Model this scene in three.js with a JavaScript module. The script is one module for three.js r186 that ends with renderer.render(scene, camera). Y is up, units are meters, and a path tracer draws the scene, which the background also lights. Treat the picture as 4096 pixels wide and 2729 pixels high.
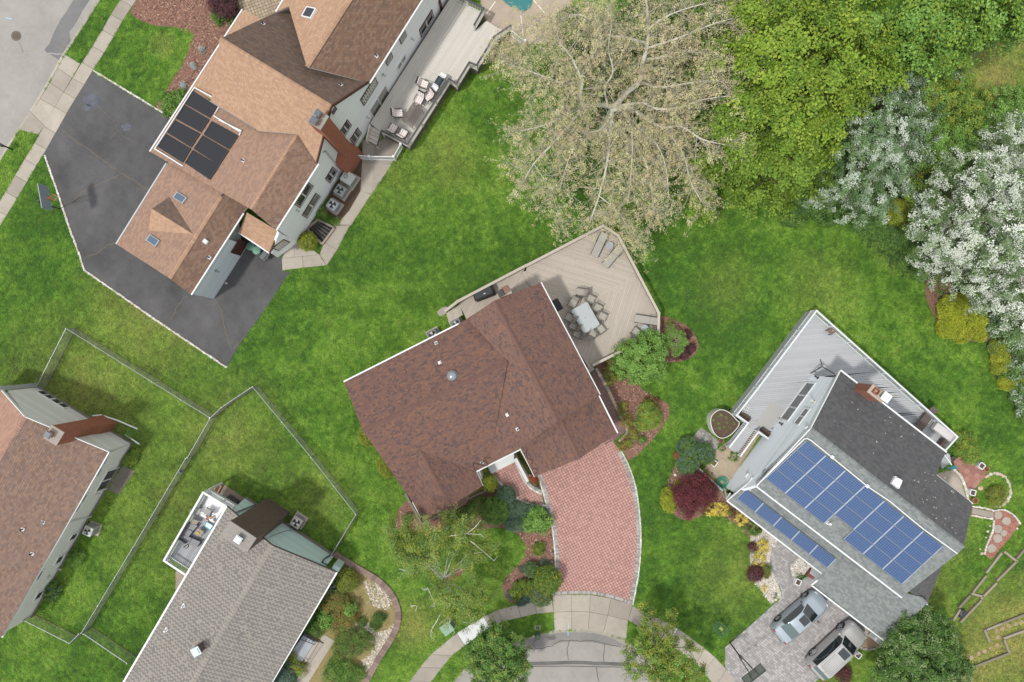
import * as THREE from 'three';
import { RoundedBoxGeometry } from 'three/addons/geometries/RoundedBoxGeometry.js';
import { mergeGeometries, mergeVertices, toCreasedNormals } from 'three/addons/utils/BufferGeometryUtils.js';

const CAM_H = 54, PPM = 50, CX = 2048, CY = 1364.5;         // camera height (m); survey units per metre on the ground
const scene = new THREE.Scene();
const camera = new THREE.PerspectiveCamera(2 * Math.atan(CY / PPM / CAM_H) * 180 / Math.PI, 4096 / 2729, 0.5, 900);
camera.position.set(0, CAM_H, 0); camera.up.set(0, 0, -1); camera.lookAt(0, 0, 0);
const renderer = new THREE.WebGLRenderer({ antialias: true });
renderer.toneMapping = THREE.LinearToneMapping;
renderer.toneMappingExposure = 1.02;
renderer.shadowMap.enabled = true;
{ // bright thin overcast: air and cloud only, a little brighter overhead
  const w = 64, h = 32, d = new Float32Array(w * h * 4);
  for (let j = 0; j < h; j++) for (let i = 0; i < w; i++) {
    const el = ((j + .5) / h - .5) * Math.PI, s = Math.sin(el), k = (j * w + i) * 4;
    const L = s > 0 ? 1.1 * (1 + .6 * s) / 1.6 : 0.2;
    d[k] = L * .98; d[k + 1] = L; d[k + 2] = L * 1.03; d[k + 3] = 1;
  }
  const t = new THREE.DataTexture(d, w, h, THREE.RGBAFormat, THREE.FloatType);
  t.mapping = THREE.EquirectangularReflectionMapping; t.magFilter = THREE.LinearFilter; t.needsUpdate = true;
  scene.background = t; scene.environment = t;
}
const sun = new THREE.DirectionalLight(new THREE.Color().setRGB(1, .965, .9), 2.6);
sun.position.set(-.86 * 43.8, 89.9, .5 * 43.8); sun.target.position.set(0, 0, 0);
sun.castShadow = true; sun.shadow.radius = 8; sun.shadow.mapSize.set(4096, 4096);
Object.assign(sun.shadow.camera, { left: -60, right: 60, top: 60, bottom: -60, near: 1, far: 220 });
scene.add(sun, sun.target);

let seed = 7;
const R = () => { seed = (seed + 0x6D2B79F5) | 0; let t = Math.imul(seed ^ (seed >>> 15), 1 | seed); t = (t + Math.imul(t ^ (t >>> 7), 61 | t)) ^ t; return ((t ^ (t >>> 14)) >>> 0) / 4294967296; };
const rr = (a, b) => a + (b - a) * R();
const pick = a => a[Math.floor(R() * a.length)];
const V = (x, y, z) => new THREE.Vector3(x, y, z);
const lerp = (a, b, t) => a + (b - a) * t;
const UP = V(0, 1, 0);
const P = (x, y, h = 0) => { const k = (CAM_H - h) / CAM_H / PPM; return V((x - CX) * k, h, (y - CY) * k); };
const PA = (a, h = 0) => P(a[0], a[1], h);
const sheet = (ox, oy, k) => (x, y) => [ox + x * k, oy + y * k];  // survey sheets at different scales
const T = .5805, [A, B, C, D] = [0, 1, 2, 3].map(c => sheet(c * 1024, 0, T)), [E, F, G, H] = [0, 1, 2, 3].map(c => sheet(c * 1024, 910, T)),
  [I, J, K, L] = [0, 1, 2, 3].map(c => sheet(c * 1024, 1820, .58));
const Z1 = sheet(560, 0, 1 / 3), Z2 = sheet(440, 480, 1 / 3), Z3 = sheet(440, 800, 1 / 3), Z4 = sheet(1000, 280, 1 / 3), Z5 = sheet(1400, 0, 1 / 3);
const Y1 = sheet(1720, 880, .4248), Y2 = sheet(1360, 1460, .4248), X3 = sheet(2780, 1480, 1 / 3), X4 = sheet(3312, 1480, 1 / 3), X5 = sheet(2900, 2207, .583),
  X6 = sheet(600, 1900, .583), X7 = sheet(0, 1480, .583), W1 = sheet(1480, 2040, .583), W2 = sheet(1000, 2207, .583), W3 = sheet(3312, 1900, .583), W4 = sheet(3312, 2207, .583),
  W5 = sheet(2560, 1700, .583), W6 = sheet(640, 1920, .268);
const each = (s, ...xy) => { const o = []; for (let i = 0; i < xy.length; i += 2) o.push(s(xy[i], xy[i + 1])); return o; };
const plane3 = (a, b, c) => { const n = b.clone().sub(a).cross(c.clone().sub(a)).normalize(); if (n.y < 0) n.negate(); return { p: a.clone(), n }; };
const vplane = (a, b) => { const u = b.clone().sub(a); u.y = 0; u.normalize(); return { p: a.clone(), u, n: V(-u.z, 0, u.x) }; };
const onPlane = (a, pl) => { const o = V(0, CAM_H, 0), d = PA(a, 0).sub(o); return o.addScaledVector(d, pl.p.clone().sub(V(0, CAM_H, 0)).dot(pl.n) / d.dot(pl.n)); };

const taken = {};
const numbered = n => { const k = taken[n] = (taken[n] ?? -1) + 1; return k ? n + '_' + String(k).padStart(3, '0') : n; };
const C3 = (r, g, b) => new THREE.Color().setRGB(r, g, b);
const mat = (r, g, b, rough = .85, o = {}) => new THREE.MeshStandardMaterial({ color: C3(r, g, b), roughness: rough, side: THREE.DoubleSide, ...o });
const phys = (r, g, b, rough, o = {}) => new THREE.MeshPhysicalMaterial({ color: C3(r, g, b), roughness: rough, side: THREE.DoubleSide, ...o });

class GB {
  constructor() { this.p = []; this.n = []; this.t = []; this.c = []; this.col = null; }
  tri(a, b, c) {
    const ux = b.x - a.x, uy = b.y - a.y, uz = b.z - a.z, vx = c.x - a.x, vy = c.y - a.y, vz = c.z - a.z;
    let nx = uy * vz - uz * vy, ny = uz * vx - ux * vz, nz = ux * vy - uy * vx; const l = Math.hypot(nx, ny, nz);
    if (l < 1e-9) return this; nx /= l; ny /= l; nz /= l;
    const hz = Math.hypot(nx, nz);
    for (const q of [a, b, c]) {
      this.p.push(q.x, q.y, q.z); this.n.push(nx, ny, nz);
      if (Math.abs(ny) > .6) this.t.push(q.x, -q.z); else this.t.push((q.x * -nz + q.z * nx) / hz, q.y);
      if (this.col) this.c.push(this.col.r, this.col.g, this.col.b);
    }
    return this;
  }
  quad(a, b, c, d) { return this.tri(a, b, c).tri(a, c, d); }
  flat(pts, nrm) { // planar polygon, any shape; nrm: wanted facing
    const n = nrm.clone().normalize(), u = (Math.abs(n.y) < .9 ? UP : V(1, 0, 0)).clone().cross(n).normalize(), v = n.clone().cross(u);
    const q = pts.map(p => new THREE.Vector2(p.dot(u), p.dot(v)));
    let idx = pts; if (THREE.ShapeUtils.area(q) < 0) { q.reverse(); idx = [...pts].reverse(); }
    for (const [i, j, k] of THREE.ShapeUtils.triangulateShape(q, [])) this.tri(idx[i], idx[j], idx[k]);
    return this;
  }
  prism(top, bot, nrm) { // two matching rings; nrm points from bot to top
    this.flat(top, nrm); this.flat(bot, nrm.clone().negate());
    const c = V(0, 0, 0); top.forEach(p => c.add(p)); c.divideScalar(top.length);
    for (let i = 0; i < top.length; i++) { const j = (i + 1) % top.length; this.quad(bot[i], bot[j], top[j], top[i]); }
    return this;
  }
  ex(pts, dir) { return this.prism(pts.map(p => p.clone().add(dir)), pts, dir); }
  slab(pts, y0, y1) { return this.prism(pts.map(p => V(p.x, y1, p.z)), pts.map(p => V(p.x, y0, p.z)), UP); }
  obox(o, a, b, c) { // parallelepiped from a corner
    const A_ = o.clone(), B_ = o.clone().add(a), C_ = B_.clone().add(b), D_ = o.clone().add(b);
    return this.prism([A_, B_, C_, D_].map(p => p.clone().add(c)), [A_, B_, C_, D_], c);
  }
  box(x, y, z, w, h, d, ry = 0) { // centre x,z; bottom y
    const u = V(Math.cos(ry), 0, -Math.sin(ry)), v = V(Math.sin(ry), 0, Math.cos(ry));
    return this.obox(V(x, y, z).addScaledVector(u, -w / 2).addScaledVector(v, -d / 2), u.multiplyScalar(w), v.multiplyScalar(d), V(0, h, 0));
  }
  bar(a, b, w, h, up = UP) { // square bar between points
    const d = b.clone().sub(a), s = d.clone().cross(up).normalize(); if (s.lengthSq() < .5) s.set(1, 0, 0); const t = s.clone().cross(d).normalize();
    return this.obox(a.clone().addScaledVector(s, -w / 2).addScaledVector(t, -h / 2), s.clone().multiplyScalar(w), t.clone().multiplyScalar(h), d);
  }
  tube(pts, rad, sides = 6) {
    const rf = typeof rad === 'function' ? rad : Array.isArray(rad) ? i => rad[i] : () => rad;
    let prev = null, u = V(1, 0, 0);
    for (let i = 0; i < pts.length; i++) {
      const d = (pts[i + 1] || pts[i]).clone().sub(pts[i - 1] || pts[i]).normalize();
      u.sub(d.clone().multiplyScalar(u.dot(d))); if (u.lengthSq() < .01) u.set(0, 0, 1).sub(d.clone().multiplyScalar(d.z)); u.normalize();
      const v = d.clone().cross(u), ring = [];
      for (let k = 0; k < sides; k++) { const a = k / sides * Math.PI * 2; ring.push(pts[i].clone().addScaledVector(u, Math.cos(a) * rf(i)).addScaledVector(v, Math.sin(a) * rf(i))); }
      if (prev) for (let k = 0; k < sides; k++) this.quad(prev[k], prev[(k + 1) % sides], ring[(k + 1) % sides], ring[k]);
      else this.flat(ring, d.clone().negate());
      if (i === pts.length - 1) this.flat(ring, d);
      prev = ring;
    }
    return this;
  }
  lathe(prof, sides = 20, o = V(0, 0, 0)) { // prof: [r, y] pairs
    for (let i = 0; i + 1 < prof.length; i++) for (let k = 0; k < sides; k++) {
      const a = k / sides * Math.PI * 2, b = (k + 1) / sides * Math.PI * 2, q = (m, t) => V(o.x + prof[m][0] * Math.cos(t), o.y + prof[m][1], o.z + prof[m][0] * Math.sin(t));
      this.quad(q(i, a), q(i + 1, a), q(i + 1, b), q(i, b));
    }
    return this;
  }
  geo(smooth) {
    let g = new THREE.BufferGeometry();
    g.setAttribute('position', new THREE.Float32BufferAttribute(this.p, 3)); g.setAttribute('normal', new THREE.Float32BufferAttribute(this.n, 3));
    g.setAttribute('uv', new THREE.Float32BufferAttribute(this.t, 2)); if (this.c.length) g.setAttribute('color', new THREE.Float32BufferAttribute(this.c, 3));
    if (smooth) g = toCreasedNormals(g, smooth);
    return g;
  }
}
const gb = () => new GB();
function mesh(name, g, m, parent, y) {
  const o = new THREE.Mesh(g instanceof GB ? g.geo() : g, m); o.castShadow = o.receiveShadow = true;
  o.name = parent && parent.isObject3D ? name : numbered(name);
  if (parent !== null) (parent || scene).add(o);
  return o;
}
function tag(o, label, category, group) { Object.assign(o.userData, { label, category }); if (group) o.userData.group = group; return o; }
function thing(name, label, category, group) { const g = new THREE.Group(); g.name = numbered(name); scene.add(g); return tag(g, label, category, group); }
function struct(name, g, m) { const o = g === null ? new THREE.Group() : mesh(name, g, m, null); o.name = numbered(name); o.userData.kind = 'structure'; scene.add(o); return o; }
function settle(o) {
  o.updateMatrixWorld(true); const b = new THREE.Box3().setFromObject(o), c = V((b.min.x + b.max.x) / 2, b.min.y, (b.min.z + b.max.z) / 2);
  if (o.isMesh) { o.geometry.translate(-c.x, -c.y, -c.z); } else for (const k of o.children) k.position.sub(c);
  o.position.copy(c); return o;
}
const at = (o, a, h, deg = 0) => { o.position.copy(PA(a, h)); o.rotation.y = -deg * Math.PI / 180; return o; };
function dup(o, a, h, deg, label) { const c = o.clone(); c.name = numbered(o.name.replace(/_\d{3}$/, '')); c.userData = { ...o.userData, label }; scene.add(c); return at(c, a, h, deg); }

const hash2 = (x, y, s) => { let h = Math.imul(x | 0, 374761393) + Math.imul(y | 0, 668265263) + Math.imul(s, 974634777) | 0; h = Math.imul(h ^ (h >>> 13), 1274126177); return ((h ^ (h >>> 16)) >>> 0) / 4294967296; };
const vn = (x, y, s = 0, per = 0) => { // value noise, periodic when per > 0
  const xi = Math.floor(x), yi = Math.floor(y), m = v => per ? ((v % per) + per) % per : v; let fx = x - xi, fy = y - yi; fx = fx * fx * (3 - 2 * fx); fy = fy * fy * (3 - 2 * fy);
  return lerp(lerp(hash2(m(xi), m(yi), s), hash2(m(xi + 1), m(yi), s), fx), lerp(hash2(m(xi), m(yi + 1), s), hash2(m(xi + 1), m(yi + 1), s), fx), fy);
};
const fbm = (x, y, s = 0, oct = 4) => { let v = 0, a = .5, t = 0; for (let i = 0; i < oct; i++) { v += a * vn(x, y, s + i); t += a; a *= .5; x *= 2.03; y *= 2.03; } return v / t; };
const toS = v => { v = Math.min(1, Math.max(0, v)); return 255 * (v <= .0031308 ? 12.92 * v : 1.055 * Math.pow(v, 1 / 2.4) - .055); };
function dtex(w, h, fn, rep, linear) { // fn(i, j) -> linear rgb; rep: metres per tile
  const d = new Uint8Array(w * h * 4);
  for (let j = 0; j < h; j++) for (let i = 0; i < w; i++) { const c = fn(i, j), k = (j * w + i) * 4; for (let m = 0; m < 3; m++) d[k + m] = linear ? 255 * Math.min(1, Math.max(0, c[m])) : toS(c[m]); d[k + 3] = 255; }
  const t = new THREE.DataTexture(d, w, h); t.magFilter = THREE.LinearFilter; t.minFilter = THREE.LinearMipmapLinearFilter; t.generateMipmaps = true; t.wrapS = t.wrapT = THREE.RepeatWrapping;
  if (!linear) t.colorSpace = THREE.SRGBColorSpace; if (rep) t.repeat.set(1 / rep[0], 1 / rep[1]); t.needsUpdate = true; return t;
}
const pfbm = (i, j, n, f, s) => (vn(i * f / n, j * f / n, s, f) + .5 * vn(i * 2 * f / n, j * 2 * f / n, s + 1, 2 * f) + .25 * vn(i * 4 * f / n, j * 4 * f / n, s + 2, 4 * f)) / 1.75;
const grainTex = (base, grain, stain, f, size, s, n = 512) => dtex(n, n, (i, j) => {
  const g = 1 + grain * (R() - .5) * 2 + stain * (pfbm(i, j, n, f, s) - .5) * 2 + stain * .5 * (pfbm(i, j, n, f * 5, s + 9) - .5) * 2; return base.map(v => v * g);
}, [size, size]);
const multiTex = (cols, cell, size, s, n = 512) => dtex(n, n, (i, j) => { // chips of several colours
  const f = n / cell, x = Math.floor(i / cell + 1.6 * vn(i / cell * 2, j / cell * 2, s)), y = Math.floor(j / cell + 1.6 * vn(i / cell * 2, j / cell * 2, s + 3)), c = cols[Math.floor(hash2(x, y, s + 5) * cols.length)], g = .82 + .36 * R(); return c.map(v => v * g);
}, [size, size]);
const tm = (tex, rough = .9, o = {}) => new THREE.MeshStandardMaterial({ map: tex, roughness: rough, side: THREE.DoubleSide, ...o });

const area2 = q => { let s = 0; for (let i = 0; i < q.length; i++) { const a = q[i], b = q[(i + 1) % q.length]; s += a[0] * b[1] - a[1] * b[0]; } return s / 2; };
function clipConvex(sub, cl) { // keep of polygon sub what lies in convex counter-clockwise cl
  let out = sub;
  for (let i = 0; i < cl.length && out.length; i++) {
    const a = cl[i], b = cl[(i + 1) % cl.length], ex = b[0] - a[0], ey = b[1] - a[1], inp = out; out = [];
    for (let k = 0; k < inp.length; k++) {
      const p = inp[k], q = inp[(k + 1) % inp.length], dp = ex * (p[1] - a[1]) - ey * (p[0] - a[0]), dq = ex * (q[1] - a[1]) - ey * (q[0] - a[0]);
      if (dp >= 0) out.push(p); if (dp * dq < 0) { const t = dp / (dp - dq); out.push([p[0] + (q[0] - p[0]) * t, p[1] + (q[1] - p[1]) * t]); }
    }
  }
  const o = out.filter((p, i) => { const q = out[(i + 1) % out.length]; return Math.hypot(p[0] - q[0], p[1] - q[1]) > 1e-4; });
  return o.length > 2 ? o : [];
}
const inPoly = (x, y, q) => { let r = false; for (let i = 0, j = q.length - 1; i < q.length; j = i++) if ((q[i][1] > y) !== (q[j][1] > y) && x < (q[j][0] - q[i][0]) * (y - q[i][1]) / (q[j][1] - q[i][1]) + q[i][0]) r = !r; return r; };
const keepOff = [];  // outlines that no grass grows through
const noGrass = pts => { const q = pts.map(p => [p.x, p.z]), xs = q.map(p => p[0]), ys = q.map(p => p[1]); keepOff.push([Math.min(...xs), Math.max(...xs), Math.min(...ys), Math.max(...ys), q]); };
const free = (x, z) => { for (const k of keepOff) if (x > k[0] && x < k[1] && z > k[2] && z < k[3] && inPoly(x, z, k[4])) return false; return true; };
const ground = a => a.map(p => PA(p, 0));
function smoothLine(pts, n = 6, closed = false) { const c = new THREE.CatmullRomCurve3(pts, closed, 'centripetal'); return c.getPoints(n * (pts.length - (closed ? 0 : 1))); }
const smoothPoly = (a, n = 5) => { const p = smoothLine(ground(a), n, true); p.pop(); return p; };
function strip(line, w0, w1, y0, y1) { // ribbon prism along a ground line, from offset w0 to w1 on its left
  const g = gb(), off = (i, w) => { const d = (line[i + 1] || line[i]).clone().sub(line[i - 1] || line[i]).normalize(); return V(line[i].x + d.z * w, 0, line[i].z - d.x * w); };
  for (let i = 0; i + 1 < line.length; i++) g.slab([off(i, w0), off(i + 1, w0), off(i + 1, w1), off(i, w1)], y0, y1);
  return g;
}
function blocks(parent, name, line, len, w0, w1, y0, y1, mats, gap = .012, jit = 0) {
  let tot = 0; const seg = []; for (let i = 0; i + 1 < line.length; i++) { const l = line[i].distanceTo(line[i + 1]); seg.push([tot, l]); tot += l; }
  const pt = s => { let i = 0; while (i + 1 < seg.length && s > seg[i][0] + seg[i][1]) i++; const p = line[i].clone().lerp(line[i + 1], (s - seg[i][0]) / seg[i][1]), d = line[i + 1].clone().sub(line[i]).normalize(); return [p, d]; };
  const n = Math.round(tot / len), L = tot / n; let k = 0;
  for (let s = 0; k < n; k++) {
    const a = s + gap / 2, b = (k + 1) * L + (k < n - 1 ? rr(-.2, .2) * jit * L : 0); s = b;
    const [pa, da] = pt(a), [pb, db] = pt(Math.min(tot, b - gap / 2)), q = (p, d, w) => V(p.x + d.z * w, 0, p.z - d.x * w), j = () => rr(-1, 1) * jit * .03;
    mesh(name, gb().slab([q(pa, da, w0 + j()), q(pb, db, w0 + j()), q(pb, db, w1 + j()), q(pa, da, w1 + j())], y0, y1 + rr(0, .012)), pick(mats), parent);
  }
}

const frameOf = (o, u, v) => { u = u.clone().normalize(); const n = u.clone().cross(v).normalize(); return { o: o.clone(), u, v: n.clone().cross(u), n }; };
const to2 = (f, p) => { const d = p.clone().sub(f.o); return [d.dot(f.u), d.dot(f.v)]; };
const seat = (o, f) => { o.position.copy(f.o); o.quaternion.setFromRotationMatrix(new THREE.Matrix4().makeBasis(f.u, f.n, f.u.clone().cross(f.n))); return o; };
function pieceInto(g, poly, hf, y0 = 0) {
  const top = poly.map(([a, b]) => V(a, hf(a, b), -b)), bot = poly.map(([a, b]) => V(a, y0, -b));
  g.flat(top, UP); for (let i = 0; i < poly.length; i++) { const j = (i + 1) % poly.length; g.quad(bot[i], bot[j], top[j], top[i]); }
}
/* outline: ccw [[u, v]]; cells: [{x, y, s}] placing shapes[s] (convex ccw); hf(u, v) of the shape in its own coordinates.
   The `max` whole pieces nearest `near` become meshes, the rest one mesh of kind stuff. */
function pieces(parent, name, f, outline, shapes, cells, hf, mats, max, near = [0, 0], y0 = 0) {
  if (area2(outline) < 0) outline = [...outline].reverse();
  const xs = outline.map(p => p[0]), ys = outline.map(p => p[1]), bx = [Math.min(...xs), Math.max(...xs), Math.min(...ys), Math.max(...ys)];
  const whole = [], cut = [];
  for (const c of cells) {
    const q = shapes[c.s].map(([a, b]) => [a + c.x, b + c.y]); if (q.every(p => p[0] < bx[0]) || q.every(p => p[0] > bx[1]) || q.every(p => p[1] < bx[2]) || q.every(p => p[1] > bx[3])) continue;
    const k = clipConvex(outline, q), a = k.length ? Math.abs(area2(k)) : 0, A0 = Math.abs(area2(q)); if (a < A0 * .06) continue;
    (a > A0 * .995 ? whole : cut).push({ ...c, q: a > A0 * .995 ? q : k, m: c.m ?? Math.floor(R() * mats.length) });
  }
  whole.sort((p, q) => Math.hypot(p.x - near[0], p.y - near[1]) - Math.hypot(q.x - near[0], q.y - near[1]));
  const geos = {};
  for (const c of whole.slice(0, max)) {
    const g = geos[c.s] ??= (() => { const b = gb(); pieceInto(b, shapes[c.s], hf, y0); return b.geo(); })();
    const o = mesh(name, g, mats[c.m], parent); seat(o, f); o.position.addScaledVector(f.u, c.x).addScaledVector(f.v, c.y);
  }
  const b = gb(); for (const c of [...whole.slice(max), ...cut]) { b.col = mats[c.m].color; pieceInto(b, c.q, (u, v) => hf(u - c.x, v - c.y), y0); }
  if (b.p.length) { const vm = mats[0].clone(); vm.color = C3(1, 1, 1); vm.vertexColors = true; const o = mesh(name + 's', b, vm, parent); seat(o, f); o.userData.kind = 'stuff'; }
}
/* boards, courses: parallel strips cut to an outline, each a mesh. dir: angle of the boards in the frame (degrees) */
function boards(parent, name, f, outline, w, gap, deg, hf, mats, maxLen = 0, y0 = 0, holes = []) {
  if (area2(outline) < 0) outline = [...outline].reverse();
  const c = Math.cos(deg * Math.PI / 180), s = Math.sin(deg * Math.PI / 180), rot = outline.map(([a, b]) => [a * c + b * s, -a * s + b * c]);
  const xs = rot.map(p => p[0]), ys = rot.map(p => p[1]), x0 = Math.min(...xs), x1 = Math.max(...xs), y_0 = Math.min(...ys), y1 = Math.max(...ys);
  for (let y = y_0; y < y1 - .01; y += w) {
    let cuts = [x0]; if (maxLen) { let x = x0 + rr(.2, 1) * maxLen; while (x < x1 - .4) { cuts.push(x); x += maxLen * rr(.8, 1); } } cuts.push(x1);
    for (let i = 0; i + 1 < cuts.length; i++) {
      const k = clipConvex(rot, [[cuts[i] + gap / 2, y + gap / 2], [cuts[i + 1] - gap / 2, y + gap / 2], [cuts[i + 1] - gap / 2, y + w - gap / 2], [cuts[i] + gap / 2, y + w - gap / 2]]);
      if (!k.length || Math.abs(area2(k)) < .004) continue;
      const g = gb(), yy = y; pieceInto(g, k.map(([a, b]) => [a * c - b * s, a * s + b * c]), (a, b) => hf(-a * s + b * c - yy), y0);
      const q = to01(k); seat(mesh(name, localize(g, q, c, s), pick(mats), parent), { ...f, o: f.o.clone().addScaledVector(f.u, q[0] * c - q[1] * s).addScaledVector(f.v, q[0] * s + q[1] * c) });
    }
  }
}
const to01 = k => [k.reduce((s, p) => s + p[0], 0) / k.length, k.reduce((s, p) => s + p[1], 0) / k.length];
function localize(g, q, c, s) { const x = q[0] * c - q[1] * s, z = -(q[0] * s + q[1] * c); for (let i = 0; i < g.p.length; i += 3) { g.p[i] -= x; g.p[i + 2] -= z; } return g; }
const flatFrame = y => ({ o: V(0, y, 0), u: V(1, 0, 0), v: V(0, 0, -1), n: V(0, 1, 0) });
const flat2 = pts => pts.map(p => [p.x, -p.z]);

function shingleCells(outline, course, tw, vary, colAt) {
  const xs = outline.map(p => p[0]), ys = outline.map(p => p[1]), x0 = Math.min(...xs), x1 = Math.max(...xs), y0 = Math.min(...ys), y1 = Math.max(...ys), W = vary ? [.55, .8, 1, 1.3] : [1];
  const shapes = W.map(k => [[.003, 0], [tw * k - .003, 0], [tw * k - .003, course], [0.003, course]]), cells = []; let j = 0;
  for (let y = y0; y < y1; y += course, j++) for (let x = x0 - tw * (vary ? R() : (j % 2) * .5 + .02 * R()); x < x1;) { const s = Math.floor(R() * W.length); cells.push({ x, y, s, m: colAt && colAt(x, y) }); x += tw * W[s]; }
  return [shapes, cells];
}
/* a roof slope: three plan points with heights fix the plane; the outline is read on that plane */
function slope(house, three, outline, o) {
  const pl = plane3(...three.map(([a, h]) => PA(a, h))), pts = outline.map(a => onPlane(a, pl));
  const e = pl.n.clone().cross(UP); if (e.lengthSq() < 1e-6) e.set(1, 0, 0); e.normalize();
  const up = pl.n.clone().cross(e); const f = frameOf(pts[0], up.y >= 0 ? e : e.negate(), up.y >= 0 ? up : up.negate());
  if (f.n.y < 0) { f.u.negate(); f.n.negate(); }
  const th = o.thick ?? .16, deck = gb().prism(pts.map(p => p.clone().addScaledVector(pl.n, -.012)), pts.map(p => p.clone().addScaledVector(UP, -th)), UP);
  const r = mesh(o.name || 'roof_slope', deck, o.under || M.fascia, house);
  const out = pts.map(p => to2(f, p)), [shapes, cells] = shingleCells(out, o.course ?? .145, o.tab ?? .3, o.vary ?? true, o.colAt);
  const c = o.course ?? .145; const ctr = to2(f, V(0, 6, 0));
  pieces(r, 'shingle', f, out, shapes, cells, (u, v) => .026 - .02 * v / c, o.mats, o.max ?? 60, ctr, -.02);
  return { pl, pts, r, f };
}
/* ridge caps: short folded shingles along a ridge */
function ridge(house, a, b, mats, w = .15, len = .2) {
  const d = b.clone().sub(a), n = Math.max(2, Math.round(d.length() / len)), s = d.clone().cross(UP).normalize(), g0 = gb(), st = d.clone().normalize();
  const L = d.length() / n, tp = (x, y, k) => st.clone().multiplyScalar(x).addScaledVector(s, y).add(V(0, k, 0));
  for (const e of [1, -1]) g0.quad(tp(0, 0, .06), tp(L, 0, .035), tp(L, e * w, -.05), tp(0, e * w, -.025)).quad(tp(0, 0, .06), tp(0, e * w, -.025), tp(0, e * w, -.07), tp(0, 0, 0));
  const g = g0.geo(), r = mesh('ridge_board', gb().bar(a, b, .06, .05), mats[0], house);
  for (let i = 0; i < n; i++) { const o = mesh('ridge_cap', g, pick(mats), r); o.position.copy(a).addScaledVector(st, i * L).add(V(0, rr(0, .012), 0)); }
}
/* a wall: base line a-b (ground metres), profile of [distance along, height]; clapboards as courses, each a mesh */
function wall(house, a, b, prof, o) {
  const f = frameOf(V(a.x, 0, a.z), b.clone().sub(a).setY(0), UP), q = area2(prof) < 0 ? [...prof].reverse() : prof;
  const pts = q.map(([s, h]) => f.o.clone().addScaledVector(f.u, s).add(V(0, h, 0)));
  const back = f.n.clone().multiplyScalar(-.2);
  const w = mesh(o.name || 'wall', gb().prism(pts, pts.map(p => p.clone().add(back)), f.n), o.body || o.mats[0], house);
  if (o.course !== 0) { const c = o.course ?? .2; boards(w, 'clapboard', f, q.map(p => [p[0], Math.max(p[1], o.from ?? .25)]), c, .006, 0, v => .034 - .022 * v / c, o.mats, 0, -.005); }
  return { f, w, pl: { p: f.o.clone().addScaledVector(f.n, .03), n: f.n } };
}
/* window or door read on a wall plane from its four corners */
function win(house, wl, cs, o = {}) {
  const q = cs.map(c => to2(wl.f, onPlane(c, wl.pl))), us = q.map(p => p[0]).sort((a, b) => a - b), vs = q.map(p => p[1]).sort((a, b) => a - b);
  return winAt(house, wl, (us[0] + us[1]) / 2, (us[2] + us[3]) / 2, (vs[0] + vs[1]) / 2, (vs[2] + vs[3]) / 2, o);
}
function winAt(house, wl, u0, u1, v0, v1, o = {}) {
  const f = wl.f, pt = (u, v, n) => f.o.clone().addScaledVector(f.u, u).addScaledVector(f.v, v).addScaledVector(f.n, n), w = o.w ?? .07;
  const bx = (g, a, b, c, d, n0, n1) => g.obox(pt(a, c, n0), f.u.clone().multiplyScalar(b - a), f.v.clone().multiplyScalar(d - c), f.n.clone().multiplyScalar(n1 - n0));
  const fr = gb(); bx(fr, u0 - w, u1 + w, v0 - w, v0, .01, .09); bx(fr, u0 - w, u1 + w, v1, v1 + w, .01, .09); bx(fr, u0 - w, u0, v0, v1, .01, .09); bx(fr, u1, u1 + w, v0, v1, .01, .09);
  const win_ = mesh(o.name || 'window', fr, o.frame || M.whitePaint, house);
  const nx = o.nx ?? 2, ny = o.ny ?? 1, m = .035;
  for (let i = 0; i < nx; i++) for (let j = 0; j < ny; j++) {
    const a = lerp(u0, u1, i / nx) + (i ? m / 2 : 0), b = lerp(u0, u1, (i + 1) / nx) - (i < nx - 1 ? m / 2 : 0), c = lerp(v0, v1, j / ny) + (j ? m / 2 : 0), d = lerp(v0, v1, (j + 1) / ny) - (j < ny - 1 ? m / 2 : 0);
    const g = gb(); bx(g, a, b, c, d, .02 + .015 * (i % 2), .045 + .015 * (i % 2)); mesh('pane', g, o.pane || M.glass, win_);
    const sg = gb(), e = .04, n0 = .05, n1 = .075; bx(sg, a, b, c, c + e, n0, n1); bx(sg, a, b, d - e, d, n0, n1); bx(sg, a, a + e, c + e, d - e, n0, n1); bx(sg, b - e, b, c + e, d - e, n0, n1); mesh('sash', sg, o.sash || M.whitePaint, win_);
  }
  return win_;
}
function gutter(house, a, b, out, m) { const g = gb(); g.bar(a.clone().addScaledVector(out, .06), b.clone().addScaledVector(out, .06), .1, .1); return mesh('gutter', g, m || M.whitePaint, house); }
function onRoof(pl, a, lift = 0) { return onPlane(a, { p: pl.p.clone().addScaledVector(pl.n, lift), n: pl.n }); }
function ventPipe(house, pl, a, o = {}) {
  const p = onRoof(pl, a), fm = o.flash || M.whitePaint, e = pl.n.clone().cross(UP).normalize(), u = e.clone().cross(pl.n).normalize();
  const v = mesh('vent_pipe', gb().tube([p.clone().add(V(0, -.1, 0)), p.clone().add(V(0, o.h ?? .38, 0))], o.r ?? .06, 10), o.pipe || M.blackMetal, house);
  mesh('flashing', gb().obox(p.clone().addScaledVector(e, -.12).addScaledVector(u, -.12), e.clone().multiplyScalar(.24), u.clone().multiplyScalar(.24), pl.n.clone().multiplyScalar(.035)), fm, v);
}
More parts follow.
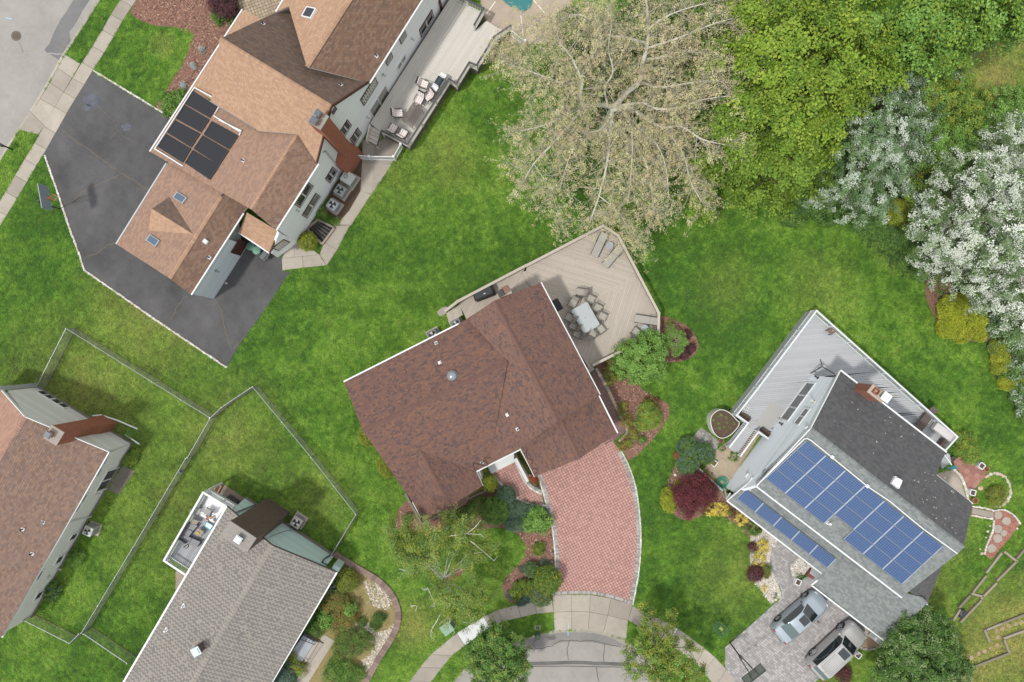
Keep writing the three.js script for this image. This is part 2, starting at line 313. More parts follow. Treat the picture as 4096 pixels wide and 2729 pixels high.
function skylight(house, pl, cs, o) {
  const q = cs.map(a => onRoof(pl, a)), c = V(0, 0, 0); q.forEach(p => c.addScaledVector(p, .25));
  const n = pl.n, ring = k => q.map(p => c.clone().lerp(p, k)), up = (a, h) => a.map(p => p.clone().addScaledVector(n, h));
  const s = mesh('skylight', (() => { const g = gb(), o1 = ring(1), i1 = ring(.82); for (let i = 0; i < 4; i++) { const j = (i + 1) % 4; g.prism(up([o1[i], o1[j], i1[j], i1[i]], .16), up([o1[i], o1[j], i1[j], i1[i]], -.02), n); } return g; })(), o.frame, house);
  mesh('pane', gb().prism(up(ring(.82), .14), up(ring(.82), .1), n), o.pane || M.skyGlass, s);
}

const M = {
  whitePaint: mat(.68, .69, .7, .5), whiteVinyl: mat(.74, .77, .8, .45), offWhite: mat(.62, .6, .56, .6), fascia: mat(.5, .5, .5, .7), blackMetal: mat(.025, .026, .028, .4), darkGrey: mat(.06, .062, .068, .6),
  midGrey: mat(.2, .21, .22, .6), lightGrey: mat(.42, .43, .44, .5), alu: mat(.55, .57, .6, .35, { metalness: .7 }), galv: mat(.4, .42, .44, .5, { metalness: .6 }),
  glass: phys(.03, .035, .04, .06, { metalness: 0, clearcoat: 1, clearcoatRoughness: .04 }), skyGlass: phys(.06, .1, .16, .05, { clearcoat: 1, clearcoatRoughness: .03 }), curtainGlass: phys(.2, .2, .18, .08, { clearcoat: 1, clearcoatRoughness: .04 }),
  brownTrim: mat(.07, .022, .016, .6), bronze: mat(.06, .045, .04, .5), rust: mat(.2, .08, .035, .9), terracotta: mat(.42, .17, .08, .85), teal: mat(.03, .2, .24, .6), red: mat(.5, .03, .03, .6), orange: mat(.75, .16, .03, .6), green: mat(.05, .13, .07, .6), rubber: mat(.018, .018, .019, .85)
};
const siding = (r, g, b) => [0, .035, -.03].map(k => mat(r + k, g + k, b + k, .55));
const shades = (list, k = 1, rough = .92) => list.map(c => mat(c[0] * k, c[1] * k, c[2] * k, rough));
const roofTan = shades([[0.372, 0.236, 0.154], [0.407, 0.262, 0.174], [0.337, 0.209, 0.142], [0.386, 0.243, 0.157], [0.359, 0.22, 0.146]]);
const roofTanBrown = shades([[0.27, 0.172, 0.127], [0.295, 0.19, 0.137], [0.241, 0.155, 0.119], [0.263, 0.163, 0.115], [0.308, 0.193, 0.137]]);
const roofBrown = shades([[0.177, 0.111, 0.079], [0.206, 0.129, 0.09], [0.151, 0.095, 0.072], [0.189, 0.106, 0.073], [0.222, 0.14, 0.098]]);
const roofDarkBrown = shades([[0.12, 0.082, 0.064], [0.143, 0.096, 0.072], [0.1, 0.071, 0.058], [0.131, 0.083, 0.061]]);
const roofRed = shades([[0.146, 0.08, 0.064], [0.146, 0.08, 0.064], [0.139, 0.076, 0.063], [0.153, 0.084, 0.066], [0.116, 0.066, 0.058], [0.097, 0.061, 0.056], [0.184, 0.094, 0.063], [0.157, 0.085, 0.066]]);
const roofHouse3 = shades([[0.221, 0.142, 0.107], [0.191, 0.129, 0.104], [0.251, 0.161, 0.119], [0.173, 0.114, 0.091], [0.209, 0.145, 0.119]]);
const roofHouse3Pink = shades([[0.319, 0.189, 0.139], [0.292, 0.172, 0.129], [0.346, 0.209, 0.156]]);
const roofGrey = shades([[0.271, 0.248, 0.22], [0.271, 0.248, 0.22], [0.247, 0.228, 0.205], [0.177, 0.164, 0.15], [0.162, 0.152, 0.142]]);
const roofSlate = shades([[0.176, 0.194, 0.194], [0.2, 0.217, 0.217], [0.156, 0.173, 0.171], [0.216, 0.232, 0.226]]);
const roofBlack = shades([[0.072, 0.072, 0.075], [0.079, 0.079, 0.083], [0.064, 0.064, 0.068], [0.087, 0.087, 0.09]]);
const asphaltTex = grainTex([.29, .275, .255], .12, .13, 5, 7, 11), asphaltMat = tm(asphaltTex, .95);
const blacktopMat = tm(grainTex([.078, .076, .078], .3, .34, 4, 9, 21), .88), blacktopPatch = tm(grainTex([.16, .16, .162], .14, .14, 5, 5, 31), .92);
const concreteMats = [0, 1, 2, 3].map(k => tm(grainTex([.38 - .03 * k, .34 - .028 * k, .29 - .023 * k], .07, .14, 4, 3.1 + k, 41 + k), .92));
const freshConcrete = tm(grainTex([.62, .63, .63], .05, .06, 4, 3, 47), .9);
const mulchMat = tm(multiTex([[.2, .1, .07], [.155, .078, .056], [.245, .125, .09], [.11, .062, .048], [.28, .16, .12]], 6, 2.6, 51), 1);
const soilMat = tm(multiTex([[.1, .062, .04], [.075, .048, .032], [.13, .085, .055], [.06, .045, .03]], 5, 2.2, 53), 1);
const dryMat = tm(multiTex([[.27, .2, .085], [.2, .18, .06], [.3, .24, .13], [.16, .16, .05], [.24, .17, .09]], 6, 2.4, 55), 1);
const brickTex = (a, b, mort) => dtex(256, 256, (i, j) => { const row = Math.floor(j / 16), x = (i + (row % 2) * 24) % 256, bx = Math.floor(x / 48), m = j % 16 < 3 || x % 48 < 3, k = hash2(bx, row, 61), g = .85 + .3 * R(); return (m ? mort : a.map((v, q) => lerp(v, b[q], k))).map(v => v * g); }, [1.15, 1.2]);
const brickRed = tm(brickTex([.21, .066, .04], [.3, .105, .065], [.3, .2, .155]), .95), brickBrown = tm(brickTex([.075, .048, .038], [.12, .075, .058], [.16, .13, .11]), .95), brickRust = tm(brickTex([.24, .078, .045], [.34, .12, .07], [.28, .13, .09]), .95);
const deckTan = shades([[.42, .37, .315], [.4, .352, .3], [.435, .385, .33], [.39, .345, .292]], 1, .8), deckGrey = shades([[.38, .39, .405], [.365, .375, .39], [.395, .405, .42]], 1, .75), deckBeige = shades([[.56, .52, .46], [.52, .48, .425], [.6, .555, .49]], 1, .8), deckPale = shades([[.53, .5, .455], [.51, .48, .435], [.55, .52, .475]], 1, .8), deckSlate = shades([[.3, .31, .33], [.27, .28, .3], [.33, .34, .36]], 1, .7);
const timber = shades([[.24, .205, .155], [.19, .165, .125], [.28, .24, .19]], 1, .95);
const paverPink = shades([[.42, .235, .205], [.39, .215, .19], [.45, .255, .225], [.35, .2, .18], [.41, .235, .205]], 1, .9), paverSmall = shades([[.35, .195, .17], [.31, .175, .155]], 1, .9), paverGrey = shades([[.33, .31, .305], [.29, .275, .27], [.37, .35, .345], [.26, .25, .245]], 1, .9), paverTan = shades([[.34, .27, .19], [.3, .235, .165], [.37, .3, .215]], 1, .9), kerbGrey = shades([[.29, .28, .27], [.22, .215, .21], [.36, .35, .335]], 1, .9), blockWhite = shades([[.56, .53, .49], [.47, .44, .4], [.62, .6, .56], [.5, .44, .38]], 1, .9), stoneMix = shades([[.45, .41, .36], [.36, .34, .32], [.55, .5, .45], [.5, .38, .29]], 1, .9), brickPave = shades([[.33, .135, .095], [.28, .115, .085], [.37, .165, .12], [.3, .16, .125]], 1, .9);
const jointMat = mat(.2, .125, .105, 1), jointGrey = mat(.11, .105, .1, 1);

const kerbNW = [[520, -210], ...each(A, 690, 0, 540, 235, 450, 370, 345, 560, 240, 740, 130, 905, 0, 1110), [-150, 880]];
const kerbS = [[1700, 2900], [1760, 2800], ...each(J, 1370, 1568, 1490, 1455), [1985, 2605], ...each(K, 85, 1280, 220, 1235, 390, 1215, 550, 1215, 700, 1255, 800, 1300), [2560, 2612], [2605, 2664], [2640, 2730], [2690, 2900]];
const kNW = smoothLine(ground(kerbNW), 5), kS = smoothLine(ground(kerbS), 5);
const lawnBase = [[.042, .122, .01], [.08, .19, .015], [.14, .265, .032]];
const drySpots = [[620, 1250, 330, .5], [330, 1600, 400, .45], [900, 1750, 300, .35], [3700, 2350, 170, .4], [3760, 2150, 150, .45], [4040, 2560, 260, .95], [3900, 2680, 200, .8], [4080, 2330, 60, .4], [3950, 2440, 130, .3], [4000, 180, 180, .9], [3980, 320, 160, 1], [1990, 180, 130, .6], [1640, 2500, 120, .7], [3600, 960, 130, .45], [3330, 2640, 130, .5], [1500, 620, 260, .3], [1800, 640, 150, .35], [700, 2000, 400, .25], [2950, 2300, 220, .25], [2450, 950, 120, .2], [650, 180, 60, .4], [3280, 1150, 200, .2], [2900, 1150, 160, .2], [1250, 2000, 200, .3]].map(([x, y, r, k]) => [(x - CX) / PPM, (y - CY) / PPM, r / PPM, k]);
function lawnColour(x, z) {
  const n1 = fbm(x * .16 + 40, z * .16 + 40, 101, 4), n2 = fbm(x * .9 + 90, z * .9, 131, 3), n3 = fbm(x * 3.1 + 7, z * 3.1 + 7, 151, 2); let t = .5 + 1.5 * (n1 - .5) + .9 * (n2 - .5) + .95 * (n3 - .5), dry = 0;
  for (const [a, b, r, k] of drySpots) { const d = Math.hypot(x - a, z - b) / r; if (d < 1.3) dry = Math.max(dry, k * Math.max(0, 1.15 - d) * (.45 + 1.1 * fbm(x * 1.4, z * 1.4, 171, 3))); }
  t = Math.min(1, Math.max(0, t)); const c = t < .5 ? lawnBase[0].map((v, i) => lerp(v, lawnBase[1][i], t * 2)) : lawnBase[1].map((v, i) => lerp(v, lawnBase[2][i], t * 2 - 1));
  const far = Math.max(0, Math.min(1, dry)), d2 = [.26, .25, .075]; return c.map((v, i) => lerp(v, d2[i], far * .8));
}
{
  const w = 1536, h = 1024, t = dtex(w, h, (i, j) => { const x = (i / w - .5) * 90, z = -(j / h - .5) * 60, g = .6 + .6 * R(); return lawnColour(x, z).map(v => v * g * .9); });
  t.wrapS = t.wrapT = THREE.MirroredRepeatWrapping; t.repeat.set(1 / 90, 1 / 60); t.offset.set(.5, .5);
  const sh = new THREE.Shape([[-260, -260], [260, -260], [260, 260], [-260, 260]].map(p => new THREE.Vector2(...p)));
  const hole = pts => sh.holes.push(new THREE.Path(pts.map(p => new THREE.Vector2(p.x, -p.z))));
  hole([...kNW, V(-58, 0, -8), V(-58, 0, -40), V(-30, 0, -40)]); hole([...kS, V(16, 0, 40), V(-8, 0, 40)]);
  const g = new THREE.ShapeGeometry(sh); g.rotateX(-Math.PI / 2); const uv = g.attributes.uv, ps = g.attributes.position; for (let i = 0; i < uv.count; i++) uv.setXY(i, ps.getX(i), -ps.getZ(i));
  struct('lawn', g, tm(t, 1));
  const bed = gb().slab([V(-300, 0, -300), V(-300, 0, 300), V(300, 0, 300), V(300, 0, -300)], -2, -.6); struct('subsoil', bed, mat(.1, .08, .05, 1));
}
function street(name, pts) { const o = struct(name, gb().slab(pts, -.3, -.12), asphaltMat); noGrass(pts); return o; }
const stNW = street('street', [...kNW, V(-59, 0, -8), V(-59, 0, -41), V(-30, 0, -41)]), stS = street('cul_de_sac', [...kS, V(17, 0, 41), V(-9, 0, 41)]);
function kerb(line, w0, w1) { const k = struct('kerb', null); blocks(k, 'kerb_stone', line, 2.6, w0, w1, -.3, .012, [concreteMats[0], concreteMats[1], concreteMats[2]], .015); }
kerb(kNW, 0, -.2); kerb(kS, 0, .22);
const ribbon = (parent, name, pts, w, y, m, wob = .03) => { const l = [], n = 5; const base = pts.map(p => PA(p, 0)); for (let i = 0; i + 1 < base.length; i++) for (let k = 0; k < n; k++) { const p = base[i].clone().lerp(base[i + 1], k / n); l.push(p.add(V(rr(-wob, wob), 0, rr(-wob, wob)))); } l.push(base.at(-1)); return mesh(name, strip(l, -w / 2, w / 2, y - .003, y), m, parent); };
const crackDark = mat(.09, .085, .08, 1), crackTan = mat(.17, .135, .085, 1), crackPale = mat(.34, .32, .29, 1), blueMark = mat(.25, .5, .75, .8), whiteMark = mat(.75, .75, .74, .7);
mesh('asphalt_patch', gb().slab(ground(each(A, 505, -20, 620, -20, 560, 70, 545, 100, 505, 170, 470, 215, 475, 265, 500, 275, 470, 330, 440, 380, 412, 420, 385, 400, 345, 375, 305, 350, 300, 335, 330, 300, 365, 215, 410, 130, 450, 75)), -.121, -.113), blacktopPatch, stNW);
ribbon(stNW, 'crack', each(A, 395, 295, 430, 320, 470, 335, 455, 350), .05, -.109, crackTan); ribbon(stNW, 'crack', each(A, 20, 405, 130, 380, 240, 350, 300, 340), .035, -.112, crackPale); ribbon(stNW, 'crack', each(A, 60, 440, 180, 410, 330, 365), .03, -.112, crackPale); ribbon(stNW, 'crack', each(A, 120, 280, 140, 320, 150, 360), .02, -.112, crackDark); ribbon(stNW, 'crack', each(A, 330, 360, 380, 370, 440, 365), .07, -.109, crackPale);
ribbon(stNW, 'paint_mark', each(A, 30, 118, 75, 126), .07, -.111, blueMark, .01); ribbon(stNW, 'paint_mark', each(A, 195, 752, 220, 762), .06, -.111, blueMark, .01);
{ const m = tag(mesh('manhole_cover', gb().lathe([[0, .0], [.3, .0], [.33, -.02]], 24).lathe([[.335, -.02], [.335, .004], [.4, .004], [.4, -.02]], 24), mat(.13, .1, .075, .8)), 'round rusty manhole cover in the grey street', 'manhole cover'); at(m, A(110, 247), -.108);
  for (let i = -3; i <= 3; i++) { const l = Math.sqrt(.28 ** 2 - (i * .075) ** 2); mesh('rib', gb().box(0, .002, i * .075, l * 2, .012, .03), mat(.1, .08, .06, .8), m); } }
{ // cul-de-sac: tar seams, cracks and darker gutter stains
  const seam = tm(grainTex([.12, .115, .11], .15, .2, 4, 4, 61), .9);
  ribbon(stS, 'tar_seam', each(K, -320, 1455, 100, 1445, 420, 1437, 800, 1452, 930, 1470), .28, -.112, seam, .02); ribbon(stS, 'tar_seam', each(K, 100, 1465, 420, 1462, 760, 1470), .06, -.108, crackDark, .02);
  for (const c of [[85, 1330, 160, 1345, 270, 1325, 330, 1290, 400, 1285, 470, 1290, 560, 1285, 620, 1300, 700, 1320, 760, 1330], [400, 1285, 378, 1350, 390, 1420], [640, 1310, 635, 1370, 632, 1440], [585, 1465, 590, 1520, 600, 1568], [150, 1250, 165, 1280, 140, 1310, 170, 1345], [240, 1260, 300, 1275]]) ribbon(stS, 'crack', each(K, ...c), .05, -.111, crackDark, .04);
  mesh('tar_patch', gb().slab(ground(each(K, 235, 1262, 290, 1246, 310, 1262, 290, 1282, 255, 1284)), -.121, -.114), seam, stS);
  mesh('tar_patch', gb().slab(smoothPoly(each(K, 90, 1290, 200, 1248, 390, 1232, 560, 1236, 700, 1275, 770, 1318, 690, 1322, 560, 1300, 470, 1296, 350, 1298, 200, 1330, 110, 1335), 3), -.121, -.1155), tm(grainTex([.2, .19, .18], .12, .16, 5, 6, 67), .95), stS);
  ribbon(stS, 'paint_mark', each(K, 386, 1210, 388, 1250), .06, -.1, blueMark, .005);
}
function panels(name, rows, mats, y = .03) { // rows: pairs of [left, right] survey points
  const s = struct(name, null);
  for (let i = 0; i + 1 < rows.length; i++) {
    const q = [rows[i][0], rows[i][1], rows[i + 1][1], rows[i + 1][0]].map(a => PA(a, 0)), c = q.reduce((s, p) => s.add(p), V(0, 0, 0)).divideScalar(4); noGrass(q);
    mesh('concrete_panel', gb().slab(q.map(p => p.clone().lerp(c, .012 / p.distanceTo(c) * 1.4)), -.15, y + rr(0, .012)), rows[i][2] || pick(mats), s);
  } return s;
}
const addRow = (s, rows, y = .03) => { for (let i = 0; i + 1 < rows.length; i++) { const q = [rows[i][0], rows[i][1], rows[i + 1][1], rows[i + 1][0]].map(a => PA(a, 0)), c = q.reduce((s, p) => s.add(p), V(0, 0, 0)).divideScalar(4); noGrass(q); mesh('concrete_panel', gb().slab(q.map(p => p.clone().lerp(c, .012 / p.distanceTo(c) * 1.4)), -.15, y + rr(0, .012)), pick(concreteMats), s); } };
{
  const l = [[895, -105], [830, 0], [765, 100], [705, 207], [637, 320], [565, 432], [500, 540], [440, 635], [378, 738], [303, 872], [240, 985], [170, 1097], [105, 1210], [38, 1322], [-35, 1440], [-110, 1560]];
  const s = panels('sidewalk', l.map(([x, y]) => [A(x, y), A(x + 80, y + 46)]), concreteMats);
  addRow(s, [[450, 376, 553, 440], [398, 470, 497, 538], [345, 570, 440, 635], [276, 682, 378, 739], [216, 777, 308, 868], [136, 896, 264, 928]].map(([a, b, c, d]) => [A(a, b), A(c, d)]));
}
{
  const w = each(J, 970, 1690, 1125, 1690, 1060, 1560, 1205, 1568, 1130, 1465, 1280, 1470, 1205, 1375, 1350, 1385, 1385, 1228, 1440, 1315, 1568, 1115, 1612, 1187), rows = []; for (let i = 0; i < w.length; i += 2) rows.push([w[i], w[i + 1]]);
  rows[4].push(freshConcrete); const s = panels('sidewalk', rows, concreteMats);
  addRow(s, [[J(1568, 1115), J(1612, 1187)], [J(1670, 1068), J(1700, 1150)], [K(38, 1032), K(62, 1120)], [K(150, 1012), K(170, 1095)], [K(275, 988), K(287, 1084)]]);
  const top = each(K, 280, 970, 408, 962, 540, 964, 683, 988, 832, 1034), mid = each(K, 287, 1086, 412, 1078, 535, 1083, 660, 1107, 800, 1140), bot = each(K, 293, 1214, 410, 1206, 525, 1208, 630, 1226, 788, 1268);
  addRow(s, top.map((p, i) => [p, mid[i]])); addRow(s, mid.map((p, i) => [p, bot[i]]));
  const e = [[832, 1040, 800, 1140], [925, 1090, 885, 1190], [1040, 1140, 990, 1245], [1145, 1195, 1090, 1300], [1235, 1262, 1170, 1370], [1330, 1335, 1270, 1435], [1398, 1392, 1325, 1500], [1480, 1480, 1400, 1600], [1560, 1590, 1480, 1700]].map(([a, b, c, d]) => [K(a, b), K(c, d)]); addRow(s, e);
  mesh('paint_line', gb().slab(ground(each(K, 1098, 1255, 1135, 1192, 1142, 1196, 1105, 1259)), .03, .05), whiteMark, s);
  ribbon(s, 'paint_mark', each(K, 388, 1205, 388, 1160), .05, .052, mat(.4, .5, .6, .9), .004);
}
const flatBed = (name, poly, m, y = .02, sm = 4) => { const p = sm ? smoothPoly(poly, sm) : ground(poly); noGrass(p); return struct(name, gb().slab(p, -.2, y), m); };
const drive1 = flatBed('asphalt_driveway', [...each(A, 622, 484, 1185, 822), [760, 560], [860, 900], [960, 900], [1120, 1020], ...each(F, 178, 215, 182, 296, 235, 310, 0, 655), ...each(E, 1690, 750, 1605, 880, 1562, 970, 575, 297, 545, 190, 472, 0), ...each(A, 395, 1330, 300, 1072, 362, 918)], blacktopMat, .025, 0);
for (const c of [[A(440, 900), A(520, 975), A(620, 1035), A(720, 1110), A(820, 1185)], [A(820, 1185), A(900, 1230), A(1025, 1310)], [A(455, 1420), A(520, 1370), A(600, 1300), A(690, 1270), A(820, 1205)], [E(570, 222), E(660, 180), E(740, 125), E(800, 108)], [E(1480, 495), E(1520, 570), E(1545, 680), E(1575, 790), E(1600, 835)], [E(1290, 470), E(1215, 545), E(1180, 640)], [E(1605, 840), E(1660, 780), E(1720, 730)]]) ribbon(drive1, 'crack_filler', c, .035, .031, crackTan, .06);
for (const c of [[A(500, 640), A(640, 700), A(790, 840)], [A(795, 855), A(810, 900), A(760, 960)], [A(830, 930), A(920, 975), A(1000, 1010)]]) ribbon(drive1, 'crack_filler', c, .03, .031, mat(.13, .115, .1, 1), .04);
for (const [a, b, r] of [[640, 690, 60], [870, 880, 34], [600, 740, 30]]) { const c = A(a, b), pts = []; for (let i = 0; i < 14; i++) { const t = i / 14 * 6.283, q = r * rr(.6, 1.25) * T; pts.push([c[0] + Math.cos(t) * q, c[1] + Math.sin(t) * q * .8]); } mesh('oil_stain', gb().slab(smoothPoly(pts, 3), .02, .0285), tm(grainTex([.084, .09, .112], .2, .35, 6, 3, 71), .8), drive1); }
{ const e = thing('block_edging', 'line of pale granite blocks edging the dark asphalt driveway', 'edging'); for (const l of [[A(303, 1070), A(395, 1335), A(472, 1568), E(545, 195), E(576, 297)], [E(576, 297), E(1050, 628), E(1562, 972)]]) blocks(e, 'granite_block', ground(l), .21, -.01, .13, 0, .06, blockWhite, .015, 1); settle(e); }
{ const e = thing('block_edging', 'line of pale granite blocks between front lawn and asphalt driveway', 'edging'); blocks(e, 'granite_block', ground([A(643, 492), A(880, 635), A(1180, 818)]), .21, -.02, .12, 0, .06, blockWhite, .015, 1); settle(e); }
flatBed('mulch_bed', each(A, 950, -40, 895, 95, 960, 140, 1060, 180, 1200, 188, 1300, 205, 1335, 240, 1312, 320, 1250, 460, 1170, 580, 1110, 680, 1075, 738, 1182, 818, 1420, 700, 1700, 300, 1660, -40), mulchMat, .025, 0);
flatBed('soil_bed', each(Z4, 1080, 1180, 1280, 990, 1345, 880, 1350, 1100, 1330, 1460, 1250, 1580, 1100, 1830, 900, 1700, 950, 1480), soilMat, .02, 0);
{
  const s = struct('concrete_path', null), q = (a, i) => { noGrass(ground(a)); const p = ground(a), c = p.reduce((s, v) => s.add(v), V(0, 0, 0)).divideScalar(p.length); mesh('concrete_panel', gb().slab(p.map(v => v.clone().lerp(c, .015 / v.distanceTo(c))), -.1, .04), concreteMats[i % 4], s); };
  q(each(Z4, 1352, 830, 1505, 900, 1500, 1130, 1345, 1110), 3); q(each(Z4, 1505, 900, 1640, 800, 1810, 900, 1700, 1130, 1500, 1130), 3); q(each(Z4, 1345, 1110, 1490, 1125, 1465, 1490, 1325, 1462), 1); q(each(Z4, 1490, 1125, 1700, 1130, 1465, 1490), 2);
  q(each(B, 720, 1318, 795, 1340, 655, 1555, 545, 1560, 640, 1455), 1); q(each(F, 540, -20, 650, -20, 560, 155, 470, 105), 2); q(each(F, 470, 105, 560, 155, 487, 262, 437, 185), 2);
  q(each(F, 178, 215, 320, 200, 325, 278, 182, 297), 0); q(each(F, 320, 200, 437, 187, 485, 262, 325, 278), 1); q(each(F, 290, 85, 420, 175, 437, 187, 320, 200, 265, 205, 262, 120), 0); q(each(F, 262, 120, 265, 205, 178, 215, 240, 100), 0);
}
const patioP = flatBed('pool_patio', [[1900, -120], [1930, 60], [2000, 150], [2080, 178], [2180, 175], [2250, 120], [2330, -120]], tm(grainTex([.38, .31, .25], .08, .12, 4, 4, 73), .95), .02, 0);
{ const p = tag(mesh('pool_cover', gb().slab(smoothPoly([[1985, -40], [2012, 0], [2045, 28], [2090, 46], [2120, 30], [2130, -10], [2125, -70], [2040, -90]], 4), .02, .1), mat(.025, .17, .17, .6)), 'teal pool cover at the top edge behind the budding tree', 'pool cover'); settle(p); }
for (const [a, b] of [[Z5(1640, 165), Z5(1745, 20)], [Z5(2205, 5), Z5(2345, 165)], [Z5(2050, 190), Z5(2085, 470)]]) ribbon(patioP, 'expansion_strip', [a, b], .06, .026, whiteMark, .003);
function paved(name, poly, base, fill, sm = 0) { const p = sm ? smoothPoly(poly, sm) : ground(poly); noGrass(p); const s = struct(name, gb().slab(p, -.2, .012), base); fill(s, flat2(p)); return s; }
const octShape = (r, c) => { const k = r * .42; return [[-r, -k], [-k, -r], [k, -r], [r, -k], [r, k], [k, r], [-k, r], [-r, k]].map(([a, b]) => [a * Math.cos(c) - b * Math.sin(c), a * Math.sin(c) + b * Math.cos(c)]); };
function octagons(s, out, pitch, deg, mats, small, max, near) {
  const c = deg * Math.PI / 180, xs = out.map(p => p[0]), ys = out.map(p => p[1]), mx = (Math.min(...xs) + Math.max(...xs)) / 2, my = (Math.min(...ys) + Math.max(...ys)) / 2, n = Math.ceil(Math.hypot(Math.max(...xs) - Math.min(...xs), Math.max(...ys) - Math.min(...ys)) / pitch / 2) + 1, c1 = [], c2 = [];
  const q = pitch * .16; const sq = [[-q, 0], [0, -q], [q, 0], [0, q]].map(([a, b]) => [a * Math.cos(c) - b * Math.sin(c), a * Math.sin(c) + b * Math.cos(c)]);
  for (let i = -n; i <= n; i++) for (let j = -n; j <= n; j++) { const a = i * pitch, b = j * pitch, x = mx + a * Math.cos(c) - b * Math.sin(c), y = my + a * Math.sin(c) + b * Math.cos(c), t = fbm(x * .45, y * .45, 191, 3); c1.push({ x, y, s: 0, m: t > .58 && R() < .5 ? mats.length - 1 : Math.floor(R() * mats.length) }); const a2 = a + pitch / 2, b2 = b + pitch / 2; c2.push({ x: mx + a2 * Math.cos(c) - b2 * Math.sin(c), y: my + a2 * Math.sin(c) + b2 * Math.cos(c), s: 0 }); }
  const hf = () => .042; pieces(s, 'paver', flatFrame(0), out, [octShape(pitch * .47, c)], c1, hf, mats, max, near); pieces(s, 'filler_stone', flatFrame(0), out, [sq], c2, () => .038, small, 0, near);
}
function rects(s, out, w, h, deg, mats, max, near, alt = 1) {
  const c = deg * Math.PI / 180, xs = out.map(p => p[0]), ys = out.map(p => p[1]), mx = (Math.min(...xs) + Math.max(...xs)) / 2, my = (Math.min(...ys) + Math.max(...ys)) / 2, D = Math.hypot(Math.max(...xs) - Math.min(...xs), Math.max(...ys) - Math.min(...ys)) / 2, cells = [], rot = ([a, b]) => [a * Math.cos(c) - b * Math.sin(c), a * Math.sin(c) + b * Math.cos(c)], g = .012;
  const sh = [w, w * .72].map(q => [[0, 0], [q - g, 0], [q - g, h - g], [0, h - g]].map(rot));
  for (let y = -D; y < D; y += h) for (let x = -D - R() * w; x < D;) { const k = alt && R() < .45 ? 1 : 0, p = rot([x, y]); cells.push({ x: mx + p[0], y: my + p[1], s: k }); x += w * (k ? .72 : 1); }
  pieces(s, 'paver', flatFrame(0), out, sh, cells, () => .042, mats, max, near);
}
const dl = each(K, 150, 40, 190, 150, 240, 330, 283, 500, 300, 650, 305, 780, 290, 968), dr = each(K, 745, -30, 800, 80, 845, 220, 872, 400, 882, 580, 868, 800, 826, 1033), db = each(K, 290, 966, 420, 958, 560, 962, 700, 990, 826, 1033);
const lineL = smoothLine(ground(dl), 4), lineR = smoothLine(ground(dr), 4), lineB = smoothLine(ground(db), 4);
paved('paver_driveway', [...dl, ...db.slice(1, -1), ...[...dr].reverse(), [2420, 1720], [2160, 1760]], jointMat, (s, out) => { octagons(s, out, .214, 27, paverPink, paverSmall, 300, [4, -17]); });
function border(label, line, w, sgn, white = true) { const e = thing('paver_border', label, 'paver border'); blocks(e, 'border_stone', line, .13, 0, sgn * w, 0, .055, kerbGrey, .014, .3); if (white) blocks(e, 'edge_stone', line, .28, -sgn * .01, -sgn * .13, 0, .065, blockWhite, .012, .6); settle(e); noGrass([...line, ...[...line].reverse().map(p => p.clone().add(V(-sgn * .14, 0, 0)))]); }
border('grey soldier course and pale edge stones along the grass side of the rose driveway', lineR, .26, -1); border('grey soldier course along the shrub bed side of the rose driveway', lineL.slice(3), .24, 1); border('grey soldier course across the foot of the rose driveway', lineB, .24, 1, false);
const fw = each(Y2, 1415, 1000, 1660, 880, 1700, 990, 1745, 1085, 1800, 1150, 1900, 1205, 1925, 1335, 1810, 1318, 1680, 1265, 1590, 1190, 1500, 1105);
paved('paver_walk', fw, jointMat, (s, out) => octagons(s, out, .214, 27, paverPink, paverSmall, 60, [-3, -11]));
border('curved grey border of the front walk beside the red flowers', smoothLine(ground(each(Y2, 1650, 880, 1690, 985, 1740, 1085, 1800, 1155, 1905, 1210)), 5), .2, 1); border('curved grey border of the front walk beside the round shrubs', smoothLine(ground(each(Y2, 1420, 1010, 1500, 1115, 1590, 1200, 1690, 1275, 1820, 1325, 1940, 1330)), 5), .2, -1);
paved('side_walk', each(G, 555, 985, 585, 990, 640, 1100, 700, 1220, 760, 1330, 790, 1400, 720, 1460, 640, 1500, 500, 1150), mat(.08, .06, .055, 1), (s, out) => octagons(s, out, .214, 27, shades([[.2, .13, .12], [.17, .11, .1], [.23, .14, .13]]), paverSmall, 60, [8, -4]));
{ const e = thing('stone_edging', 'row of grey stones between the side walk and the east mulch bed', 'edging'); blocks(e, 'edge_stone', smoothLine(ground(each(G, 570, 975, 640, 1095, 690, 1200, 750, 1320, 785, 1385, 775, 1425, 730, 1470)), 4), .26, 0, .22, 0, .07, stoneMix, .02, .6); settle(e); }
flatBed('mulch_bed', each(G, 985, 640, 1030, 612, 1120, 635, 1210, 680, 1268, 755, 1286, 820, 1262, 875, 1210, 910, 1130, 928, 1055, 932, 960, 880), mulchMat, .025);
flatBed('mulch_bed', each(G, 560, 940, 640, 900, 800, 960, 850, 1075, 940, 1150, 1035, 1190, 1085, 1220, 1085, 1290, 1045, 1370, 960, 1470, 870, 1570, 800, 1610, 760, 1530, 735, 1480, 790, 1410, 740, 1310, 690, 1195, 640, 1095, 590, 1000), mulchMat, .025, 0);
flatBed('mulch_bed', each(Y2, 700, 1215, 620, 1285, 555, 1350, 525, 1430, 518, 1520, 590, 1590, 750, 1620, 1000, 1600, 1250, 1580, 1480, 1520, 1540, 1540, 1620, 1530, 1950, 1340, 1700, 1290, 1500, 1120, 1430, 1060, 1300, 1000, 1000, 1100), mulchMat, .025, 0);
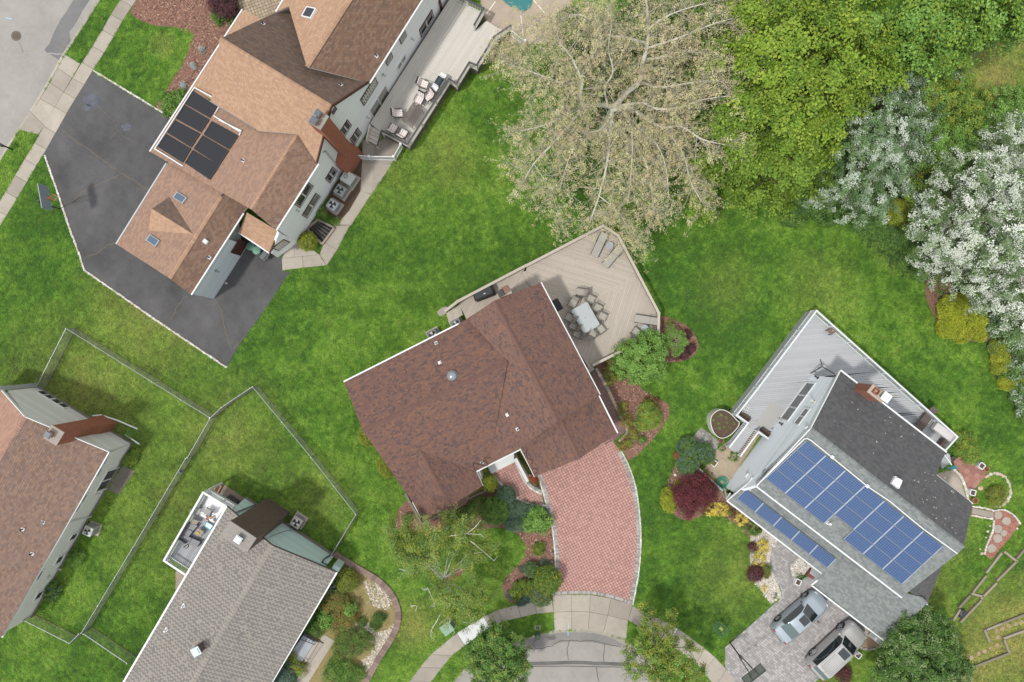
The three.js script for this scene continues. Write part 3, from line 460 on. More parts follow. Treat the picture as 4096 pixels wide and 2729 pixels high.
flatBed('mulch_bed', [...each(K, 0, 495, 235, 350, 275, 480, 292, 640, 297, 780, 284, 968, 40, 1030), ...each(J, 1766, 1025, 1712, 985, 1692, 905, 1720, 850, 1766, 800), ...each(K, 60, 735, 92, 680, 92, 620, 55, 555), ...each(J, 1730, 505, 1640, 500, 1560, 480, 1640, 430)], mulchMat, .022, 0);
flatBed('mulch_bed', each(J, 1268, 875, 1330, 815, 1400, 772, 1440, 790, 1400, 840, 1320, 880), mulchMat, .02);
flatBed('entry_bed', each(Y2, 1640, 830, 1720, 870, 1840, 1050, 1900, 1195, 1810, 1150, 1745, 1070, 1690, 960), soilMat, .022, 0);
flatBed('mulch_bed', each(W5, 270, 160, 235, 290, 190, 400, 160, 470, 180, 560, 215, 600, 270, 645, 330, 655, 440, 620, 520, 605, 620, 650, 700, 710, 750, 770, 830, 720, 640, 520, 560, 440, 420, 300, 390, 130), mulchMat, .025, 0);
const gravelTex = () => tm(multiTex([[.55, .52, .47], [.42, .4, .37], [.66, .62, .56], [.5, .4, .32], [.34, .33, .31]], 5, 1.6, 81), 1);
const gravelMat = gravelTex();
flatBed('gravel_bed', [...each(W5, 755, 770, 830, 700, 945, 790, 900, 900), ...each(X5, 320, 0, 308, 80, 345, 180, 388, 285, 380, 315, 315, 362, 222, 222, 170, 180, 172, 0)], gravelMat, .022, 0);
flatBed('gravel_bed', each(X5, 437, 95, 500, 32, 590, 100, 540, 160, 475, 215, 450, 170), gravelMat, .024, 0);
paved('grey_paver_driveway', [...each(X5, 0, 657, 332, 368, 390, 315, 392, 280, 350, 180, 312, 80, 325, 0), ...each(W5, 900, 890, 945, 790, 1000, 800, 1120, 896), ...each(X5, 500, 35, 435, 95, 448, 175, 475, 222, 600, 150, 760, 300, 1000, 500, 960, 600, 890, 655, 600, 900, 520, 1000, 130, 1000, 70, 900, 0, 790)], jointGrey, (s, out) => rects(s, out, .29, .175, -38, paverGrey, 300, [20, -24]));
{ const e = thing('stone_border', 'curved grey border stones between gravel bed and grey paver walk', 'edging'); blocks(e, 'border_stone', smoothLine(ground(each(X5, 325, -20, 308, 70, 340, 170, 388, 275, 385, 312, 320, 372, 160, 515, 0, 655)), 4), .3, 0, .13, 0, .075, kerbGrey, .012, .3); settle(e); }
{ const e = thing('stone_border', 'grey border stones round the small gravel bed by the door', 'edging'); blocks(e, 'border_stone', smoothLine(ground(each(X5, 500, 32, 437, 95, 448, 172, 475, 218)), 4), .25, 0, .13, 0, .075, kerbGrey, .012, .3); settle(e); }
{ const e = thing('stone_border', 'grey border stones along the lawn below the silver estate car', 'edging'); blocks(e, 'border_stone', smoothLine(ground([...each(X5, 600, 905, 720, 800, 820, 720, 885, 655), ...each(X5, 900, 650, 960, 675, 1030, 670, 1070, 650)]), 4), .24, 0, .15, 0, .08, kerbGrey, .012, .4); settle(e); }
flatBed('sand_pad', each(X5, 905, 640, 940, 590, 1000, 540, 1080, 600, 1075, 650, 1020, 672, 950, 668), tm(grainTex([.3, .21, .145], .1, .15, 4, 2, 83), 1), .02);
flatBed('concrete_patio', each(W5, 440, 300, 500, 190, 590, 120, 700, 30, 830, 60, 700, 260, 600, 420, 520, 400), tm(grainTex([.36, .285, .21], .1, .16, 4, 3, 85), .95), .03, 0);
paved('cobble_path', each(W5, 355, 92, 415, 18, 470, 50, 545, 115, 530, 160, 500, 195), jointGrey, (s, out) => rects(s, out, .21, .2, -52, shades([[.26, .25, .23], [.2, .195, .18], [.31, .295, .275]]), 120, [18, -8], 0));
flatBed('concrete_patio', each(X4, 1290, 1250, 1500, 1190, 1560, 1260, 1620, 1400, 1660, 1567, 1400, 1450), tm(grainTex([.36, .31, .26], .1, .16, 4, 3, 87), .95), .02, 0);
paved('brick_patio', each(X4, 1480, 1090, 1570, 1040, 1750, 1130, 1900, 1210, 1880, 1290, 1830, 1350, 1720, 1470, 1660, 1420, 1590, 1250), mat(.16, .09, .07, 1), (s, out) => rects(s, out, .42, .42, 50, shades([[.3, .145, .115], [.26, .125, .1], [.34, .175, .145]]), 80, [33, -7], 0));
{ const e = thing('stone_kerb', 'curved kerb of pale stones between concrete and brick patio', 'edging'); blocks(e, 'kerb_stone', smoothLine(ground(each(X4, 1500, 1185, 1580, 1270, 1640, 1400, 1665, 1500, 1670, 1567)), 5), .25, -.1, .1, 0, .12, blockWhite, .015, .8); settle(e); }
{ const e = thing('stone_ring', 'ring of round stones about the small garden shrub', 'edging'); for (let i = 0; i < 46; i++) { const t = -2.2 + i / 45 * 3.7, q = [1150 + Math.cos(t) * 103 + rr(-5, 5), 105 + Math.sin(t) * 115 + rr(-5, 5)]; const g = new THREE.IcosahedronGeometry(rr(.08, .16), 1); g.scale(1, .7, rr(.7, 1.1)); const o = mesh('stone', g, pick(stoneMix), e); o.position.copy(PA(W3(...q), .04)); o.rotation.y = R() * 6; } settle(e); }
paved('brick_path', each(W3, 985, 222, 1135, 250, 1180, 238, 1250, 265, 1318, 335, 1240, 440, 1120, 582, 1068, 545, 1120, 390, 1135, 300, 980, 268), mat(.17, .1, .08, 1), (s, out) => rects(s, out, .2, .1, -20, brickPave, 200, [36, -17], 0));
{ const s = thing('stepping_stone', 'grey stone slabs set in the brick path', 'path slabs'); for (const [x, y, r] of [[1165, 275, 30], [1220, 315, 30], [1165, 370, 32], [1160, 435, 34], [1205, 400, 24], [1120, 505, 32]]) { const c = W3(x, y), pts = []; for (let i = 0; i < 7; i++) { const t = i / 7 * 6.283 + .3; pts.push([c[0] + Math.cos(t) * r * .583 * rr(.85, 1.1), c[1] + Math.sin(t) * r * .583 * rr(.85, 1.1)]); } mesh('slab', gb().slab(ground(pts), 0, .075), concreteMats[2], s); } mesh('slab', gb().slab(ground(each(W3, 990, 226, 1132, 254, 1130, 296, 985, 264)), 0, .07), concreteMats[3], s); settle(s); }
{ const e = thing('stone_kerb', 'pale kerb stones on the left edge of the brick path', 'edging'); for (const l of [each(W3, 985, 215, 1060, 225, 1138, 246), each(W3, 978, 276, 1050, 290, 1130, 302), each(W3, 1135, 310, 1125, 390, 1090, 470, 1068, 545), each(W3, 1140, 244, 1200, 238, 1270, 275, 1318, 338)]) blocks(e, 'kerb_stone', smoothLine(ground(l), 3), .24, -.06, .07, 0, .1, blockWhite, .02, 1); settle(e); }
{ // loose fieldstones beside the brick path
  for (const [x, y, r, lb] of [[1056, 540, 13, 'rounded pale fieldstone at the lower end of the brick path'], [1045, 510, 9, 'small fieldstone just above the stone at the brick path end'], [1085, 430, 9, 'fieldstone beside the middle of the brick path kerb'], [1097, 388, 10, 'fieldstone beside the upper third of the brick path kerb'], [1112, 350, 9, 'topmost fieldstone left of the brick path'], [1300, 368, 9, 'lone fieldstone right of the brick path'], [1046, 92, 20, 'flat tan boulder inside the ring of stones']]) { const g = new THREE.IcosahedronGeometry(r * .0115, 2), p = g.attributes.position; for (let i = 0; i < p.count; i++) { const k = 1 + .25 * (vn(p.getX(i) * 9 + x, p.getZ(i) * 9, 201) - .5); p.setXYZ(i, p.getX(i) * k, p.getY(i) * .6, p.getZ(i) * k * .8); } g.computeVertexNormals(); const o = tag(mesh('fieldstone', g, pick(stoneMix)), lb, 'stone'); at(o, W3(x, y), .03); }
}
flatBed('dry_bed', each(W2, 575, 15, 640, 50, 700, 90, 860, 180, 950, 260, 1000, 350, 1010, 440, 970, 560, 890, 720, 800, 860, 760, 940, 400, 940, 300, 700, 400, 560, 520, 350, 600, 100), dryMat, .022, 0);
const ragged = a => { const p = smoothPoly(a, 8); return p.map((v, i) => { const k = .28; return [(v.x + rr(-k, k)) * PPM + CX, (v.z + rr(-k, k)) * PPM + CY]; }); };
flatBed('pebble_patch', ragged(each(W2, 700, 520, 790, 490, 900, 560, 985, 510, 960, 580, 890, 690, 800, 830, 770, 770, 860, 640, 760, 560)), tm(multiTex([[.45, .38, .3], [.36, .29, .2], [.55, .49, .41], [.28, .22, .12]], 5, 1.5, 89), 1), .026, 0);
flatBed('pebble_patch', ragged(each(W2, 780, 200, 880, 210, 960, 300, 940, 380, 840, 370, 790, 280)), tm(multiTex([[.3, .25, .13], [.25, .21, .09], [.42, .37, .28], [.24, .19, .08], [.2, .18, .06]], 5, 1.7, 91), 1), .026, 0);
flatBed('ivy_ground', [[3280, 700], [3560, 860], [3600, 960], [3640, 1010], [3680, 1080], [3700, 1150], [3760, 1240], [3770, 1330], [3960, 1360], [3970, 1500], [4060, 1590], [4200, 1700], [4500, 1500], [4500, 300], [3900, 600], [3600, 300], [2760, -200], [2300, 200], [2420, 560], [2800, 720], [3100, 780]], tm(multiTex([[.03, .055, .012], [.05, .08, .018], [.09, .06, .035], [.035, .035, .018], [.06, .09, .02]], 6, 2.4, 93), 1), .012, 0);
flatBed('mulch_bed', [[3700, 1140], [3760, 1100], [3830, 1160], [3900, 1230], [3960, 1330], [3960, 1362], [3870, 1364], [3770, 1320]], mulchMat, .024);
paved('tan_paver_court', each(Z1, 1100, -60, 1150, 90, 1240, 140, 1440, 235, 1620, 240, 1800, 60, 1800, -100), mat(.16, .13, .1, 1), (s, out) => octagons(s, out, .25, 20, paverTan, paverTan, 120, [-20, 27]));

const shift = (pl, d) => ({ p: pl.p.clone().addScaledVector(pl.n, d), n: pl.n });
const hAt = (a, pl, d = .3) => onPlane(a, shift(pl, d)).y;
function core(house, pts, y1, m, inset = .42) { const c = pts.reduce((s, p) => s.add(p), V(0, 0, 0)).divideScalar(pts.length); noGrass(pts); return mesh('inner_walls', gb().slab(pts.map(p => { const d = c.clone().sub(p).setY(0).normalize(); return p.clone().addScaledVector(d, inset); }), .01, y1), m, house); }
function wallImg(house, g0, g1, top, o) { // base from two ground points; top read on the wall plane
  const a = g0, b = g1, pl = vplane(a, b), L = a.distanceTo(b), u = pl.u, n = V(-u.z, 0, u.x);
  const t = top.map(q => { const p = onPlane(q, { p: a, n }); return [p.clone().sub(a).dot(u), p.y - (o.drop ?? .1)]; }).sort((p, q) => q[0] - p[0]);
  return wall(house, a, b, [[0, o.low ?? 0], [L, o.low ?? 0], ...t.map(([s, h]) => [Math.min(L, Math.max(0, s)), h])], o);
}
function wallChimney(house, wl, topAt, o) {
  const f = wl.f, dp = o.depth, tp = onPlane(topAt, shift({ p: f.o, n: f.n }, dp)), s = tp.clone().sub(f.o).dot(f.u) + (o.ds ?? 0), y = tp.y;
  const q = [[-o.wb / 2 - (o.left ?? 0), 0], [o.wb / 2, 0], [o.wb / 2, o.sh], [o.wt / 2, o.sh + .8], [o.wt / 2, y], [-o.wt / 2, y], [-o.wt / 2, o.sh + .8], [-o.wb / 2 - (o.left ?? 0), o.sh]].map(([a, b]) => f.o.clone().addScaledVector(f.u, s + a).add(V(0, b, 0)).addScaledVector(f.n, -.25));
  const c = mesh('chimney', gb().ex(q, f.n.clone().multiplyScalar(dp + .25)), o.brick, house); const ctr = f.o.clone().addScaledVector(f.u, s).addScaledVector(f.n, dp / 2 - .12).setY(y), ry = Math.atan2(-f.u.z, f.u.x);
  mesh('crown', gb().box(ctr.x, y, ctr.z, o.wt + .06, .09, dp + .31, ry), o.crown || concreteMats[3], c);
  for (const [du, w, h] of o.flues) { const p = ctr.clone().addScaledVector(f.u, du); const fl = mesh('flue', gb().box(p.x, y + .09, p.z, w * .7, h, w * .7, ry), o.flueMat || M.offWhite, c); mesh('flue_cap', gb().box(p.x, y + .09 + h, p.z, w, .05, w, ry).box(p.x, y + .14 + h, p.z, w * .8, .05, w * .8, ry), o.cap || M.darkGrey, c); }
  return c;
}
function wallLamp(house, wl, a, m, w = .16) { const p = onPlane(a, wl.pl), f = wl.f, l = mesh('wall_light', gb().obox(p.clone().addScaledVector(f.u, -w / 2).addScaledVector(f.v, -w / 2), f.u.clone().multiplyScalar(w), f.v.clone().multiplyScalar(w), f.n.clone().multiplyScalar(.05)), m, house); mesh('lamp_head', gb().tube([p.clone().addScaledVector(f.n, .05), p.clone().addScaledVector(f.n, .17).add(V(0, -.03, 0)), p.clone().addScaledVector(f.n, .22).add(V(0, -.1, 0))], [.03, .06, .09], 8), m, l); }
const outN = (wl, k) => wl.f.n.clone().multiplyScalar(k);

{
  const h = thing('tan_roof_house', 'large white clapboard house with tan shingle roofs beside the asphalt driveway', 'house'), wm = siding(.76, .78, .79);
  const g0 = P(1193, 975), g1 = P(1193, 975).lerp(P(1765, 48), 1.18);
  const wl = wallImg(h, g0, g1, [[1106, 916], [1268, 656], [1325, 427], [1475, 328], [1686, 0], [1790, -165]], { mats: wm, course: .17, from: .3 });
  const he = hAt([1477, 331], wl.pl), he2 = hAt([1103, 920], wl.pl), hp = hAt([1325, 427], wl.pl, .15), hr = hp - .25;
  const S = (t, o, m, max, ex = {}) => slope(h, t, o, { mats: m, max, tab: .24, course: .15, vary: false, ...ex });
  const dark = m => m;
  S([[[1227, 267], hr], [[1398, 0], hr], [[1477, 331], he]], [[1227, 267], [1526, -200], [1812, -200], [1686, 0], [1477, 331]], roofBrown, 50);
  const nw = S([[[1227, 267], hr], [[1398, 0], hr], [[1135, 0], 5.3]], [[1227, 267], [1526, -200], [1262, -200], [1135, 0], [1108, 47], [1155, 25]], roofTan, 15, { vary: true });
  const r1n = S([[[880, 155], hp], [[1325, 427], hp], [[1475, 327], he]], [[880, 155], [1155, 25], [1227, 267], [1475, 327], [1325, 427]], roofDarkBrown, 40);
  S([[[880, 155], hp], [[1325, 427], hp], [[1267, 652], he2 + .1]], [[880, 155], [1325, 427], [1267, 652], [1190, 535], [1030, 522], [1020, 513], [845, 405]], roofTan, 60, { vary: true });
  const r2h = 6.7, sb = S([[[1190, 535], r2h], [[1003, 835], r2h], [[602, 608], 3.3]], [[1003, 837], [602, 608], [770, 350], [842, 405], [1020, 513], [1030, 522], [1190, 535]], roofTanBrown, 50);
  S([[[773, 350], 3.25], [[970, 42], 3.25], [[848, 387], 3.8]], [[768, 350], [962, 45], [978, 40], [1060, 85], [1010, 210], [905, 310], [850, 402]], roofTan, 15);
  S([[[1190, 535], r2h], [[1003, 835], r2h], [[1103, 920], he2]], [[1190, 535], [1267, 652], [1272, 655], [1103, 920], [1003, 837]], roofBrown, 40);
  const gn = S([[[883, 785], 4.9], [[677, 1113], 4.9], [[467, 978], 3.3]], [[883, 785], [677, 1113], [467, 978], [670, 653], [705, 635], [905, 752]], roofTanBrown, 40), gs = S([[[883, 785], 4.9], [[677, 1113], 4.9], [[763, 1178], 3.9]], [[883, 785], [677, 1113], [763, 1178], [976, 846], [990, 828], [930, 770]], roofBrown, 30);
  S([[Z3(1640, 160), 3.7], [Z3(2025, 380), 3.7], [Z3(1915, 640), 2.9]], each(Z3, 1640, 150, 2028, 378, 1915, 642, 1545, 392), roofTan, 12);
  { const pk = onPlane([607, 835], gn.pl).y + .75; S([[[607, 835], pk], [[773, 937], onPlane([773, 937], gn.pl).y], [[677, 787], onPlane([677, 787], gn.pl).y]], [[607, 835], [773, 937], [677, 787]], roofDarkBrown, 4, { name: 'dormer_slope' }); S([[[607, 835], pk], [[773, 937], onPlane([773, 937], gn.pl).y], [[592, 923], onPlane([592, 923], gn.pl).y]], [[607, 835], [592, 923], [773, 937]], roofTan, 4, { name: 'dormer_slope' }); }
  for (const [a, b, m] of [[P(880, 155, hp), P(1325, 427, hp), roofTan], [P(1227, 267, hr), P(1526, -200, hr), roofTan], [P(1190, 535, r2h), P(1003, 837, r2h), roofTan], [P(883, 785, 4.9), P(677, 1113, 4.9), roofTan]]) ridge(h, a, b, m);
  const gw = wallImg(h, P(856, 1195), P(990, 984), [[766, 1176], [970, 852]], { mats: siding(.52, .58, .62), course: .17, from: .25 });
  const pw = wallImg(h, P(...Z3(2020, 690)), P(...Z3(2265, 505)), [Z3(1930, 640), Z3(2028, 385), Z3(2200, 440)], { mats: wm, course: .17 });
  win(h, pw, each(Z3, 2055, 465, 2120, 500, 2045, 610, 1980, 580), { frame: M.brownTrim, nx: 1, pane: M.curtainGlass });
  core(h, [P(1300, 800), P(1860, -110), P(1380, -195, 5.3), P(1260, 130, 5.3), P(915, 385, 5.3)], he - .35, wm[0], .5); core(h, [P(1205, 950), P(1360, 700), P(870, 420, 3.2), P(800, 380, 3.2), P(640, 610, 3.2), P(1010, 830, 5)], 2.9, wm[0], .4); core(h, [P(850, 1180), P(985, 975), P(880, 700, 3.2), P(690, 670, 3.2), P(500, 960, 3.2)], 2.9, wm[0], .4);
  core(h, [P(1130, 640, 6), P(1250, 660, 6), P(1100, 905, 5.4), P(1030, 850, 6)], 4.9, wm[0], .2);
  gutter(h, P(1477, 331, he), P(1800, -180, he), outN(wl, 1)); gutter(h, P(1272, 655, he2), P(1103, 920, he2), outN(wl, 1)); gutter(h, P(763, 1178, 3.9), P(972, 852, 3.9), outN(gw, 1)); gutter(h, P(602, 608, 3.25), P(972, 40, 3.25), outN(wl, -1)); gutter(h, P(467, 978, 3.25), P(668, 655, 3.25), outN(wl, -1), M.lightGrey); gutter(h, P(1135, 0, 5.3), P(1106, 50, 5.3), outN(wl, -1)); gutter(h, PA(Z3(1545, 392), 2.95), PA(Z3(1915, 642), 2.95), V(0, 0, 0));
  const rk = (a, b) => mesh('rake_board', gb().bar(a, b, .09, .2), M.brownTrim, h); rk(P(1325, 427, hp), P(1475, 328, he)); rk(P(1325, 427, hp), P(1267, 652, he2 + .1)); rk(PA(Z3(1915, 642), 2.9), PA(Z3(2028, 380), 3.7));
  rk(onPlane(Z5(1065, 0), wl.pl).add(outN(wl, .06)), onPlane(Z5(1100, 145), wl.pl).add(outN(wl, .06)));
  const br = { frame: M.brownTrim, sash: M.whitePaint };
  win(h, wl, each(Z4, 1160, 605, 1207, 665, 1130, 790, 1083, 730), br); win(h, wl, each(Z4, 1285, 705, 1327, 765, 1250, 885, 1203, 820), br); win(h, wl, each(Z4, 1020, 442, 1038, 470, 992, 528, 977, 500), { ...br, nx: 1, ny: 5, pane: M.curtainGlass, sash: M.midGrey, w: .03, name: 'gable_vent' });
  win(h, wl, each(Z4, 1487, 95, 1527, 160, 1365, 415, 1327, 350), { ...br, nx: 8, ny: 2, pane: M.curtainGlass, sash: M.offWhite }); win(h, wl, each(Z4, 1620, 190, 1672, 282, 1482, 572, 1428, 482), { nx: 2, name: 'sliding_door', pane: M.curtainGlass });
  win(h, wl, each(Z4, 985, 1170, 1035, 1222, 960, 1345, 908, 1300), br); win(h, wl, each(B, 355, 1258, 388, 1287, 300, 1427, 265, 1400), br); win(h, wl, each(B, 410, 1335, 437, 1360, 348, 1500, 320, 1475), { ...br, pane: M.curtainGlass });
  win(h, wl, each(Z5, 975, 130, 997, 210, 857, 430, 833, 350), { ...br }); win(h, wl, each(Z5, 645, 363, 668, 430, 615, 517, 588, 450), { ...br, nx: 1, pane: M.curtainGlass }); win(h, wl, each(Z5, 480, 633, 503, 685, 450, 777, 423, 725), { ...br, nx: 1, pane: M.curtainGlass }); win(h, wl, each(Z5, 650, 655, 675, 692, 580, 843, 560, 800), { nx: 2, pane: M.curtainGlass });
  win(h, gw, each(Z3, 1545, 475, 1640, 525, 1560, 660, 1455, 620), { frame: M.brownTrim, pane: M.brownTrim, nx: 1, sash: M.brownTrim, name: 'door' });
  for (const [z, x, y] of [[Z4, 1590, 50], [Z5, 735, 460], [Z5, 385, 890], [Z4, 1400, 560], [Z3, 2235, 120]]) wallLamp(h, wl, z(x, y), M.lightGrey); wallLamp(h, gw, Z3(1265, 845), M.midGrey);
  mesh('downspout', gb().tube([onPlane(Z4(870, 985), wl.pl).add(outN(wl, .08)), onPlane(Z4(890, 965), wl.pl).add(outN(wl, .1)), onPlane(Z4(1095, 1215), wl.pl).add(outN(wl, .1)), onPlane(Z4(1120, 1225), wl.pl).add(outN(wl, .2))], .05, 6), M.lightGrey, h);
  wallChimney(h, wl, Z4(895, 640), { depth: .75, wb: 1.5, left: .55, wt: 1.0, sh: 2.4, brick: brickRust, flues: [[-.27, .5, .34], [.27, .42, .42]], flueMat: brickRust, cap: mat(.1, .11, .125, .45) });
  skylight(h, nw.pl, each(Z1, 2015, 90, 2130, 115, 2062, 238, 1948, 210), { frame: M.whitePaint, pane: phys(.02, .025, .04, .06, { clearcoat: 1 }) }); skylight(h, gn.pl, each(Z2, 818, 865, 938, 940, 885, 1012, 765, 938), { frame: M.galv }); skylight(h, gn.pl, each(Z2, 495, 1378, 612, 1455, 560, 1527, 443, 1450), { frame: M.galv });
  ventPipe(h, r1n.pl, Z1(1480, 288)); ventPipe(h, r1n.pl, Z4(1090, 180)); ventPipe(h, slopeOf(h, 0), B(830, 385)); ventPipe(h, sb.pl, Z2(1602, 490)); ventPipe(h, gs.pl, Z3(1190, 690));
  mesh('roof_vent', gb().obox(onRoof(gs.pl, Z3(1118, 505)), onRoof(gs.pl, Z3(1145, 465)).sub(onRoof(gs.pl, Z3(1118, 505))), onRoof(gs.pl, Z3(1165, 540)).sub(onRoof(gs.pl, Z3(1118, 505))), V(0, .22, 0)), M.whitePaint, h);
  const up = (a) => onRoof(sb.pl, a, .12); for (const l of [each(Z1, 652, 1050, 865, 1165), each(Z1, 945, 1285, 885, 1390, 1200, 1580), each(Z2, 1310, 0, 1575, 130, 1550, 185), each(Z2, 535, 345, 875, 555)]) mesh('heater_pipe', gb().tube(l.map(up), .055, 8), M.whitePaint, h);
  mesh('heater_pipe', gb().tube([up(Z2(535, 345)), up(Z1(652, 1050))], .05, 8), M.whitePaint, h); mesh('flashing', gb().bar(onRoof(sb.pl, Z1(845, 1215), .1), onRoof(sb.pl, Z1(1385, 1545), .1), .12, .14), M.midGrey, h);
  const mats7 = [[638, 1095, 925, 1275, 835, 1415, 545, 1250], [535, 1260, 830, 1435, 745, 1567, 440, 1425]].map(a => each(Z1, ...a)).concat([[790, 10, 1080, 165, 975, 330, 690, 155], [678, 170, 970, 345, 870, 512, 575, 325], [1230, 20, 1540, 190, 1430, 355, 1130, 180], [1120, 190, 1425, 370, 1310, 545, 1010, 350], [1000, 365, 1310, 550, 1200, 718, 905, 520]].map(a => each(Z2, ...a)));
  mats7[1][2] = Z2(1090, 150); mats7[1][3] = Z2(800, -10);
  const nm = ['top left black heater mat on the tan roof, by the front gutter', 'second black heater mat down along the front gutter', 'third black heater mat down along the front gutter', 'lowest black heater mat along the front gutter', 'uppermost of the three inner black heater mats', 'middle one of the three inner black heater mats', 'lowest of the three inner black heater mats'];
  mats7.forEach((q, i) => { const t = thing('pool_heater_mat', nm[i], 'solar heater', 'black pool heater mats on the tan roof'), pl = shift(sb.pl, .06), p = q.map(a => onPlane(a, pl)); mesh('absorber', gb().ex(p, sb.pl.n.clone().multiplyScalar(.04)), mat(.012, .014, .02, .5), t); for (const [a, b] of [[0, 3], [1, 2]]) mesh('header_pipe', gb().tube([p[a], p[b]].map(v => v.clone().addScaledVector(sb.pl.n, .05)), .035, 7), M.blackMetal, t);
    for (let k = 1; k < 12; k++) mesh('rib', gb().bar(p[0].clone().lerp(p[3], k / 12).addScaledVector(sb.pl.n, .045), p[1].clone().lerp(p[2], k / 12).addScaledVector(sb.pl.n, .045), .025, .014, sb.pl.n), M.blackMetal, t); settle(t); });
}
function slopeOf(h, i) { const s = h.children.filter(c => c.name === 'roof_slope')[i], p = s.geometry.attributes.position, q = k => V(p.getX(k), p.getY(k) + .012, p.getZ(k)); return plane3(q(0), q(1), q(2)); }

{
  const h = thing('red_brown_roof_house', 'centre house with red brown shingle roofs beside the rose driveway', 'house');
  const S = (t, o, max, ex = {}) => slope(h, t, o, { mats: roofRed, max, tab: .22, course: .145, ...ex });
  const vv = [2030, 1450];
  const rr_ = S([[[1977, 1203], 6.5], [[2231, 1683], 6.5], [[2162, 1131], 4.6]], [[1977, 1203], [2162, 1131], [2399, 1580], [2245, 1679], [2231, 1683]], 60);
  const rl = S([[[1977, 1203], 6.5], [[2231, 1683], 6.5], [[1955, 1860], 3.0]], [[1977, 1203], [2231, 1683], [2084, 1790], [1955, 1860], vv, [1870, 1274]], 60);
  const lu = S([[[1451, 1723], 6], [vv, 6], [[1377, 1530], 4.1]], [[1377, 1530], [1833, 1298], [1880, 1268], vv, [1451, 1723]], 60);
  const ll = S([[[1451, 1723], 6], [vv, 6], [[1904, 1885], 3.0]], [[1451, 1723], vv, [1955, 1860], [1904, 1885], [1679, 1802], [1651, 2008], [1623, 1970]], 60);
  const hg = onPlane([1679, 1802], ll.pl).y;
  S([[[1679, 1802], hg], [[1800, 2027], hg], [[1904, 1885], 3.0]], [[1679, 1802], [1800, 2027], [1931, 1944], [1904, 1885]], 20); S([[[1679, 1802], hg], [[1800, 2027], hg], [[1651, 2008], 3.0]], [[1679, 1802], [1800, 2027], [1759, 2048], [1685, 2072], [1651, 2008]], 15);
  S([[Y2(1030, 1335), 2.9], [Y2(1215, 1220), 2.9], [Y2(1020, 1400), 2.3]], each(Y2, 1000, 1345, 1218, 1215, 1205, 1280, 1185, 1308, 1020, 1402, 945, 1385), 4);
  S([[[2243, 1679], 5.2], [[2318, 1836], 5.2], [[2393, 1586], 3.6]], [[2243, 1679], [2396, 1583], [2469, 1734], [2318, 1836]], 15); const gl = S([[[2243, 1679], 5.2], [[2318, 1836], 5.2], [[2139, 1908], 3.0]], [[2243, 1679], [2225, 1686], [2084, 1790], [2084, 1796], [2139, 1908], [2318, 1836]], 15);
  for (const [a, b] of [[P(1977, 1203, 6.5), P(2231, 1683, 6.5)], [P(1451, 1723, 6), P(...vv, 6)], [P(1679, 1802, hg), P(1800, 2027, hg)], [P(2243, 1679, 5.2), P(2318, 1836, 5.2)]]) ridge(h, a, b, roofRed.slice(0, 3));
  const wm = siding(.42, .4, .38)[0];
  core(h, [P(1400, 1535, 4), P(1840, 1310, 4), P(2160, 1150, 4), P(2395, 1585, 4), P(2460, 1730, 3.4), P(2135, 1895, 3), P(2080, 1790, 3), P(1905, 1880, 3), P(1925, 1935, 3), P(1690, 2060, 3), P(1640, 1990, 3)], 2.75, wm, .3); core(h, [P(1400, 1535, 4), P(1840, 1310, 4), P(2150, 1150, 4.6), P(2380, 1580, 4.6), P(2100, 1640, 5), P(1700, 1750, 5), P(1480, 1720, 5)], 3.75, wm, .35);
  const gt = (a, ha, b, hb, m) => { const p = PA(a, ha), q = PA(b, hb); mesh('gutter', gb().bar(p, q, .1, .1), m || M.whitePaint, h); };
  gt([1375, 1527], 4.05, [1833, 1296], 4.05); gt([2164, 1130], 4.55, [2400, 1579], 4.55); gt([2396, 1583], 3.55, [2471, 1733], 3.55); gt([1904, 1887], 2.95, [2084, 1797], 2.95); gt([2085, 1798], 2.95, [2139, 1908], 2.95); gt([1905, 1888], 2.95, [1931, 1944], 2.95); gt([1651, 2008], 2.95, [1685, 2072], 2.95);
  ventPipe(h, lu.pl, Y1(58, 1160)); ventPipe(h, lu.pl, Y1(92, 1345), { pipe: M.whitePaint, h: .2 }); ventPipe(h, rl.pl, Y2(1575, 470), { pipe: M.whitePaint, h: .2 }); ventPipe(h, rl.pl, Y2(1672, 605)); ventPipe(h, ll.pl, Y2(1335, 920), { r: .09 });
  { const p = onRoof(lu.pl, Y2(1060, 103)), d = mesh('dome_skylight', gb().lathe([[.4, -.1], [.4, .1], [.36, .14], [.33, .16]], 24, p), M.midGrey, h); mesh('dome', gb().lathe([[.345, .14], [.32, .24], [.25, .32], [.14, .37], [.001, .385]], 24, p).geo(1), phys(.2, .235, .26, .25, { clearcoat: .6 }), d); }
  { const q = each(Y1, 635, 662, 738, 615, 772, 690, 668, 728).map(a => PA(a, 6.2)), c = mesh('chimney', gb().slab(q, 0, 6.1), brickRed, h), ctr = q.reduce((s, p) => s.add(p), V(0, 0, 0)).divideScalar(4), gr = k => q.map(p => p.clone().lerp(ctr, k)); mesh('crown', gb().slab(gr(-.03), 6.1, 6.2), concreteMats[2], c); for (const [x, y, m] of [[668, 690, M.glass], [712, 655, brickRust]]) { const p = PA(Y1(x, y), 6.3); mesh('flue', gb().box(p.x, 6.2, p.z, .38, .22, .42, .46), brickRust, c); mesh('flue_cap', gb().box(p.x, 6.42, p.z, .46, .06, .5, .46), m === M.glass ? M.blackMetal : mat(.17, .085, .06, .7), c); } }
  const cab = (pl, l) => mesh('heat_cable', gb().tube(smoothLine(l.map(a => onRoof(pl, a, .05)), 4), .018, 4), M.blackMetal, h);
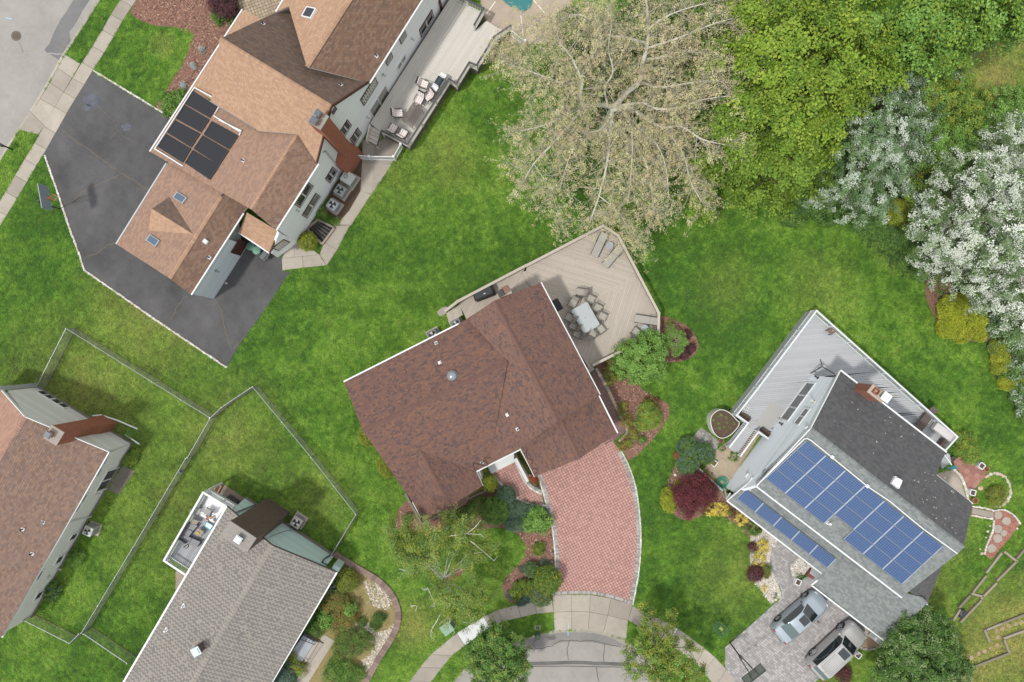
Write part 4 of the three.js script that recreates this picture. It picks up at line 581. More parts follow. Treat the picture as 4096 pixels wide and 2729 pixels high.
  cab(ll.pl, each(Y2, 1275, 1000, 1255, 925, 1300, 935, 1390, 950, 1362, 872, 1440, 880, 1490, 890, 1467, 820, 1540, 830, 1600, 800, 1580, 758, 1650, 770)); cab(gl.pl, each(Y2, 1730, 840, 1765, 805, 1760, 800, 1765, 880, 1815, 895, 1800, 945)); cab(gl.pl, each(Y2, 1815, 975, 1862, 990, 1850, 1020, 1830, 1025));
  const stp = mesh('front_stoop', gb().slab(ground(each(Y2, 1385, 955, 1640, 820, 1675, 892, 1425, 1015)), 0, .42), freshConcrete, h), rail = (a, b) => { const r = mesh('stoop_rail', gb().bar(P(...a).setY(1.3), P(...b).setY(1.3), .05, .05), M.blackMetal, h); for (let i = 0; i <= 3; i++) { const p = P(...a).lerp(P(...b), i / 3); mesh('baluster', gb().bar(p.clone().setY(.4), p.clone().setY(1.28), .03, .03), M.blackMetal, r); } }; rail(Y2(1395, 960), Y2(1425, 1010)); rail(Y2(1640, 830), Y2(1668, 890));
  { const a = PA(Y2(1640, 832)), b = PA(Y2(1750, 1040)); wall(h, a, b, [[0, 0], [a.distanceTo(b), 0], [a.distanceTo(b), 2.7], [0, 2.7]], { mats: siding(.5, .5, .5), course: .17, name: 'porch_wall' }); }
}
{ const t = thing('timber_edge', 'low timber edging under the front gable of the centre house', 'edging'); for (const [a, b] of [[Y2(620, 1205), Y2(775, 1490)], [Y2(775, 1490), Y2(1010, 1370)], [Y2(1200, 1260), Y2(1375, 1175)]]) for (let k = 0; k < 2; k++) mesh('timber', gb().bar(PA(a).setY(.1 + k * .16), PA(b).setY(.1 + k * .16), .16, .15), timber[k], t); settle(t); }
flatBed('leaf_litter', each(Y2, 765, 1440, 775, 1470, 1010, 1370, 1200, 1255, 1360, 1165, 1330, 1140, 1190, 1200, 960, 1350), dryMat, .05, 0);

const solarLabels = [];
{
  const h = thing('solar_roof_house', 'white house with dark rear roof and grey front roof under blue solar panels', 'house'), wm = siding(.74, .79, .84);
  const dir = P(2900, 1947).sub(P(2993, 1820)).normalize(), b0 = P(2900, 1947), a0 = b0.clone().addScaledVector(dir, -11.1);
  const wl = wallImg(h, a0, b0, [[3352, 1496], [3241, 1718], [3030, 1942], [3019, 1916], [2918, 1992]], { mats: wm, course: .14, from: .3 });
  const rh = hAt([3241, 1713], wl.pl, .1), eN = hAt([3360, 1483], wl.pl, .1), eS = hAt([3026, 1943], wl.pl, .1), eL = hAt([2910, 2000], wl.pl, .1), uL = hAt([3017, 1910], wl.pl, .1);
  console.log('house5', rh, eN, eS, eL, uL);
  const S = (t, o, m, max, ex = {}) => slope(h, t, o, { mats: m, max, tab: .24, course: .15, vary: false, ...ex });
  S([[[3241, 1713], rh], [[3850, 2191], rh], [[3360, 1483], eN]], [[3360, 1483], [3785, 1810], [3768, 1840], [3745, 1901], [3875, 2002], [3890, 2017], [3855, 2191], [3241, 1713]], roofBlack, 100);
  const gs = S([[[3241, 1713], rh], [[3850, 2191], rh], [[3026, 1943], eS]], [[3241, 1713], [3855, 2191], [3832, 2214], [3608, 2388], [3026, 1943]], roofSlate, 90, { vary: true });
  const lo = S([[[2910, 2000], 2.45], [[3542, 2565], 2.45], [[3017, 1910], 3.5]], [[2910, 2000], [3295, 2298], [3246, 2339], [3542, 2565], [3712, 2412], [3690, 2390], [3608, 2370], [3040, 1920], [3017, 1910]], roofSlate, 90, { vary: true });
  S([[W4(785, 90), 4.4], [W4(640, 200), 4.4], [W4(680, 362), 3.4]], each(W4, 790, 85, 690, 330, 682, 362, 558, 268, 560, 255, 640, 190), roofBlack, 20);
  ridge(h, P(3241, 1713, rh), P(3855, 2191, rh), roofSlate);
  core(h, [a0.clone().add(outN(wl, -.35)), P(3770, 1850, 4), P(3850, 2040, 4), P(3840, 2180, 4), P(3600, 2370, 4), P(2985, 1950, 2.5)], 2.6, wm[0], .45); core(h, [P(3370, 1545, 4.5), P(3740, 1870, 4.5), P(3800, 2180, 4.5), P(3610, 2350, 4.5), P(3100, 1930, 4.5)], eN - .3, wm[0], .5); core(h, [P(2925, 1985, 2.5), P(3290, 2270, 2.5), P(3270, 2340, 2.5), P(3540, 2540, 2.5), P(3680, 2410, 2.5), P(3600, 2300, 2.5)], 2.2, wm[0], .4);
  const gt = (a, ha, b, hb) => mesh('gutter', gb().bar(PA(a, ha), PA(b, hb), .11, .1), M.whitePaint, h);
  gt([3362, 1481], eN - .03, [3786, 1809], eN - .03); gt([3745, 1900], eN - .6, [3890, 2016], eN - .6); gt([3024, 1945], eS - .03, [3607, 2391], eS - .03); gt([2907, 2003], 2.42, [3294, 2300], 2.42); gt([3245, 2341], 2.42, [3541, 2568], 2.42); gt(W4(560, 268), 3.4, W4(683, 364), 3.4); gt([3295, 2300], 2.42, [3245, 2341], 2.42);
  mesh('rake_board', gb().bar(P(3360, 1483, eN), P(3241, 1713, rh), .06, .2), M.whitePaint, h); mesh('rake_board', gb().bar(P(3241, 1713, rh), P(3026, 1943, eS), .06, .2), M.whitePaint, h); mesh('rake_board', gb().bar(P(3017, 1910, 3.5), P(2910, 2000, 2.45), .06, .2), M.whitePaint, h);
  win(h, wl, each(X3, 1345, 160, 1455, 165, 1112, 605, 1018, 590), { nx: 3, name: 'sliding_door', pane: M.glass, w: .09 }); win(h, wl, each(X3, 1322, 470, 1385, 475, 1245, 655, 1185, 645), { nx: 2, w: .09 });
  for (const [x, y] of [[1478, 97], [1048, 655]]) wallLamp(h, wl, X3(x, y), M.blackMetal, .2); wallLamp(h, wl, X3(1435, 388), M.offWhite, .22);
  mesh('downspout', gb().tube([onPlane(X3(1340, 715), wl.pl), onPlane(X3(1375, 690), wl.pl)].map(p => p.add(outN(wl, .12))), .07, 6), M.whitePaint, h); mesh('downspout', gb().tube(each(X3, 620, 1300, 655, 1255).map(a => onPlane(a, wl.pl).add(outN(wl, .1))), .07, 6), M.whitePaint, h); mesh('downspout', gb().tube(each(X3, 440, 1490, 400, 1560, 370, 1440).map(a => onPlane(a, wl.pl).add(outN(wl, .12))), .06, 6), M.whitePaint, h);
  const cond = (pl, l) => mesh('conduit', gb().tube(l.map(a => onRoof(pl, a, .09)), .045, 7), M.whitePaint, h);
  cond(gs.pl, [...each(X3, 745, 1385, 1310, 830, 1345, 822, 1400, 850, 1640, 1045, 2060, 1390), ...each(W3, 430, 185, 640, 360, 888, 540)]); cond(lo.pl, each(X3, 690, 1290, 640, 1365, 632, 1410, 655, 1435)); cond(lo.pl, each(X3, 700, 1290, 745, 1320, 720, 1355));
  for (const [x, y] of [[1640, 1045], [2060, 1392]]) { const p = onRoof(gs.pl, X3(x, y), .05); mesh('junction_box', gb().box(p.x, p.y, p.z, .22, .14, .22, -.66), M.whitePaint, h); } { const p = onRoof(lo.pl, X3(652, 1432), .02); mesh('junction_box', gb().box(p.x, p.y, p.z, .24, .14, .2, -.66), M.lightGrey, h); }
  ventPipe(h, gs.pl, L(415, 470), { flash: M.whitePaint, pipe: M.whitePaint, r: .09 });
  { const nd = slopeOf(h, 0), q = each(X4, 785, 1275, 870, 1330, 830, 1428, 742, 1358).map(a => onRoof(nd, a)), v = mesh('attic_fan', gb().ex(q, nd.n.clone().multiplyScalar(.22)), M.whitePaint, h), c = q.reduce((s, p) => s.add(p), V(0, 0, 0)).divideScalar(4).addScaledVector(nd.n, .22); mesh('fan_hood', gb().lathe([[.3, -.02], [.29, .05], [.22, .08], [.001, .09]], 20, c), M.whiteVinyl, v);
    const lg = gb(), e = nd.n.clone().cross(UP).normalize(), w = e.clone().cross(nd.n); for (let i = 0; i < 150; i++) { const b = R() < .55 ? [rr(3650, 3880), rr(1880, 2180)] : [rr(3260, 3780), rr(1500, 2100)]; if (!inPoly(b[0], b[1], [[3370, 1510], [3780, 1815], [3870, 2010], [3845, 2170], [3260, 1705]])) continue; const p = onRoof(nd, b, .03), r = rr(.015, .06) * (R() < .2 ? 1.5 : 1), ring = []; for (let k = 0; k < 6; k++) { const t = k * 1.047; ring.push(p.clone().addScaledVector(e, Math.cos(t) * r * rr(.6, 1.2)).addScaledVector(w, Math.sin(t) * r * rr(.6, 1.2))); } lg.ex(ring, nd.n.clone().multiplyScalar(.008)); } mesh('lichen', lg, mat(.36, .37, .3, 1), h).userData.kind = 'stuff'; }
  { // chimney at the rear eave, one cap off to the side
    const base = each(X4, 415, 225, 470, 205, 590, 310, 540, 365).map(a => PA(a, 4.7)), tp = each(X4, 530, 262, 580, 197, 672, 335, 625, 365), c0 = PA(X4(600, 285), 7), ry = -.66; const c = mesh('chimney', gb().box(c0.x - .05, 3.5, c0.z, 1.25, 3.45, .62, ry), brickRed, h);
    mesh('crown', gb().box(c0.x - .05, 6.95, c0.z, 1.3, .1, .68, ry), tm(multiTex([[.5, .46, .4], [.3, .25, .2], [.6, .57, .52], [.26, .12, .08]], 5, .7, 95), 1), c); const u = V(Math.cos(ry), 0, -Math.sin(ry)); const f1 = c0.clone().addScaledVector(u, -.28), f2 = c0.clone().addScaledVector(u, .34);
    const fl = gb(); for (const [dx, dz, w, d] of [[0, -.17, .4, .06], [0, .17, .4, .06], [-.17, 0, .06, .28], [.17, 0, .06, .28]]) { const p = f1.clone().addScaledVector(u, dx).addScaledVector(V(Math.sin(ry), 0, Math.cos(ry)), dz); fl.box(p.x, 7.05, p.z, w, .25, d, ry); } mesh('flue', fl, brickRust, c); mesh('flue', gb().box(f2.x, 7.05, f2.z, .3, .5, .3, ry), M.galv, c); mesh('flue_cap', gb().box(f2.x, 7.55, f2.z, .62, .05, .62, ry).box(f2.x, 7.6, f2.z, .4, .08, .4, ry), M.whitePaint, c);
    const nd = slopeOf(h, 0), fp = each(X4, 385, 232, 425, 210, 525, 350, 490, 375).map(a => onRoof(nd, a, .0)); mesh('flashing', gb().ex(fp, V(0, .1, 0)), M.midGrey, c); }
  wall(h, PA(X5(600, 195)), PA(X5(660, 150)), [[0, 0], [.8, 0], [.8, 2.2], [0, 2.2]], { mats: [M.whitePaint], course: 0, name: 'porch_wall' });
  mesh('entry_step', gb().slab(ground(each(X5, 548, 155, 590, 95, 668, 150, 615, 195)), 0, .3), tm(grainTex([.16, .055, .04], .12, .12, 4, 2, 97), .9), h);
  const cellM = phys(.022, .066, .18, .5, { clearcoat: .12, clearcoatRoughness: .1 }), lineM = mat(.2, .26, .36, .6), frameM = mat(.5, .52, .55, .35, { metalness: .6 }), ord = ['first', 'second', 'third', 'fourth', 'fifth', 'sixth', 'seventh'];
  function panel(pl, o, a, b, label, group) { // o: corner, a along eave, b down slope (survey)
    const t = thing('solar_module', label, 'solar panel', group), c = (x, y, k = .12) => onPlane([o[0] + a[0] * x + b[0] * y, o[1] + a[1] * x + b[1] * y], shift(pl, k)), n = pl.n, e = .012;
    mesh('backing', gb().ex([c(e, e, .085), c(1 - e, e, .085), c(1 - e, 1 - e, .085), c(e, 1 - e, .085)], n.clone().multiplyScalar(.026)), lineM, t);
    const cg = gb(); for (let i = 0; i < 10; i++) for (let j = 0; j < 6; j++) { const x0 = .03 + i * .0942, y0 = .045 + j * .153, w = .0865, d = .1405; cg.ex([c(x0, y0, .113), c(x0 + w, y0, .113), c(x0 + w, y0 + d, .113), c(x0, y0 + d, .113)], n.clone().multiplyScalar(.004)); } mesh('cells', cg, cellM, t).userData.kind = 'stuff';
    const fr = gb(), fd = gb(); for (const [p, q, z] of [[[.008, .01], [.992, .01], 1], [[.992, .01], [.992, .99]], [[.992, .99], [.008, .99], 1], [[.008, .99], [.008, .01]]]) (z ? fd : fr).bar(c(...p, .1), c(...q, .1), .024, .045, n); mesh('frame', fr, frameM, t); mesh('cross_rail', fd, M.darkGrey, t); settle(t);
  }
  const O = X3(1340, 845), av = [(3773 - O[0]) / 7, (2186 - O[1]) / 7], bv = [-41.2, 38.2], rows = [4, 4, 4, 3, 4, 4, 4], rw = ['ridge row', 'second row', 'third row', 'lowest row'];
  for (let i = 0; i < 7; i++) for (let j = 0; j < rows[i]; j++) panel(gs.pl, [O[0] + av[0] * i + bv[0] * j, O[1] + av[1] * i + bv[1] * j], av, bv, `${ord[i]} blue solar panel from the white wall in the ${rw[j]} of the large array`, 'solar panels on the upper grey roof');
  const O2 = X3(610, 1430); for (let i = 0; i < 5; i++) panel(lo.pl, [O2[0] + 72.6 * i, O2[1] + 55.8 * i], [72, 55.3], [-36, 38], `${ord[i]} blue solar panel from the white wall in the single lower row`, 'solar panels on the lower grey roof');
}
{
  const h = thing('left_edge_house', 'beige sided house with brown shingle roof at the left edge', 'house'), wm = siding(.64, .63, .6);
  const nw = wallImg(h, P(528, 1774), P(157, 1551), [[434, 1808], [102, 1670], [17, 1558]], { mats: wm, course: .17, from: .35 }), se = wallImg(h, P(128, 2466), P(528, 1776), [[8, 2540], [434, 1812]], { mats: wm, course: .17, from: .35 });
  const rh = hAt([102, 1667], nw.pl, .1), e1 = hAt([434, 1806], nw.pl, .1); console.log('house3', rh, e1);
  slope(h, [[[102, 1667], rh], [[0, 1859], rh], [[434, 1806], 3.5]], [[102, 1667], [434, 1806], [6, 2548], [-340, 2430]], { mats: roofHouse3, max: 250, vary: false, tab: .22, course: .15 });
  slope(h, [[[102, 1667], rh], [[0, 1859], rh], [[10, 1552], 3.6]], [[102, 1667], [0, 1552], [-40, 1510], [-700, 2350], [-340, 2430]], { mats: roofHouse3Pink, max: 30, vary: false });
  ridge(h, P(102, 1667, rh), P(-340, 2430, rh), roofHouse3Pink); core(h, [P(520, 1785), P(150, 1560), P(-400, 2300), P(120, 2470)], 3.1, wm[0], .5);
  mesh('foundation', gb().bar(P(528, 1779).setY(.17), P(128, 2468).setY(.17), .12, .34), tm(grainTex([.2, .18, .165], .1, .12, 4, 2, 99), 1), h); mesh('foundation', gb().bar(P(531, 1774).setY(.17), P(157, 1549).setY(.17), .12, .34), tm(grainTex([.2, .18, .165], .1, .12, 4, 2, 98), 1), h);
  mesh('gutter', gb().bar(P(436, 1807, 3.45), P(8, 2549, 3.45), .14, .12), M.whitePaint, h); for (const [a, b] of [[P(102, 1667, rh), P(434, 1806, 3.5)], [P(102, 1667, rh), P(0, 1552, 3.6)]]) mesh('rake_board', gb().bar(a, b, .06, .2), M.whitePaint, h);
  win(h, nw, each(X7, 270, 140, 385, 190, 345, 205, 255, 155), { nx: 2, name: 'bow_window' }); win(h, nw, each(X7, 370, 195, 485, 250, 440, 268, 355, 212), { nx: 2, name: 'bow_window' });
  const ww = (...c) => win(h, se, each(I, ...c), { nx: 1, w: .06 }); ww(735, 22, 700, 70, 712, 70, 745, 22); ww(695, 85, 660, 145, 672, 148, 705, 90); win(h, se, each(I, 735, 105, 828, 92, 758, 225, 672, 245), { nx: 2, name: 'sliding_door' }); ww(590, 268, 555, 325, 570, 330, 600, 270); ww(545, 335, 512, 392, 525, 397, 558, 340); ww(500, 548, 540, 535, 510, 582, 470, 592); ww(405, 700, 442, 690, 412, 742, 375, 752); ww(282, 797, 298, 797, 260, 862, 242, 865); ww(265, 945, 300, 938, 268, 992, 232, 998);
  for (const [x, y] of [[665, 265], [330, 840], [395, 785]]) wallLamp(h, se, I(x, y), M.lightGrey, .22);
  mesh('downspout', gb().tube(each(I, 470, 462, 600, 430, 625, 420).map(a => onPlane(a, se.pl).add(outN(se, .08))), .05, 6), M.whitePaint, h); for (const l of [each(X7, 635, 315, 690, 310, 800, 345, 942, 405), each(X7, 855, 442, 955, 510)]) mesh('downspout_extension', gb().tube(l.map(a => PA(a, .12)), .06, 7), M.whitePaint, h);
  wallChimney(h, nw, X7(400, 405), { depth: .8, wb: 1.25, wt: 1.0, sh: 1.6, brick: brickRust, flues: [[.2, .5, .35]], flueMat: brickRust, cap: mat(.1, .11, .125, .45) });
  { const p = slopeOf(h, 0); ventPipe(h, p, I(155, 513)); ventPipe(h, p, I(220, 682)); ventPipe(h, p, I(295, 465), { h: .12, r: .09 }); }
  mesh('patio_slab', gb().slab(ground(each(I, 848, 70, 932, 110, 820, 275, 748, 238)), 0, .06), tm(grainTex([.17, .15, .13], .12, .2, 5, 2, 92), 1), h); noGrass(ground(each(I, 848, 70, 932, 110, 820, 275, 748, 238)));
}
{
  const h = thing('grey_roof_house', 'mint green house with grey mottled shingle roof at the lower edge', 'house'), wm = siding(.5, .64, .63);
  const ne = wallImg(h, P(1338, 2222), P(985, 1990), [[1342, 2292], [1087, 2182], [930, 2040]], { mats: wm, course: .15, from: .3 });
  const rh = hAt([1087, 2180], ne.pl, .1), eL = hAt([909, 2025], ne.pl, .1), eR = hAt([1346, 2288], ne.pl, .1); console.log('house4', rh, eL, eR);
  const dots = (x, y) => { const k = Math.round(x / .15 + 500), j = Math.round(y / .15 + 500); return hash2(k, j, 5) < .12 ? Math.floor(R() * 5) : (k + j) % 2 === 0 ? 3 + Math.floor(R() * 2) : Math.floor(R() * 3); };
  const lp = slope(h, [[[1087, 2180], rh], [[771, 2729], rh], [[909, 2025], eL]], [[1087, 2180], [650, 2940], [372, 2935], [493, 2729], [909, 2025]], { mats: roofGrey, max: 150, vary: false, tab: .15, course: .15, colAt: dots }), rp = slope(h, [[[1087, 2180], rh], [[771, 2729], rh], [[1346, 2288], eR]], [[1087, 2180], [1346, 2288], [1131, 2655], [960, 2945], [650, 2940]], { mats: roofGrey, max: 100, vary: false, tab: .15, course: .15, colAt: dots });
  ridge(h, P(1087, 2180, rh), P(650, 2940, rh), roofGrey.slice(0, 3), .2, .25);
  core(h, [P(1330, 2235), P(1000, 2010), P(420, 2940, 3), P(960, 2940, 3)], eR - .3, wm[0], .5);
  for (const [a, ha, b] of [[[907, 2025], eL, [372, 2937]], [[1348, 2289], eR, [1080, 2742]]]) mesh('gutter', gb().bar(PA(a, ha - .03), PA(b, ha - .03), .13, .12), M.whitePaint, h);
  for (const [a, b] of [[P(1087, 2180, rh), P(1346, 2288, eR)], [P(1087, 2180, rh), P(909, 2025, eL)]]) mesh('rake_board', gb().bar(a, b, .05, .14), M.bronze, h);
  const ch = wallChimney(h, ne, X6(640, 375), { depth: .95, wb: 2.15, wt: 2.15, sh: 2, ds: 0, brick: brickBrown, crown: tm(multiTex([[.3, .28, .26], [.2, .19, .18], [.38, .36, .33], [.14, .12, .1]], 5, .9, 94), 1), flues: [[-.15, .5, .3]], flueMat: brickBrown, cap: mat(.42, .5, .56, .4) });
  mesh('foundation', gb().bar(P(1341, 2220).setY(.2), P(985, 1988).setY(.2), .1, .4), tm(grainTex([.22, .2, .18], .1, .12, 4, 2, 96), 1), h);
  mesh('downspout', gb().tube(each(X6, 1215, 625, 1175, 605, 1195, 580, 1250, 548).map(a => onPlane(a, ne.pl).add(outN(ne, .08))), .05, 6), M.blackMetal, h); mesh('downspout', gb().tube(each(X6, 590, 262, 730, 205).map(a => onPlane(a, ne.pl).add(outN(ne, .08))), .05, 6), M.midGrey, h); mesh('utility_cable', gb().tube(each(X6, 815, 432, 880, 405, 940, 385, 970, 385).map(a => onPlane(a, ne.pl).add(outN(ne, .06))), .015, 5), M.blackMetal, h);
  mesh('corner_post', gb().obox(onPlane(X6(1240, 640), ne.pl).setY(0), V(.5, 0, .3), V(-.15, 0, .3), V(0, 1.6, 0)), wm[0], h);
  ventPipe(h, lp.pl, I(1268, 1038), { pipe: M.whitePaint }); ventPipe(h, lp.pl, I(1148, 1205), { pipe: M.whitePaint });
  { const p = onRoof(lp.pl, I(1390, 1320)); const c = mesh('flue_stack', gb().box(p.x, p.y - .3, p.z, .5, 1.15, .5, .5), brickBrown, h); mesh('flue_cap', gb().box(p.x, p.y + .85, p.z, .62, .06, .62, .5).box(p.x, p.y + .91, p.z, .42, .05, .42, .5), mat(.42, .5, .56, .4), c); }
  const st = mesh('entry_step', gb().slab(ground(each(W2, 285, 690, 380, 555, 455, 600, 370, 735)), 0, .55), tm(grainTex([.32, .34, .37], .06, .14, 4, 2, 90), .9), h); mesh('step_tread', gb().slab(ground(each(W2, 370, 735, 455, 600, 478, 612, 395, 745)), 0, .38), concreteMats[1], st); mesh('step_tread', gb().slab(ground(each(W2, 395, 745, 478, 612, 505, 625, 415, 760)), 0, .2), concreteMats[2], st);
  const rl = (...c) => { const q = each(W2, ...c).map(a => PA(a)), r = mesh('step_rail', gb().bar(q[0].clone().setY(1.45), q[1].clone().setY(1.1), .04, .04), M.blackMetal, h); for (let i = 0; i <= 5; i++) { const p = q[0].clone().lerp(q[1], i / 5); mesh('baluster', gb().bar(p.clone().setY(.15), p.clone().setY(1.45 - .07 * i), .025, .025), M.blackMetal, r); } }; rl(375, 545, 470, 595); rl(300, 700, 390, 745);
}
{ const s = struct('concrete_path', null); for (const [c, k] of [[[505, 565, 580, 610, 480, 770, 405, 730], 1], [[405, 730, 480, 770, 400, 900, 325, 870], 0], [[325, 870, 400, 900, 350, 990, 270, 950], 2]]) { const q = ground(each(W2, ...c)); noGrass(q); mesh('concrete_panel', gb().slab(q, -.1, .05), concreteMats[k], s); } }
{ const e = thing('brick_border', 'curved brown brick border round the dry garden of the grey roof house', 'edging'); blocks(e, 'brick', smoothLine(ground(each(W2, 580, 10, 690, 80, 800, 145, 880, 195, 950, 262, 1000, 345, 1018, 430, 1005, 520, 960, 610, 890, 720, 840, 810, 795, 890, 750, 980)), 6), .3, -.24, .24, 0, .16, shades([[.2, .14, .115], [.165, .115, .1], [.23, .165, .14]]), .012, .2); settle(e); noGrass(smoothLine(ground(each(W2, 580, 0, 690, 70, 890, 185, 960, 260, 1010, 345, 1030, 430, 1015, 525, 960, 625, 900, 735, 750, 990, 740, 960, 890, 700, 990, 430, 930, 260, 690, 95)), 2)); }

function railing(t, line, y0, y1, o) { // line: plan points; boxes shared between posts and between balusters
  const pg = gb().box(0, 0, 0, o.post ?? .1, y1 - y0 + .04, o.post ?? .1).geo(), bg = gb().box(0, 0, 0, .036, y1 - y0 - .1, .036).geo();
  for (let i = 0; i + 1 < line.length; i++) {
    const a = line[i].clone().setY(0), b = line[i + 1].clone().setY(0), L = a.distanceTo(b), ry = Math.atan2(-(b.z - a.z), b.x - a.x), c = a.clone().lerp(b, .5), w = o.cap ?? .14;
    const cap = mesh('rail_cap', gb().box(0, 0, 0, L + w * .7, .045, w), o.capMat, t); cap.position.copy(c).setY(y1 + .002 * i); cap.rotation.y = ry;
    for (const yy of [y0 + .08, y1 - .07]) { const r = mesh('rail', gb().box(0, 0, 0, L, .06, .045), o.mat, t); r.position.copy(c).setY(yy); r.rotation.y = ry; }
    const n = Math.max(1, Math.round(L / 1.8)); for (let k = 0; k <= n; k++) { if (k === n && i + 2 < line.length) continue; const p = mesh('post', pg, o.mat, t); p.position.copy(a).lerp(b, k / n).setY(y0 - .04); p.rotation.y = ry; }
    const m = Math.round(L / (o.gap ?? .145)); for (let k = 1; k < m; k++) { const p = mesh('baluster', bg, o.balMat || o.mat, t); p.position.copy(a).lerp(b, k / m).setY(y0 + .06); p.rotation.y = ry; }
  }
}
const deckFill = (t, pts, y, deg, mats, w = .14, len = 5) => { noGrass(pts); boards(t, 'board', flatFrame(y - .035), flat2(pts), w, .011, deg, () => .035, mats, len); };
const skirt = (t, pts, y, m) => mesh('deck_frame', gb().slab(pts, .02, y - .05), m, t);
{
  const t = thing('wooden_deck', 'large tan wooden deck with herringbone boards behind the centre house', 'deck'), rp = (x, y) => { const p = PA(Y1(x, y), 1.75); return p; }, dk = .78, dp = (x, y) => PA(Y1(x, y), dk);
  const R0 = rp(1538, 1367), R1 = rp(2150, 1058), R2 = rp(2155, 878), R3 = rp(1772, 148), R4 = rp(1630, 55), R5 = rp(912, 428), r6 = rp(905, 428), r7 = rp(262, 765), r8 = rp(145, 855), und = M.darkGrey;
  const zA = [R4, R3, dp(1948, 540), dp(1180, 900), dp(1060, 660), dp(960, 640), dp(905, 490), R5], zB = [dp(1948, 540), R2, R1, R0, dp(1500, 1400), dp(1180, 900)];
  const cl = q => q.map(p => V(p.x, 0, p.z)); skirt(t, cl([R4, R3, R2, R1, R0, dp(1500, 1400), dp(1060, 660), dp(905, 490), R5]), dk, mat(.16, .13, .1, .9));
  deckFill(t, cl(zA), dk, -17, deckTan); deckFill(t, cl(zB), dk, 73, deckTan);
  const a = dp(1220, 885), b = dp(1945, 542); mesh('divider_board', gb().bar(a.setY(dk + .004), b.setY(dk + .004), .16, .03), deckTan[1], t);
  const low = .5, zC = [r6, dp(875, 490), dp(1010, 640), dp(850, 720), dp(640, 800), dp(350, 950), dp(275, 800), r7]; skirt(t, cl(zC), low, mat(.16, .13, .1, .9)); deckFill(t, cl(zC), low, 64, deckTan);
  mesh('step', gb().slab(cl([dp(868, 488), dp(905, 478), dp(975, 610), dp(940, 628)]), .45, .66), deckTan[0], t);
  for (let k = 0; k < 4; k++) { const p = (f, g) => PA(Y1(lerp(150, 280, f) + g * 40, lerp(880, 795, f) + g * 130), .3); mesh('stair_tread', gb().slab(cl([p(k / 4, 0), p((k + 1) / 4, 0), p((k + 1) / 4, .75), p(k / 4, .75)]), .02, .1 + k * .1), deckTan[k % 4], t); }
  railing(t, [R0, R1, R2, R3, R4, R5], dk, 1.75, { mat: deckTan[0], capMat: deckTan[2], cap: .2, balMat: deckTan[3] }); railing(t, [r6, r7, r8], low, 1.7, { mat: deckTan[0], capMat: deckTan[2], cap: .2, balMat: deckTan[3] });
  const s0 = dp(1490, 1400); mesh('stair_tread', gb().slab(cl([dp(1470, 1390), dp(1530, 1370), dp(1555, 1410), dp(1495, 1445)]), .02, .45), deckTan[1], t);
  settle(t);
}
{ const p = tag(settle(mesh('stone_step', gb().slab(smoothPoly(each(Y1, 70, 865, 150, 815, 185, 840, 150, 880, 110, 905, 90, 905), 2), 0, .12), concreteMats[2])), 'grey stone slab at the foot of the tan deck stairs', 'step'); }
{
  const t = thing('white_rail_deck', 'long pale deck with dark rail caps along the white clapboard house', 'deck'), dk = .9, rh = 1.85, q = (z, x, y) => PA(z(x, y), rh), d = (z, x, y) => PA(z(x, y), dk);
  const A0 = q(Z4, 1580, 728), A1 = q(Z4, 1892, 890), A2 = q(Z5, 1190, 945), A3 = q(Z5, 1275, 1005), A4 = q(Z5, 1432, 748), A5 = q(Z5, 1520, 785), A6 = q(Z5, 1728, 442), A7 = q(Z5, 1930, 305), B0 = q(Z5, 1490, 300), B1 = q(Z5, 1605, 100), B2 = q(Z5, 1405, 0), B3 = q(Z5, 1290, -60);
  const w0 = d(Z4, 1440, 640), w1 = d(Z5, 1095, 145), w2 = w1.clone().add(w1.clone().sub(w0).multiplyScalar(.35)), fl = [w0, A0, A1, A2, A3, A4, A5, A6, A7, d(Z5, 1800, 350), d(Z5, 1640, 250), B0, B1, B2, B3, w2].map(p => V(p.x, 0, p.z));
  skirt(t, fl, dk, mat(.12, .1, .09, .9)); const ang = 57.2;
  const s0 = d(Z5, 1405, 20), s1 = d(Z5, 895, 808), s2 = d(Z5, 1100, 920), s3 = d(Z5, 1185, 960);
  deckFill(t, fl, dk, ang, deckPale, .15, 7);
  mesh('step_edge', gb().bar(s0.setY(dk + .03), s1.setY(dk + .03), .1, .07), deckBeige[0], t); mesh('step_edge', gb().bar(s1, s2.setY(dk + .03), .1, .07), deckBeige[0], t);
  const dm = mat(.06, .058, .062, .6), wm = M.offWhite; railing(t, [A0, A1, A2, A3, A4, A5, A6, A7], dk, rh, { mat: wm, capMat: dm, cap: .14 }); railing(t, [B0, B1, B2, B3], dk, rh, { mat: wm, capMat: dm, cap: .14 });
  for (let k = 0; k < 4; k++) { const f = k / 4, g = (k + 1) / 4, p = (u, v) => PA(Z4(lerp(1450, 1395, u) + v * 125, lerp(680, 830, u) + v * 62), .5); mesh('stair_tread', gb().slab([p(f, 0), p(g, 0), p(g, 1), p(f, 1)], .03, .74 - k * .18), deckBeige[k % 3], t); }
  for (const [x0, y0, x1, y1, m] of [[1435, 660, 1395, 845, wm], [1575, 735, 1525, 915, dm]]) { const a = PA(Z4(x0, y0), 1.6), b = PA(Z4(x1, y1), .9); mesh('stair_rail', gb().bar(a, b, .1, .06), m, t); for (const p of [a, b]) mesh('post', gb().bar(p.clone().setY(.1), p, .09, .09, V(1, 0, 0)), wm, t); }
  settle(t);
}
